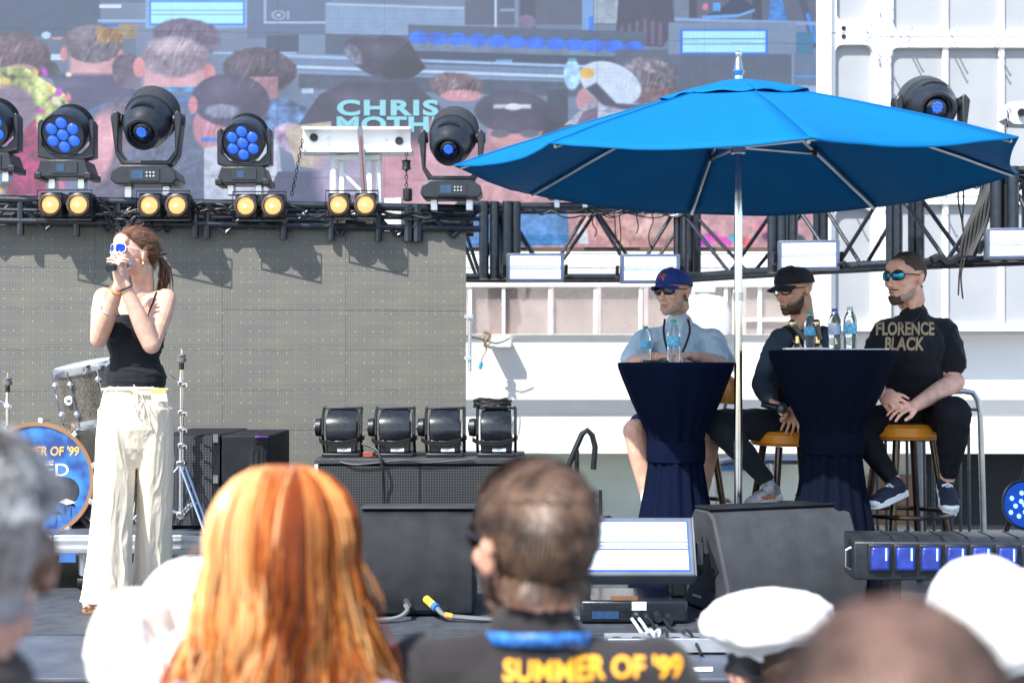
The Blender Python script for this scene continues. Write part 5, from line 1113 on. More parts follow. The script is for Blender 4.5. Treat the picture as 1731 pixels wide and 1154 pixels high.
def eyes(M, parent):
    for s in (-1, 1):
        e = MB(M).ell((s*.032,-.074,.008), (.013,.013,.010), n=12).build('eye', pm('eye_white', (.7,.68,.66), .2), parent); MB(M).ell((s*.032,-.0845,.008), (.0055,.003,.0055), n=10).build('iris', pm('iris_dark', (.03,.02,.015), .1), e)
def brows(M, parent, mat, z=.030):
    for s in (-1, 1): MB(M).tube([(s*.014,-.0925,z-.001),(s*.03,-.091,z+.004),(s*.052,-.079,z)], [.0025,.0035,.002], 6).build('eyebrow', mat, parent)
def lips(M, parent, mat):
    MB(M).ell((0,-.0985,-.0655), (.019,.004,.0038), n=10).build('lips', mat, parent)
def ballcap(M, parent, crown_m, bill_m, back=False, down=8):
    n1, n2 = 28, 9; vs = []; 
    for i in range(n2+1):
        t_ = math.pi/2*i/n2
        for j in range(n1):
            a = 6.28318*j/n1; fr = 1 + .10*max(0, -math.sin(a))*math.sin(t_)*(1 if math.sin(a) < 0 else 0)
            vs.append((math.cos(a)*.087*math.cos(t_)**.75, .006+math.sin(a)*.113*math.cos(t_)**.75, .030+.085*math.sin(t_)**.9*fr + .010*math.sin(a)*(-1)*math.cos(t_)))
    base = [(v[0]*.96, v[1]*.96+.0004, v[2]) for v in vs[:n1]]
    fs = [(i*n1+j, i*n1+(j+1)%n1, (i+1)*n1+(j+1)%n1, (i+1)*n1+j) for i in range(n2) for j in range(n1)]
    crown = MB(M).add(vs, fs).build('cap_crown', crown_m, parent, smooth=60); q = crown.modifiers.new('t', 'SOLIDIFY'); q.thickness = .003
    for k in range(6):
        a = R(60*k+30); MB(M).tube([(math.cos(a)*.0875*math.cos(t_)**.75, .006+math.sin(a)*.1135*math.cos(t_)**.75, .0305+.085*math.sin(t_)**.9*(1+.1*max(0,-math.sin(a))*math.sin(t_)) - .010*math.sin(a)*math.cos(t_)) for t_ in [math.pi/2*i/8 for i in range(9)]], .0011, 4).build('seam', crown_m, crown)
    MB(M).ell((0,.010,.117), (.008,.008,.004), n=8).build('button', crown_m, crown)
    top = []; m1, m2 = 14, 6
    for i in range(m2+1):
        for j in range(m1+1):
            u = -1+2*j/m1; f_ = i/m2; x = u*.074*(1-.12*f_); yb = .006 - .109*math.sqrt(max(0, 1-(u*.86)**2)); y = yb - f_*.070*(1-.45*u*u)
            top.append((x, y, .042 - .018*u*u - f_*.07*math.tan(R(down)) - .006*f_*u*u))
    fs = [(i*(m1+1)+j, i*(m1+1)+j+1, (i+1)*(m1+1)+j+1, (i+1)*(m1+1)+j) for i in range(m2) for j in range(m1)]
    bl_ = MB(M).add(top, fs).build('cap_bill', bill_m, parent, smooth=60); q = bl_.modifiers.new('t', 'SOLIDIFY'); q.thickness = .004
    return crown
def lerp(a, b, t): return Vector(a).lerp(Vector(b), t)
def torso(mb, hip, chest, neck, shL, shR, w=.16, dpt=.105, belly=1., hipw=.15, nr=.058, sr=.056):
    """smooth torso from pelvis to shoulders; limb widths follow the shoulder line"""
    x = (Vector(shR)-Vector(shL)).normalized(); up = (Vector(neck)-Vector(hip)).normalized(); y = up.cross(x).normalized(); Rm = Matrix((x, y, up)).transposed()
    def E(c, r): b = MB(); b.ell(c, r, Rm, 18); mb.v_add(b)
    E(hip, (hipw, dpt*1.05, .11)); E(lerp(hip, chest, .35), (w*.93*belly, dpt*1.02*belly, .13)); E(lerp(hip, chest, .7), (w*1.0, dpt*1.02, .13)); E(chest, (w*1.08, dpt*1.05, .14)); E(lerp(chest, neck, .5), (w*.98, dpt*.85, .09))
    sc = lerp(shL, shR, .5)
    for s in (shL, shR): b = MB(); b.cap(lerp(chest, neck, .70), lerp(s, chest, .06), .062, sr); b.cap(lerp(chest, neck, .97), lerp(s, chest, .10), nr*.62, sr*.8); mb.v_add(b)
    b = MB(); b.cap(lerp(chest, neck, .75), neck, nr*1.15, nr); mb.v_add(b)
BK = pm('tshirt_black', (.014, .015, .019), .85, var=.2, scale=8, bump=.1, bscale=300, sheen=.12, spec=.15)

def tuck(body, cloth, dist=.03, inset=.004):
    """keep the covered part of a body under its clothing"""
    cm = cloth.data; t = BVHTree.FromPolygons([v.co.copy() for v in cm.vertices], [tuple(p.vertices) for p in cm.polygons])
    def arr(me, at='co'): a = np.empty(len(me.vertices)*3); (me.vertices.foreach_get(at, a)); return a.reshape(-1, 3)
    c = arr(cm); lo, hi = c.min(0) - .004, c.max(0) + .004; b = arr(body.data); nn = np.empty(len(b)*3); body.data.vertices.foreach_get('normal', nn); nn = nn.reshape(-1, 3)
    for i in np.nonzero(np.all((b > lo) & (b < hi), axis=1))[0]:
        v = Vector(b[i]); h = t.find_nearest(v, dist)
        if h[0] is None: continue
        d = (v - h[0]).dot(h[1])
        if d > -inset and Vector(nn[i]).dot(h[1]) > .45: b[i] = v - h[1]*(d + inset)
    body.data.vertices.foreach_set('co', b.ravel()); body.data.update()
def onto(tree, pts, off=.004):
    out = []
    for p in pts:
        h = tree.ray_cast(Vector((p.x, p.y - .045, p.z)), Vector((0, 1, 0)), .3); out.append((h[0] - Vector((0, off, 0))) if h[0] is not None else p)
    return out

# ---------------------------------------------------------------- the singer
SK1 = skin('skin_light_warm', (.66, .40, .30), .42)
YW = 6.0
pw = lambda x, y, Y=YW: P(x, y, Y)
wo = thing('person', 'woman in black camisole and cream wide trousers singing into a microphone', 'person', tuple(pw(200, 1030)))
wo.location.z = .006
hM = headM(pw(225, 429), -42, -6, 0, .95)
shL, shR = pw(176, 503, 6.02), pw(280, 505, 6.04)
mb = MB(); head_prims(mb, hM, nose=.98, jaw=.82, fem=True)
nk = pw(243, 482, 6.05); mb.limb([pw(239, 455, 6.03), nk, pw(236, 512, 6.05)], [.050, .047, .062])
eL, eR = pw(167, 573, 5.92), pw(256, 583, 5.84)
wLh, wRh = pw(200, 484, 5.80), pw(211, 483, 5.79)
mb.limb([shL, lerp(shL, eL, .35), eL], [.046, .049, .037]); mb.limb([eL, lerp(eL, wLh, .3), wLh], [.038, .040, .024])
mb.limb([shR, lerp(shR, eR, .35), eR], [.047, .050, .038]); mb.limb([eR, lerp(eR, wRh, .3), wRh], [.039, .041, .025])
mb.limb([pw(236, 512, 6.06), shL], [.05, .04]); mb.limb([pw(236, 512, 6.06), shR], [.05, .04])
ch = pw(230, 548, 6.05); torso(mb, pw(228, 660, 6.05), ch, pw(238, 500, 6.06), pw(186, 512, 6.04), pw(272, 512, 6.04), w=.118, dpt=.085, hipw=.13)
for s, q in ((-1, 200), (1, 246)): mb.ell(pw(q, 556, 5.97), (.052,.05,.05))
mb.limb([pw(200, 690, 6.05), pw(186, 850, 6.0), pw(180, 1000, 6.0)], [.07, .05, .035]); mb.limb([pw(258, 690, 6.05), pw(256, 850, 6.12), pw(252, 985, 6.18)], [.07, .05, .035])
mb.cap(pw(176, 1016, 6.0), pw(150, 1024, 5.93), .032, .022); mb.cap(pw(250, 990, 6.18), pw(240, 1000, 6.08), .03, .022)
for i in range(5): mb.cap(pw(150-1.5*i+4, 1023, 5.955-.012*i+.02), pw(143-1.2*i+4, 1025.5, 5.93-.012*i+.02), .010, .008)
hand(mb, wLh, (-.12, -.12, .95), (.85, .45, .1), 1, curl=(34, 52, 35), scale=.98, thumb=(25, 20)); hand(mb, wRh, (-.16, -.08, .95), (-.9, .30, .0), -1, curl=(22, 40, 28), scale=.98, thumb=(20, 30), idx={0: (4, 18, 12), 1: (10, 25, 20)})
wbody = soft('body', mb, SK1, wo, .0042, 3)
mb = MB(); torso(mb, pw(228, 640, 6.05), ch, pw(230, 525, 6.06), pw(206, 552, 6.04), pw(252, 552, 6.04), w=.128, dpt=.094, hipw=.142, belly=.93)
for s, q in ((-1, 200), (1, 246)): mb.ell(pw(q, 557, 5.97), (.060,.057,.055))
me = remesh(mb, .005, 4); bm = bmesh.new(); bm.from_mesh(me); zc = pw(0, 536).z; zb_ = pw(0, 656).z
bmesh.ops.bisect_plane(bm, geom=bm.verts[:]+bm.edges[:]+bm.faces[:], plane_co=(0,6.0,zc), plane_no=(.0,.25,1), clear_outer=True); bmesh.ops.bisect_plane(bm, geom=bm.verts[:]+bm.edges[:]+bm.faces[:], plane_co=(0,0,zb_), plane_no=(0,0,-1), clear_outer=True); bm.to_mesh(me); bm.free()
wrinkle(me, .0045, 9, (.6, .6, 3.2), 3)
cami = put(me, 'camisole', BK, wo, smooth=180); wtree = bvh(wbody)
for a, b, c in ((pw(201, 537, 5.955), pw(192, 515, 5.975), pw(196, 497, 6.03)), (pw(250, 537, 5.95), pw(259, 515, 5.975), pw(266, 495, 6.03))):
    q5 = [a.lerp(b, i/4) for i in range(4)] + [b.lerp(c, i/4) for i in range(5)]; MB().tube(onto(wtree, q5, .002) + [c + Vector((0,.06,.005))], .0052, 6).build('strap', BK, cami)
tuck(wbody, cami)
# trousers
CREAM = pm('trousers_cream', (.78, .68, .53), .8, var=.04, scale=4, bump=.12, bscale=240, sheen=.2, spec=.2)
def leg_loft(mb, keys, seed, folds=.05):
    pr = []
    for (y0, cx0, Y0, rx0, ry0), (y1, cx1, Y1, rx1, ry1) in zip(keys, keys[1:]):
        for i in range(8): t_ = i/8; pr.append((pw(cx0+(cx1-cx0)*t_, y0+(y1-y0)*t_, Y0+(Y1-Y0)*t_), rx0+(rx1-rx0)*t_, ry0+(ry1-ry0)*t_))
    k = keys[-1]; pr.append((pw(k[1], k[0], k[2]), k[3], k[4]))
    mb.loft(pr, 72, lambda a, u: 1 + folds*(.25+u)*(.6*math.sin(5*a+seed+2.5*u) + .5*math.sin(9*a+seed*2-3*u) + .35*math.sin(3*a-seed+5*u)))
mb = MB()
mb.loft([(pw(228, 653, 6.05), .128, .098), (pw(229, 662, 6.05), .138, .104), (pw(229, 690, 6.05), .158, .115), (pw(229, 725, 6.05), .155, .11), (pw(229, 755, 6.05), .12, .085), (pw(229, 790, 6.05), .05, .04)], 72, lambda a, u: 1+.012*math.sin(a*23)*(1-u)+.02*math.sin(a*7)*u)
leg_loft(mb, [(690, 200, 6.04, .085, .105), (760, 196, 6.03, .085, .10), (860, 191, 6.0, .085, .09), (950, 186, 6.0, .094, .10), (1014, 181, 6.0, .112, .12)], 1.0)
leg_loft(mb, [(690, 262, 6.06, .078, .105), (760, 263, 6.08, .078, .10), (860, 262, 6.12, .076, .09), (950, 258, 6.17, .082, .10), (996, 254, 6.2, .092, .11)], 2.4)
tr_ = soft('trousers', mb, CREAM, wo, .0045, 1, .0030, 13, (1.8,1.8,.28))
tuck(wbody, tr_)
MB().tube([pw(228+2*i, 658, 5.925 + .002*abs(i)) for i in range(-28, 32, 4)], .006, 6).build('waistband_cord', CREAM, tr_)
for pts in ([(226,650),(231,662),(229,676),(225,690),(229,694),(233,680),(231,664)], [(232,658),(238,690),(247,720),(253,716),(248,690),(236,662)], [(228,664),(222,678),(226,688)]):
    cable('drawstring', [pw(a, b, 5.922 - .0015*i) for i, (a, b) in enumerate(pts)], .0028, CREAM, tr_)
st_ = MB().prism([pw(254,657,5.918), pw(280,657,5.925), pw(283,678,5.925), pw(257,678,5.918)], (0,.003,0)).build('name_sticker', pm('sticker_white', (.78,.78,.76), .5), tr_, smooth=0)
MB().prism([pw(254,657,5.916), pw(280,657,5.923), pw(281,664,5.923), pw(255,664,5.916)], (0,.001,0)).build('sticker_band', YEL, st_, smooth=0)
for a, b, Y in ((155, 1029, 5.95), (244, 1003, 6.13)):
    c = P(a, b, Y); c.z = .015; MB().lathe([(.001,-.009),(.04,-.009),(.042,0),(.001,.004)], c, n=20).build('sandal_sole', pm('sandal_tan', (.45,.2,.08), .6), wo).scale = (1,1,1)
sh_ = MB().tube([pw(140,1022,5.92), pw(152,1014,5.93), pw(166,1020,5.94)], .007, 6).build('sandal_strap', WHITEP, wo)
# hair, glasses, microphone, jewellery
HB = pm('hair_brown', (.11, .052, .028), .6, var=.5, scale=5, aniso=(30, 6, 6), bump=.3, bscale=90); HB2 = pm('hair_brown_light', (.20, .09, .045), .4, var=.3)
def wpred(l): return l.z > .052 - (l.y+.05)*.75 and (l.z > -.02 or l.y > .055) and l.z > -.045 and l.y > -.078
whs = shell(wbody, hM, wpred, 'hair', HB, wo, .0070, .25, 40)
strands('hair_strands', whs, hM, wpred, [HB, HB2], wo, 3500, .05, lambda l: (0, 1, .15 - max(0, l.z)*2), .0009, 3, .06)
tl0 = hM @ Vector((0, .105, -.005)); b = MB(); rr = random.Random(5)
for k in range(90):
    o = Vector((rr.gauss(0, .007), rr.gauss(0, .010), 0)); L_ = rr.uniform(.75, 1.1)
    q = [tl0, tl0 + Vector((.030, .01, .004))+o*.5, tl0 + Vector((.05, .012, -.045*L_))+o*1.2, tl0 + Vector((.052, 0, -.10*L_))+o*1.6, tl0 + Vector((.040+rr.gauss(0,.012), -.005, -.165*L_))+o*1.4]
    q2_ = []
    for i in range(4):
        for t_ in (0, .5): q2_.append(q[i].lerp(q[i+1], t_))
    b.tube(q2_ + [q[-1]], [.004]*4+[.0034]*3+[.002, .0006], 4)
b.build('ponytail', HB, wo, smooth=60)
b = MB()
for k in range(7): a = rr.uniform(0, 3); b.tube([tl0+Vector((.01,0,.01)), tl0 + Vector((.035+.02*math.cos(a), 0, .03*math.sin(a)+.012)), tl0 + Vector((.05+.02*math.cos(a), 0, .02*math.sin(a)+.02))], [.002,.0014,.0006], 4)
b.build('hair_ends', HB, wo); MB().tube([tl0 + Vector((.012+.004*math.cos(a), .018*math.sin(a), .016*math.cos(a))) for a in [k*.7 for k in range(9)]], .005, 5, True).build('hair_tie', BLACK, wo)
m, n_, p_, N, L = node_mat('mirror_blue_lens'); p_.inputs['Base Color'].default_value = (.02,.07,.55,1); p_.inputs['Metallic'].default_value = .85; p_.inputs['Roughness'].default_value = .12; p_.inputs['Emission Color'].default_value = (.0,.02,.2,1); p_.inputs['Emission Strength'].default_value = .0
lens_glasses(hM, wo, pm('frame_white', (.75,.74,.8), .3), m, aviator=False, w=.060, h=.043)
lips(hM, wo, pm('lips_rose', (.45,.16,.14), .4))
er = hM @ Vector((.080, .008, -.045)); MB().tube([er + Vector((.0, .008*math.cos(a), .009*math.sin(a)-.004)) for a in [k*.785 for k in range(8)]], .0018, 5, True).build('earring', pm('gold', (.8,.5,.15), .25, 1), wo)
mp_ = pw(214,446,5.87); mq = pw(186,453,5.72)
mc = thing('microphone', 'black handheld microphone held at the mouth of the singer', 'microphone', tuple(mq))
MB().cyl(mp_, mq, .019, .0155, 16).build('handle', BLACK, mc); MB().cyl(mq, mq + (mq-mp_).normalized()*.012, .0165, .0165, 16).build('end_cap', BLACKG, mc); MB().ell(mp_, .026, n=16).build('grille', STEEL, mc)
def ring(c, d, r, th, name, mat, par, n=16):
    u, w_ = basis(Vector(d)); return MB().tube([Vector(c) + u*math.cos(6.283*i/n)*r + w_*math.sin(6.283*i/n)*r for i in range(n)], th, 6, True).build(name, mat, par)
ring(lerp(eL, wLh, .55), wLh-eL, .036, .0035, 'bracelet', STEEL, wo); ring(lerp(eL, wLh, .93), wLh-eL, .030, .004, 'bracelet', pm('bead_orange', (.7,.25,.08), .4, var=.8, scale=90), wo); ring(lerp(eR, wRh, .96), wRh-eR, .029, .004, 'bracelet', pm('bead_dark', (.05,.04,.04), .3, var=.5), wo)
ring(wRh + Vector((-.015,-.03,.085)), (0.2,0,1), .011, .002, 'finger_ring', CHROME, wo, 10)
cable('necklace', onto(wtree, [pw(222,500,5.99), pw(227,515,5.955), pw(236,520,5.95), pw(246,510,5.97), pw(252,496,6.0)], .001), .0014, STEEL, wo)

# ---------------------------------------------------------------- seated man 1 (blue cap)
def foot(mb, ank, toe, r=.035): mb.cap(ank, lerp(ank, toe, .5), r, r*.9); mb.cap(lerp(ank, toe, .5), toe, r*.9, r*.7)
Y1 = 7.12; p1 = lambda x, y, Y=Y1: P(x, y, Y)
m1 = thing('person', 'seated man in blue baseball cap, dark sunglasses and white shirt behind the left table', 'person', tuple(p1(1148, 722)))
SK2 = skin('skin_pink', (.78, .45, .33))
hM = headM(p1(1139, 493, 7.08), -42, 4, 0, 1.02)
mb = MB(); head_prims(mb, hM, nose=1.02, jaw=1.12)
mb.limb([p1(1145, 512, 7.12), p1(1148, 548, 7.14)], [.060, .064])
s1, s2 = p1(1091, 573, 7.10), p1(1204, 573, 7.14); e1, e2 = p1(1062, 618, 6.98), p1(1222, 616, 7.0); w1, w2 = p1(1112, 603, 6.74), p1(1172, 602, 6.76)
torso(mb, p1(1148, 706, 7.15), p1(1147, 610, 7.15), p1(1148, 550, 7.15), s1, s2, w=.135, dpt=.09, hipw=.14)
mb.limb([s1, e1], [.05, .042]); mb.limb([e1, lerp(e1, w1, .3), w1], [.043, .043, .028]); mb.limb([s2, e2], [.05, .042]); mb.limb([e2, lerp(e2, w2, .3), w2], [.043, .043, .028])
k1, k2, a1, a2 = p1(1073, 728, 6.82), p1(1200, 728, 6.86), p1(1098, 850, 6.86), p1(1182, 850, 6.9)
for h_, k_, a_ in ((p1(1122, 716, 7.15), k1, a1), (p1(1174, 716, 7.15), k2, a2)): mb.limb([h_, k_], [.078, .062]); mb.limb([k_, lerp(k_, a_, .3), a_], [.058, .058, .036])
hand(mb, w1, (.95, -.1, .12), (.0, -.2, -1), -1, curl=(30, 40, 25)); hand(mb, w2, (-.95, -.1, .05), (0, -.3, -1), 1, curl=(45, 55, 30))
m1b = soft('body', mb, SK2, m1, .0048, 3)
SH1 = pm('tshirt_white_shaded', (.50, .64, .74), .85, var=.05, scale=6, bump=.1, bscale=260, sheen=.2, spec=.2)  # white shirt, its bluish shade put into the base colour
mb = MB(); torso(mb, p1(1148, 700, 7.15), p1(1147, 612, 7.15), p1(1148, 548, 7.14), s1, s2, w=.162, dpt=.125, hipw=.175, belly=1.06, nr=.072, sr=.06)
mb.limb([s1, lerp(s1, e1, .76)], [.060, .068]); mb.limb([s2, lerp(s2, e2, .82)], [.060, .068])
shirt1 = soft('tshirt', mb, SH1, m1, .006, 3, .0075, 8, (1,1,.8))
mb = MB(); mb.limb([p1(1122, 712, 7.12), lerp(p1(1122,716,7.12), k1, .72)], [.094, .085]); mb.limb([p1(1174, 712, 7.12), lerp(p1(1174,716,7.12), k2, .72)], [.094, .085]); mb.ell(p1(1148, 708, 7.15), (.17,.13,.09))
shrt = soft('shorts', mb, pm('shorts_navy', (.015,.025,.09), .85, bump=.1), m1, .007, 3, .003, 8); tuck(m1b, shirt1); tuck(m1b, shrt)
SHOE = pm('sneaker_white', (.6,.6,.62), .6)
for a_, dx in ((a1, -18), (a2, 14)):
    mb = MB(); t_ = Vector((a_.x-.03, a_.y-.14, .385+.03)); t0 = Vector((a_.x, a_.y+.02, .43)); foot(mb, t0, t_, .042); soft('sneaker', mb, SHOE, m1, .006, 2)
CBLUE = pm('cap_blue', (.012, .045, .24), .8, var=.12, bump=.1, bscale=250, sheen=.1)
cr = ballcap(hM, m1, CBLUE, CBLUE)
ORG = pm('embroidery_orange', (.75, .14, .03), .7)
MB(hM)
for seg in ([(-.016,-.083,.070),(-.016,-.083,.095)], [(-.016,-.083,.095),(.006,-.083,.070)], [(.006,-.083,.070),(.006,-.083,.095)], [(-.004,-.083,.082),(.012,-.083,.062)], [(.012,-.083,.062),(.012,-.083,.088)], [(.004,-.083,.088),(.022,-.083,.086)]):
    a, b = [Vector(q) for q in seg]
    def sf(v): # push onto crown front
        z = (v.z-.030)/.0935; c = math.cos(math.asin(min(max(z,0),.99)**(1/.9)))**.75; yy = .006 - .113*c*math.sqrt(max(0, 1-(v.x/(.087*c))**2)); return Vector((v.x, yy-.0035, v.z))
    MB(hM).tube([sf(a), sf(a.lerp(b,.5)), sf(b)], .0026, 5).build('monogram', ORG, cr)
MB(hM).tube([(.070,-.047+.01,.052),(.070,-.044+.01,.064),(.074,-.030,.054),(.074,-.026,.066)], .0018, 5).build('side_mark', WHITEP, cr)
DKL = pm('dark_lens', (.008,.01,.012), .06, coat=1); DKF = pm('frame_black', (.012,.012,.014), .3)
lens_glasses(hM, m1, DKF, DKL, w=.058, h=.042); lips(hM, m1, pm('lips_dull', (.36,.16,.13), .5))
GREYH = pm('hair_greying', (.16,.13,.11), .7, var=.4, scale=90)
shell(m1b, hM, lambda l: l.y > .0 and -.055 < l.z < .04 and not (abs(l.x) > .072 and l.y < .038), 'hair', GREYH, m1, .004, .4, 90)
shell(m1b, hM, lambda l: l.z < -.020 - min(max(0, -l.y+.01), .07)*.7 + .008*noise.noise(l*120) and l.y < .002 and l.z > -.12, 'stubble', pm('stubble_grey', (.50,.33,.27), .7, var=.15, scale=180), m1, .0012)
LAN = pm('lanyard_dark', (.02,.015,.02), .6)
cable('lanyard', [p1(1124,540,7.08), p1(1122,560,6.99), p1(1128,590,6.96), p1(1142,612,6.96), p1(1156,590,6.96), p1(1166,560,6.99), p1(1163,540,7.08)], .006, LAN, m1)
# bottles
m, n_, p_, N, L = node_mat('clear_plastic'); p_.inputs['Base Color'].default_value = (.86,.93,.96,1); p_.inputs['Roughness'].default_value = .06; p_.inputs['IOR'].default_value = 1.2; p_.inputs['Transmission Weight'].default_value = .92
PLA = m; LBL = pm('bottle_label_blue', (.12,.45,.72), .4, var=.5, scale=60); CAPG = pm('bottle_cap_green', (.03,.38,.25), .4); CAPB = pm('bottle_cap_blue', (.03,.12,.45), .4)
def bottle(loc, label, capm, lblm, s=1., group=None):
    t = thing('water_bottle', label, 'bottle', loc); t.scale = (s,)*3
    pr = [(.028,0),(.031,.006),(.030,.02),(.032,.03),(.030,.04),(.032,.05),(.030,.06),(.032,.07),(.032,.13),(.030,.15),(.020,.175),(.013,.188),(.013,.195)]
    put(MB().lathe(pr, n=20).mesh('bottle_body'), 'bottle_body', PLA, t, local=True, smooth=60); put(MB().lathe([(.0325,.078),(.0328,.08),(.0328,.122),(.0325,.124)], n=20).mesh('wrap_label'), 'wrap_label', lblm, t, local=True)
    put(MB().lathe([(.014,.190),(.0145,.192),(.0145,.205),(.012,.207)], n=14).mesh('screw_cap'), 'screw_cap', capm, t, local=True)
    return t
bottle((P(1091,0,6.72).x, 6.72, z1), 'green capped water bottle at the left on the first table, behind its twin', CAPG, LBL, .86)
bottle((P(1139,0,6.45).x, 6.45, z1), 'green capped water bottle at the middle front of the first table', CAPG, LBL, .98)
t = tag(MB().bx(P(1085,0,6.5).x, P(1130,0,6.5).x, 6.45, 6.56, z1+.001, z1+.010).build('phone', BLACKG, None, bevel=.003), 'black phone lying flat on the first table by the bottles', 'phone')
LBL2 = pm('bottle_label_pale', (.5,.62,.78), .4, var=.3, scale=50)
bottle((P(1369,0,6.30).x, 6.30, z2), 'green capped water bottle between the two gold microphone trophies', CAPG, LBL, .86)
bottle((P(1411,0,6.25).x, 6.25, z2), 'blue capped water bottle with pale label on the second table', CAPB, LBL2, .92)
bottle((P(1437,0,6.20).x, 6.20, z2), 'pale capped blue label water bottle at the right on the second table', LBL2, LBL, .95)
GOLD = pm('trophy_gold', (.75,.58,.30), .22, 1)
def trophy(px, Y, label, lean):
    x = P(px,0,Y).x; t = thing('microphone_trophy', label, 'trophy', (x, Y, z2), 0, 'small microphone trophies on the second table')
    put(MB().bx(-.06,.05,-.035,.035,.001,.009).mesh('base'), 'base', WHITEP, t, local=True, bevel=.002); put(MB().lathe([(.022,.009),(.018,.02),(.010,.03),(.010,.06),(.014,.065)], n=14).mesh('stem'), 'stem', GOLD, t, local=True)
    a = Vector((.028*lean,-.01,.045)); b = Vector((-.022*lean,-.01,.118)); put(MB().cyl(a, b, .010, .014, 12).mesh('handle'), 'handle', pm('trophy_band', (.1,.09,.08), .3, .6), t, local=True); put(MB().ell(b, .019, n=12).mesh('mic_head'), 'mic_head', GOLD, t, local=True)
trophy(1348, 6.10, 'gold microphone trophy on white base leaning left at the table edge', 1.2); trophy(1382, 6.08, 'gold microphone trophy standing upright in the middle of the three', .3)
trophy(1408, 6.42, 'gold microphone trophy half hidden behind the blue capped bottle', -.5)
tag(MB().bx(P(1418,0,6.1).x, P(1490,0,6.2).x, 6.08, 6.28, z2+.001, z2+.005).build('paper_sheet', WHITEP, None), 'white sheet of paper lying on the right side of the second table', 'paper')

# ---------------------------------------------------------------- seated man 2 (black cap, glasses)
Y2 = 6.85; p2 = lambda x, y, Y=Y2: P(x, y, Y)
m2 = thing('person', 'seated bearded man in black cap and clear glasses, grey sleeves, holding a microphone', 'person', tuple(p2(1350, 730)))
SK3 = skin('skin_tan', (.72, .39, .27))
hM = headM(p2(1343, 490, 6.80), -58, 10, 0, 1.0)
mb = MB(); head_prims(mb, hM, nose=1.05, jaw=1.1)
mb.limb([p2(1352, 505, 6.84), p2(1358, 552, 6.86)], [.058, .060])
s1, s2 = p2(1317, 570, 6.80), p2(1402, 572, 6.84); e1, e2 = p2(1287, 650, 6.70), p2(1408, 660, 6.70); w1, w2 = p2(1301, 676, 6.52), p2(1350, 684, 6.54)
hip = p2(1358, 712, 6.88); chest = p2(1356, 610, 6.86); nk = p2(1360, 548, 6.87)
torso(mb, hip, chest, nk, s1, s2, w=.135, dpt=.09, hipw=.135); mb.limb([s1, e1], [.052, .042]); mb.limb([e1, lerp(e1,w1,.35), w1], [.043,.043,.028]); mb.limb([s2, e2], [.052, .042]); mb.limb([e2, w2], [.043,.028])
k1, a1, k2, a2 = p2(1213, 717, 6.64), p2(1297, 812, 6.62), p2(1392, 728, 6.50), p2(1372, 812, 6.66)
mb.limb([p2(1338, 722, 6.86), k1], [.072, .06]); mb.limb([k1, a1], [.055, .036]); mb.limb([p2(1375, 722, 6.86), k2], [.072, .06]); mb.limb([k2, a2], [.055, .036])
hand(mb, w1, (.62, -.2, -.35), (.2, -.2, -1), -1, curl=(40, 55, 35), thumb=(30,20)); hand(mb, w2, (-.35, -.3, -.8), (.1, .7, -.3), -1, curl=(22, 25, 15), spread=10)
m2b = soft('body', mb, SK3, m2, .0048, 3)
GSL = pm('sleeve_slate', (.035, .055, .072), .7, var=.2, scale=7, bump=.1, bscale=300)
mb = MB(); mb.limb([lerp(s1,chest,.1), lerp(s1, e1, .3), e1], [.060, .059, .048]); mb.limb([e1, lerp(e1,w1,.35), lerp(e1,w1,.92)], [.049,.050,.034]); mb.limb([s2, e2], [.060,.049]); mb.limb([e2, lerp(e2,w2,.9)], [.049,.033])
slv = soft('long_sleeves', mb, GSL, m2, .0055, 3, .004, 9)
mb = MB(); torso(mb, p2(1358, 700, 6.88), chest, p2(1360, 568, 6.87), p2(1332, 566, 6.84), p2(1390, 566, 6.86), w=.155, dpt=.108, hipw=.155, belly=1.02)
me = remesh(mb, .0055, 3); wrinkle(me, .007, 9, (1,1,.8), 2); tank = put(me, 'vest', BK, m2, smooth=180); tuck(m2b, tank); tuck(m2b, slv)
mb = MB(); b_ = MB(hM)  # neckline skin
PANT = pm('trousers_charcoal', (.020, .026, .033), .8, var=.2, bump=.1, bscale=240, sheen=.1, spec=.15)
mb = MB(); mb.limb([p2(1340, 718, 6.86), k1], [.090, .073]); mb.limb([k1, lerp(k1,a1,.4), lerp(k1,a1,.95)], [.073,.066,.042]); mb.limb([p2(1375, 720, 6.86), k2], [.088,.072]); mb.limb([k2, lerp(k2,a2,.95)], [.07,.042]); mb.ell(p2(1358, 712, 6.88), (.155,.13,.085))
soft('trousers', mb, PANT, m2, .0065, 3, .0055, 8)
SN = pm('sneaker_grey', (.36,.37,.38), .6, var=.5, scale=30); SNO = pm('sneaker_orange', (.85,.20,.03), .5); SNB = pm('sneaker_navy', (.02,.035,.09), .6)
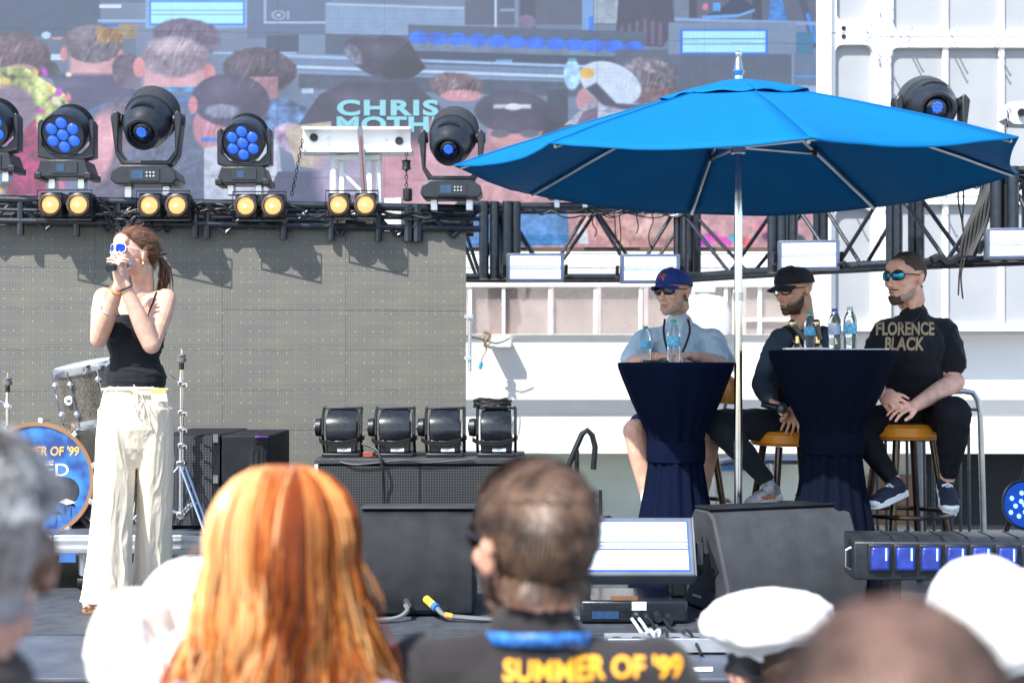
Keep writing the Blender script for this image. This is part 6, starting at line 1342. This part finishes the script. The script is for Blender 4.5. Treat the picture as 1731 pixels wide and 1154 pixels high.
def sneaker(par, heel, toe, ank, up, low, stripe=None, lacec=None, w=.044, converse=False):
    heel, toe, ank = Vector(heel), Vector(toe), Vector(ank); d = (toe-heel).normalized(); L_ = (toe-heel).length
    side = d.cross(Vector((0,0,1))).normalized(); upv = side.cross(d).normalized(); M = Matrix((d, side, upv)).transposed().to_4x4(); M.translation = heel
    b = MB(M); b.ell((.04,0,.042), (.052,w*.88,.048)); b.ell((L_*.5,0,.036), (L_*.32,w*.95,.036)); b.ell((L_-.055,0,.028), (.058,w,.030)); mb2 = MB(); mb2.v_add(b); mb2.limb([M @ Vector((.045,0,.06)), lerp(M @ Vector((.045,0,.06)), ank, .5)], [.042,.036])
    u = soft('sneaker', mb2, up, par, .0045, 2)
    pts = [(-.012,0),(0,-w*.75),(L_*.35,-w*.82),(L_*.7,-w*1.04),(L_*.93,-w*.75),(L_+.006,0),(L_*.93,w*.75),(L_*.7,w*1.04),(L_*.35,w*.82),(0,w*.75)]
    MB(M).prism([(x,y,-.004) for x, y in pts], (0,0,.031)).build('sole', low, u, bevel=.004, smooth=60)
    if converse: MB(M).ell((L_-.028,0,.024), (.036,w*.86,.022)).build('toe_cap', low, u)
    lc = lacec or WHITEP
    for i in range(6):
        x = L_*.34+ i*.017; z = .071 - i*.0045; MB(M).tube([(x,-w*.5,z-.008),(x+.006,0,z+.006),(x+.012,w*.5,z-.008)], .0042, 5).build('lace', lc, u); MB(M).tube([(x,w*.5,z-.008),(x+.006,0,z+.006),(x+.012,-w*.5,z-.008)], .0042, 5).build('lace', lc, u)
    if stripe:
        for s in (-1, 1): MB(M).tube([(L_*.25,s*w*.9,.02),(L_*.45,s*w*1.0,.045),(L_*.42,s*w*1.0,.03),(L_*.62,s*w*1.0,.05)], .005, 5).build('stripe', stripe, u)
    return u
sneaker(m2, p2(1318, 842, 6.62), p2(1262, 862, 6.55), a1, SN, WHITEP, SNO, SNB)
sneaker(m2, p2(1378, 838, 6.70), p2(1350, 862, 6.55), a2, SN, WHITEP, SNO, SNB)
CBK = pm('cap_black', (.010,.011,.018), .8, var=.15, sheen=.1); ballcap(hM, m2, CBK, CBK, down=14)
m, n_, p_, N, L = node_mat('clear_lens'); p_.inputs['Transmission Weight'].default_value = 1; p_.inputs['Roughness'].default_value = .02; p_.inputs['IOR'].default_value = 1.05; p_.inputs['Specular IOR Level'].default_value = 1
eyes(hM, m2); lens_glasses(hM, m2, DKF, m, 'eyeglasses', w=.056, h=.044); brows(hM, m2, HB); lips(hM, m2, MT['lips_dull'])
BRD = pm('beard_brown', (.09, .05, .032), .75, var=.5, scale=150)
shell(m2b, hM, lambda l: l.z < -.016 - min(max(0, -l.y+.01), .07)*.62 + .007*noise.noise(l*120) and l.y < .004 and l.z > -.126 and not (abs(l.x) < .017 and -.072 < l.z < -.060) and not (l.y < -.094 and l.z > -.05), 'beard', BRD, m2, .0024, .5, 150)
shell(m2b, hM, lambda l: l.z < -.006 - min(max(0, -l.y+.01), .07)*.55 + .010*noise.noise(l*120) and l.y < .008 and l.z > -.13 and not (abs(l.x) < .02 and -.075 < l.z < -.058) and not (l.y < -.096 and l.z > -.05), 'stubble', pm('stubble_dark', (.30,.19,.14), .7, var=.25, scale=200), m2, .0012)
mc = thing('microphone', 'black microphone resting in the right hand of the man in the black cap', 'microphone', tuple(p2(1322, 690, 6.44)))
MB().cyl(p2(1288, 683, 6.50), p2(1314, 689, 6.46), .013, .017, 12).build('handle', BLACK, mc); MB().ell(p2(1322, 690, 6.45), .027, n=14).build('grille', pm('mic_mesh', (.07,.09,.11), .4, .5), mc)
ring(w2 + Vector((-.02,-.02,-.10)), (-.3,-.2,-.9), .012, .003, 'finger_ring', BLACK, m2, 10)

# ---------------------------------------------------------------- seated man 3 (goatee, printed shirt)
Y3 = 6.58; p3 = lambda x, y, Y=Y3: P(x, y, Y)
m3 = thing('person', 'seated man with goatee, mirrored sunglasses and black lettered shirt, hands clasped', 'person', tuple(p3(1535, 715)))
SK4 = skin('skin_fair', (.80, .45, .33))
hM = headM(p3(1531, 470, 6.52), -57, 2, 0, 1.05)
mb = MB(); head_prims(mb, hM, nose=1.0, jaw=1.08)
mb.limb([p3(1538, 490, 6.56), p3(1544, 535, 6.58)], [.062, .068])
s1, s2 = p3(1491, 560, 6.54), p3(1601, 559, 6.58); e1, e2 = p3(1474, 630, 6.50), p3(1614, 646, 6.50); w1, w2 = p3(1488, 664, 6.30), p3(1549, 684, 6.26)
hip = p3(1548, 700, 6.62); chest = p3(1546, 592, 6.58); nk = p3(1545, 535, 6.59)
torso(mb, hip, chest, nk, s1, s2, w=.145, dpt=.10, hipw=.15); mb.limb([s1, e1], [.058, .046]); mb.limb([e1, lerp(e1,w1,.35), w1], [.047,.046,.029]); mb.limb([s2, lerp(s2,e2,.4), e2], [.06, .061, .047]); mb.limb([e2, lerp(e2,w2,.35), w2], [.048,.048,.031])
k1, a1, k2, a2 = p3(1442, 716, 6.46), p3(1510, 812, 6.36), p3(1613, 700, 6.25), p3(1602, 806, 6.34)
mb.limb([p3(1520, 712, 6.6), k1], [.075,.062]); mb.limb([k1, a1], [.056,.036]); mb.limb([p3(1580, 710, 6.6), k2], [.075,.062]); mb.limb([k2, a2], [.056,.036])
hand(mb, w1, (.45, -.55, -.25), (.75, .1, -.45), -1, curl=(20, 35, 20), spread=8, thumb=(28,10)); hand(mb, w2, (-.85, -.35, -.12), (-.1, .4, -.7), 1, curl=(15, 28, 18), spread=10, thumb=(30,10))
m3b = soft('body', mb, SK4, m3, .0045, 3)
mb = MB(); torso(mb, p3(1548, 690, 6.62), chest, p3(1544, 538, 6.575), s1, s2, w=.162, dpt=.123, hipw=.165, belly=1.0, nr=.074, sr=.06)
mb.limb([lerp(s1,chest,.05), lerp(s1, e1, .60)], [.060, .068]); mb.limb([lerp(s2,chest,.05), lerp(s2, e2, .62)], [.062, .070])
sh3 = soft('tshirt', mb, BK, m3, .006, 3, .007, 8, (1,1,.8))
TAN = pm('print_tan', (.40,.30,.18), .7)
tuck(m3b, sh3)
tg = bvh(sh3)
text('shirt_print', 'FLORENCE', .086, tm(p3(1533, 556, 6.42), R(-8)), TAN, m3, off=.0028, sx=.66, shear=.12, target=tg, lift=.004)
text('shirt_print', 'BLACK', .086, tm(p3(1529, 582, 6.42), R(-8)), TAN, m3, off=.0028, sx=.68, shear=.12, target=tg, lift=.004)
mb = MB(); mb.limb([p3(1525, 708, 6.6), k1], [.092,.074]); mb.limb([k1, lerp(k1,a1,.45), lerp(k1,a1,.92)], [.074,.062,.042]); mb.limb([p3(1580, 706, 6.6), k2], [.096,.082]); mb.limb([k2, lerp(k2,a2,.45), lerp(k2,a2,.9)], [.082,.068,.045]); mb.ell(p3(1550, 704, 6.62), (.165,.135,.085))
soft('trousers', mb, pm('jeans_black', (.009,.010,.014), .8, var=.25, bump=.12, bscale=260, spec=.2), m3, .006, 3, .005, 9)
CVN = pm('canvas_navy_black', (.012,.018,.040), .8, bump=.1); 
sneaker(m3, p3(1528, 836, 6.36), p3(1472, 860, 6.24), a1, CVN, WHITEP, None, WHITEP, .044, True)
sneaker(m3, p3(1595, 826, 6.42), p3(1608, 868, 6.22), a2, CVN, WHITEP, None, WHITEP, .046, True)
HBZ = pm('hair_buzz', (.075,.05,.04), .8, var=.4, scale=120)
shell(m3b, hM, lambda l: l.z > .055 - max(0, l.y+.05)*.95 and l.z > -.05 and l.y > -.055 and not (abs(l.x) > .070 and l.z < .028 and l.y < .036), 'hair', HBZ, m3, .0028, .5, 120)
shell(m3b, hM, lambda l: l.z > .088 and l.y > -.07, 'hair_top', pm('hair_top_brown', (.05,.032,.024), .7, var=.5, scale=100), m3, .007, .5, 70)
MIR = node_mat('mirror_teal_lens')[0]; p_ = MIR.node_tree.nodes['Principled BSDF']; p_.inputs['Base Color'].default_value = (.02,.20,.34,1); p_.inputs['Metallic'].default_value = .8; p_.inputs['Roughness'].default_value = .12
lens_glasses(hM, m3, DKF, MIR, w=.058, h=.038)
shell(m3b, hM, lambda l: (l.z < -.078 + .006*noise.noise(l*90) and l.y < -.045 and abs(l.x) < .033 and l.z > -.13) , 'goatee', BRD, m3, .008, .35, 90)
shell(m3b, hM, lambda l: (-.060 < l.z < -.048 and l.y < -.07 and abs(l.x) < .030 and l.y > -.108), 'moustache', BRD, m3, .0035, .4, 120)
shell(m3b, hM, lambda l: l.z < -.022 - min(max(0, -l.y+.01), .07)*.7 + .008*noise.noise(l*120) and l.y < .002 and l.z > -.12 and abs(l.x) > .028, 'stubble', pm('stubble_brown', (.44,.29,.23), .7, var=.2, scale=200), m3, .0010)
brows(hM, m3, HB, .031); lips(hM, m3, MT['lips_dull'])
cable('necklace', [p3(1513,533,6.47), p3(1520,545,6.45), p3(1532,549,6.44), p3(1545,544,6.45), p3(1556,528,6.50)], .0016, BLACK, m3)
# passer-by behind the window posts
t = thing('person', 'passer-by in light shirt and shorts walking behind the tinted window panels at left', 'person', (P(850,0,13.35).x, 13.35, zz(566)-.75))
# passer-by figure in front of the panels, seen from hips to thighs
pb = lambda x, y, Y=13.35: P(x, y, Y)
mb = MB(); mb.limb([pb(838,500), pb(838,570), pb(838,640)], [.08,.06,.04]); mb.limb([pb(858,500), pb(866,570), pb(866,640)], [.08,.06,.04]); torso(mb, pb(848,492), pb(848,420), pb(848,385), pb(815,395), pb(880,395), w=.14, dpt=.08, hipw=.14); mb.limb([pb(815,395), pb(812,440), pb(830,490)], [.045,.04,.03]); mb.limb([pb(880,395), pb(886,440), pb(893,488)], [.045,.04,.03]); head_prims(mb, headM(pb(848,350), 40)); mb.cap(pb(848,365), pb(848,390), .05); hand(mb, pb(830,490), (0,0,-1), (1,0,0), 1); hand(mb, pb(893,488), (0,0,-1), (-1,0,0), -1)
soft('body', mb, SK2, t, .008, 2)
mb = MB(); mb.limb([pb(840,496), pb(838,520)], [.085,.085]); mb.limb([pb(860,496), pb(868,540)], [.085,.085]); mb.ell(pb(850,492), (.15,.12,.1)); soft('shorts', mb, pm('shorts_beige', (.35,.30,.26), .8, var=.3, scale=30), t, .01, 2)

# ---------------------------------------------------------------- the audience in front (standing, seen from behind)
ZG = -.85
def crowd_person(label, X, Y, ztop, yaw, skm, shirtm, hair=None, s=1., shoulder=.20, vox=.008, neckr=.062, lean=0., hz=.118, nk=.150):
    """head top at ztop; yaw 180 faces the stage"""
    t = thing('person', label, 'person', (X, Y, ZG)); hc = Vector((X, Y, ztop - hz*s)); hM = headM(hc, 180+yaw, 0, 0, s)
    f = Vector((math.sin(R(180+yaw)), -math.cos(R(180+yaw)), 0)); bk = -f; sx = Vector((1, 0, 0))
    zN = hc.z - nk*s; o = Vector((X, Y - .035*0, 0)) + bk*.02
    q = lambda dx, dz, dy=0.: Vector((o.x+dx*s, o.y+dy*s, zN+dz*s))
    mb = MB(); head_prims(mb, hM, fem=hair == 'long'); mb.limb([hc + bk*.02*s - Vector((0,0,.05*s)), q(0,-.02)], [neckr*s, neckr*1.04*s])
    sL, sR = q(-shoulder+.03, -.075), q(shoulder-.03, -.075); torso(mb, q(0,-.60), q(0,-.18), q(0,-.03), sL, sR, w=.135*s, dpt=.09*s, hipw=.14*s)
    eL, eR = q(-shoulder-.03,-.36), q(shoulder+.03,-.36); wl, wr = q(-shoulder-.02,-.60,.06), q(shoulder+.02,-.60,.06)
    mb.limb([sL, eL, wl], [.052*s,.042*s,.03*s]); mb.limb([sR, eR, wr], [.052*s,.042*s,.03*s])
    hand(mb, wl, (0,.1,-1), (1,0,0), 1, curl=(20,25,15), scale=s); hand(mb, wr, (0,.1,-1), (-1,0,0), -1, curl=(20,25,15), scale=s)
    zk = (zN-.62*s + ZG)/2 + .03
    for sg in (-1, 1):
        h_ = q(sg*.09,-.64); k_ = Vector((h_.x, h_.y+.02, zk)); a_ = Vector((h_.x, h_.y, ZG+.09)); mb.limb([h_, k_, a_], [.08,.056,.038]); mb.cap(a_-Vector((0,-.02,.04)), a_+Vector((0,.14,-.055)), .036, .028)
    body = soft('body', mb, skm, t, vox, 3)
    mb = MB(); torso(mb, q(0,-.62), q(0,-.18), q(0,-.03), sL, sR, w=.165*s, dpt=.118*s, hipw=.165*s, nr=.074*s, sr=.062*s); mb.limb([lerp(sL,q(0,-.18),.05), lerp(sL,eL,.6)], [.066*s,.072*s]); mb.limb([lerp(sR,q(0,-.18),.05), lerp(sR,eR,.6)], [.066*s,.072*s])
    sh = soft('tshirt', mb, shirtm, t, vox, 3, .006, 6, (1,1,.7)); tuck(body, sh)
    mb = MB(); mb.ell(q(0,-.62), (.17,.13,.10))
    for sg in (-1, 1): h_ = q(sg*.09,-.64); k_ = Vector((h_.x, h_.y+.02, zk)); mb.limb([h_, k_, Vector((h_.x, h_.y, ZG+.12))], [.095,.075,.06])
    soft('trousers', mb, pm('crowd_jeans', (.03,.05,.10), .85), t, .012, 2)
    for sg in (-1, 1):
        a_ = Vector((q(sg*.09,0).x, q(0,0).y, ZG+.045)); mb = MB(); mb.ell(a_+Vector((0,.05,0)), (.045,.14,.043)); soft('shoe', mb, BLACK, t, .012, 1)
    return t, body, hM, sh, q
def shorthair(t, body, hM, mats, base, n, length, comb, low=-.06, off=.008, seed=1, lift=.35, front=-.085, r=.0013):
    pred = lambda l: l.z > low + .0 and (l.z > .045 - (l.y+.03)*1.2 or l.y > .02) and not (abs(l.x) > .068 and l.z < .026 and l.y < .034) and l.y > front
    pred2 = lambda l: pred(l) and l.z > low + .018
    hs = shell(body, hM, pred, 'hair', base, t, off, .25, 45)
    strands('hair_strands', hs, hM, pred2, mats, t, n, length, comb, r, seed, lift)
# man with brown hair and lanyard
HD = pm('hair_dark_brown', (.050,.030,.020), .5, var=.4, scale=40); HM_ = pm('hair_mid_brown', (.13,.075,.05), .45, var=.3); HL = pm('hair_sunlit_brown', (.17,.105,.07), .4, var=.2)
SKC = skin('skin_crowd_pink', (.62, .33, .24)); BK2 = pm('tshirt_soft_black', (.030,.028,.030), .85, var=.15, bump=.1, bscale=200, sheen=.15, spec=.15)
Yd = 2.02; c = P(899, 768, Yd)
t, body, hM, sh, q = crowd_person('bearded man with brown hair, sunglasses and blue lanyard seen from behind, lettered black shirt', c.x, Yd, c.z-.012, 28, SKC, BK2, nk=.110, s=1.04, shoulder=.205, vox=.006)
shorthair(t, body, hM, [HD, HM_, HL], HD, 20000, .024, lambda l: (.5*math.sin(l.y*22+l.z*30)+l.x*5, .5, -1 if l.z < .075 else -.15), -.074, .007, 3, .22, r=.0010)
shell(body, hM, lambda l: l.z < -.035 and l.z > -.12 and l.y < -.0 , 'beard', HD, t, .006, .4, 80)
lens_glasses(hM, t, DKF, DKL)
BLL = pm('lanyard_blue', (.03,.16,.50), .5, var=.75, scale=70)
nkc = q(0, -.012); pts = [nkc + Vector((math.cos(a)*.078, math.sin(a)*.082, .012*math.sin(a)*-1 -.006)) for a in [R(15*k) for k in range(24)]]
vs = []; 
for p_q in pts: vs += [p_q + Vector((0,0,.010)), p_q - Vector((0,0,.010))]
o = MB().add(vs, [(2*i, 2*((i+1)%24), 2*((i+1)%24)+1, 2*i+1) for i in range(24)]).build('lanyard', BLL, t, smooth=60); q_ = o.modifiers.new('t', 'SOLIDIFY'); q_.thickness = .002
tg = bvh(sh); YEB = pm('print_bright_yellow', (.85,.38,.02), .6)
text('shirt_print', "SUMMER OF '99", .038, tm(P(1003, 1141, Yd-.12), R(-4)), YEB, t, off=.0011, sx=.98, target=tg, lift=.003)
# grey-haired man at left
Ya = 1.38; c = P(-52, 708, Ya)
SKA = skin('skin_crowd_tan', (.60,.32,.25)); HGW = pm('hair_white_grey', (.9,.9,.9), .5, var=.2); HGD = pm('hair_grey_brown', (.34,.31,.31), .6, var=.3)
t, body, hM, sh, q = crowd_person('grey-haired man in black shirt cut off by the left edge, seen from behind', c.x, Ya, c.z-.022, 12, SKA, BK2, nk=.118, s=1.0, shoulder=.21, vox=.006)
shell(body, hM, lambda l: l.z > -.06 and (l.z > .045 - (l.y+.03)*1.2 or l.y > .02) and not (abs(l.x) > .068 and l.z < .026 and l.y < .034), 'hair', HGD, t, .004, .3, 60)
pr_ = lambda l: l.z > .045 and l.y > -.09
hs_ = shell(body, hM, pr_, 'hair_top', HGW, t, .009, .15, 40); strands('hair_strands', hs_, hM, lambda l: True, [HGD, HGW, HGW], t, 7000, .03, lambda l: (l.x*5, .6, -.3), .0014, 5, .6)
strands('hair_strands', body, hM, lambda l: -.05 < l.z < .05 and l.y > .02, [HGD, MT['hair_mid_brown']], t, 3000, .012, lambda l: (0, .2, -1), .0012, 6, .25)
# balding brown head bottom right
Yf = .86; c = P(1520, 985, Yf)
SKF = skin('skin_crowd_brown', (.48,.26,.18)); HF = pm('hair_short_dark', (.065,.042,.038), .7, var=.4, scale=60)
t, body, hM, sh, q = crowd_person('man with very short thinning dark hair close to the camera at lower right', c.x, Yf, c.z-.006, -20, SKF, BK2, s=1.03, vox=.006)
prf = lambda l: (l.z > .045 - (l.y+.03)*1.2 or l.y > .02) and l.z > -.05 and not (abs(l.x) > .068 and l.z < .026 and l.y < .034)
shell(body, hM, lambda l: prf(l) and True, 'hair', pm('hair_thin_brown', (.095,.055,.042), .7, var=.9, scale=22), t, .0028, .7, 60)
strands('hair_strands', body, hM, lambda l: prf(l), [HF, HD], t, 8000, .008, lambda l: (l.x*3, .6, -.4), .0006, 7, .6)
# red-haired woman
Yc = 1.92; c = P(478, 776, Yc)
SKR = skin('skin_crowd_pale', (.66,.42,.34))
t, body, hM, sh, q = crowd_person('woman with long wavy copper red hair seen from behind', c.x, Yc, c.z-.022, -6, SKR, pm('top_lilac', (.35,.28,.45), .85), hair='long', s=.97, shoulder=.165, vox=.007)
RH = [pm('hair_copper_dark', (.24,.052,.012), .34, var=.3), pm('hair_copper', (.50,.135,.026), .32, var=.25), pm('hair_copper_light', (.72,.29,.075), .32, var=.2), pm('hair_copper_pale', (.85,.50,.22), .34, var=.2)]
hc = hM.translation; rr = random.Random(21); outs = [MB() for _ in RH]
def hpath(th, jit, L_):
    pts = []; ph = rr.uniform(0, 6.28); fq = 26 + 8*math.sin(math.floor(th*4)*2.3) + rr.uniform(-2,2); am = rr.uniform(.004, .009); ph = math.floor(th*4)*1.9 + rr.uniform(-.6,.6); am *= 1.6 if rr.random() > .22 else 3.4; part = Vector((rr.uniform(-.02,.02), 0, 0))
    for i in range(17):
        u = i/16
        if u < .38:
            a = u/.38*R(98); rad = math.sin(a); z = .115*math.cos(a); rx = .092*rad; ry = .112*rad
        else:
            v = (u-.38)/.62; z = -.016 - v*L_; w_ = .045*min(1, v*1.4); rx = .092 + w_ + .004*v; ry = .112 + w_*.3 - .03*v
        k = 1 + jit
        x = math.cos(th)*rx*k; y = math.sin(th)*ry*k
        wv_ = am*max(0, u-.3)*2
        pts.append(hc + Vector((x + wv_*math.sin(fq*z+ph), .005 + y + wv_*math.cos(fq*z+ph*1.3), .012 + z)) + part*(1-u))
    return pts
for k in range(3600):
    th = R(rr.uniform(-215, 35)) if k % 5 else rr.uniform(0, 6.28); L_ = rr.uniform(.22, .40); jit = rr.uniform(-.06, .07) + .05*noise.noise(Vector((th*3, 2, 0)))
    pts = hpath(th, jit, L_); g = noise.noise(Vector((th*3.2, jit*9, 0)))*1.1 + .42 + rr.uniform(-.45, .45)
    i = min(max(int(g*len(RH)), 0), len(RH)-1); r0 = rr.uniform(.0007, .0021)
    outs[i].tube(pts, [r0*(.6+.6*math.sin(math.pi*min(1, j/14))) for j in range(16)] + [.0003], 3)
for b, mt in zip(outs, RH): b.build('hair_locks', mt, t, smooth=60, kind='stuff')
mb = MB(); mb.ell(hc + Vector((0,.005,.012)), (.088,.108,.111)); mb.limb([hc + Vector((0,-.0,-.02)), hc + Vector((0,-.02,-.25))], [.085,.10]); soft('hair_mass', mb, RH[0], t, .008, 2)
b = MB()
for k in range(60):
    p0 = hc + Vector((rr.choice((-1,1))*rr.uniform(.09,.13), rr.uniform(-.06,.02), rr.uniform(-.3,.02))); b.tube([p0, p0 + Vector((math.copysign(.012, p0.x-hc.x), 0, -.02)), p0 + Vector((math.copysign(rr.uniform(.012,.03), p0.x-hc.x), 0, -.05))], [.0008,.0007,.0003], 3)
b.build('stray_hair', RH[2], t, kind='stuff')
# person in white cap bending, between grey-haired man and red-haired woman
WH = pm('cap_cotton_white', (.80,.80,.79), .85, var=.03, scale=4, bump=.15, bscale=90, sheen=.2); WC = pm('cloth_cream_white', (.80,.77,.70), .85, var=.04, scale=4, bump=.12, bscale=60)
Yb2 = 2.12
c = P(325, 948, Yb2)
t, body, hM, sh, q = crowd_person('person in white cap and cream hood, blurred, left of the red-haired woman', c.x, Yb2, c.z, 62, SKC, WC, s=1.0, shoulder=.19, vox=.008)
pb2 = lambda x, y, Y=Yb2-.02: P(x, y, Y)
crn = MB(hM); n1, n2 = 26, 8; vs = []
for i in range(n2+1):
    a = math.pi/2*i/n2
    for j in range(n1): th = 6.283*j/n1; vs.append((math.cos(th)*.092*math.cos(a)**.8, .01+math.sin(th)*.110*math.cos(a)**.8, -.01+.135*math.sin(a)))
crn.add(vs, [(i*n1+j, i*n1+(j+1)%n1, (i+1)*n1+(j+1)%n1, (i+1)*n1+j) for i in range(n2) for j in range(n1)])
o = crn.build('cap_crown', WH, t, smooth=60); m_ = o.modifiers.new('t','SOLIDIFY'); m_.thickness = .003
for a in (0, 60, 120): 
    MB(hM).tube([(math.cos(R(a))*.0925*math.cos(v)**.8, .01+math.sin(R(a))*.1105*math.cos(v)**.8, -.01+.136*math.sin(v)) for v in [math.pi*i/18 if i <= 9 else 0 for i in range(10)]], .0012, 4).build('seam', pm('seam_grey', (.25,.25,.3), .8), o)
mb = MB(); mb.ell(pb2(222, 1082, 2.02), (.062,.09,.082)); mb.ell(pb2(262, 1130, 2.02), (.085,.09,.062)); mb.ell(pb2(205, 1120, 2.02), (.05,.07,.06)); mb.ell(pb2(250, 1060, 2.06), (.06,.07,.05))
soft('hood', mb, WC, t, .006, 4, .006, 7)
MB().tube([pb2(236,1036,1.96), pb2(241,1060,1.93), pb2(250,1085,1.925), pb2(262,1110,1.93)], .0025, 5).build('hood_seam', MT['seam_grey'], t)
# sailor cap wearer right of centre
Ye = 2.75
c = P(1300, 1000, Ye)
t, body, hM, sh, q = crowd_person('short person in a white captain cap with dark band, second row right of centre', c.x, Ye, c.z-.035, 25, SKC, pm('top_dark_grey', (.05,.05,.06), .8), s=.98, shoulder=.17, vox=.008)
HB3 = HD; shell(body, hM, lambda l: l.z > -.07 and (l.z > .045 - (l.y+.03)*1.2 or l.y > .02) and not (abs(l.x) > .07 and l.z < .026 and l.y < .034), 'hair', HD, t, .01, .5, 50)
def sailor(t, hM, r=.125, hgt=.075, band=True, seed=1, tilt=0):
    M = hM @ Matrix.Rotation(R(tilt), 4, 'Y')
    prof = [(.085,.035),(.088,.05),(.100,.062),(r*.97,.080),(r,.098),(r*.96,.108+hgt*.1),(r*.78,.108+hgt*.42),(r*.4,.108+hgt*.62),(.01,.108+hgt*.66)]
    pr = []
    for (a, b), (c_, d) in zip(prof, prof[1:]): pr += [(a+(c_-a)*i/3, b+(d-b)*i/3) for i in range(3)]
    pr.append(prof[-1]); me = MB(M).lathe(pr, (0,.01,0), n=72, fold=lambda a, z: 1 + .06*math.sin(a*5+seed+z*30)*(1 if .05 < z < .12 else .4) + .03*math.sin(a*11+z*40)).mesh('crown')
    o = put(me, 'cap_crown', pm('sailor_white', (.80,.80,.80), .8, var=.03, sheen=.2), t, smooth=60)
    if band:
        MB(M).lathe([(.082,.0),(.0885,.002),(.0895,.04),(.084,.046)], (0,.01,0), n=40).build('cap_band', pm('band_black', (.015,.015,.02), .4), o)
        vs = []
        for i in range(5):
            for j in range(13): u = -1+j/6; f_ = i/4; vs.append((u*.075*(1-.1*f_), .01-.092*math.sqrt(max(0,1-(u*.85)**2))-f_*.045*(1-.5*u*u), .012-f_*.025))
        b_ = MB(M).add(vs, [(i*13+j, i*13+j+1, (i+1)*13+j+1, (i+1)*13+j) for i in range(4) for j in range(12)]).build('cap_peak', MT['band_black'], o); q_ = b_.modifiers.new('t','SOLIDIFY'); q_.thickness=.004
    return o
sailor(t, hM, .132, .075, True, 1, 6)
# white cap at right edge
Yg = 2.25; c = P(1668, 925, Yg)
t, body, hM, sh, q = crowd_person('person in a tall white cap at the right edge of the audience', c.x, Yg, c.z-.02, -28, SKC, pm('top_white', (.8,.8,.8), .85), s=1.02, shoulder=.17, vox=.008)
shell(body, hM, lambda l: l.z > -.09 and l.y > -.02, 'hair', HD, t, .006, .5, 50)
crn = MB(hM); vs = []
for i in range(n2+1):
    a = math.pi/2*i/n2
    for j in range(n1): th = 6.283*j/n1; vs.append((math.cos(th)*.100*math.cos(a)**.7*(1+.02*math.sin(th*5)), .02+math.sin(th)*.120*math.cos(a)**.7, -.045+.17*math.sin(a)+.01*math.sin(th*3)*math.cos(a)))
crn.add(vs, [(i*n1+j, i*n1+(j+1)%n1, (i+1)*n1+(j+1)%n1, (i+1)*n1+j) for i in range(n2) for j in range(n1)])
o = crn.build('cap_crown', WH, t, smooth=60); m_ = o.modifiers.new('t','SOLIDIFY'); m_.thickness = .003
mb = MB(); mb.ell(P(1718,1030,Yg-.03), (.06,.09,.07)); mb.ell(P(1740,1080,Yg-.02), (.05,.08,.07)); soft('cap_flap', mb, WH, t, .007, 3, .004, 8)
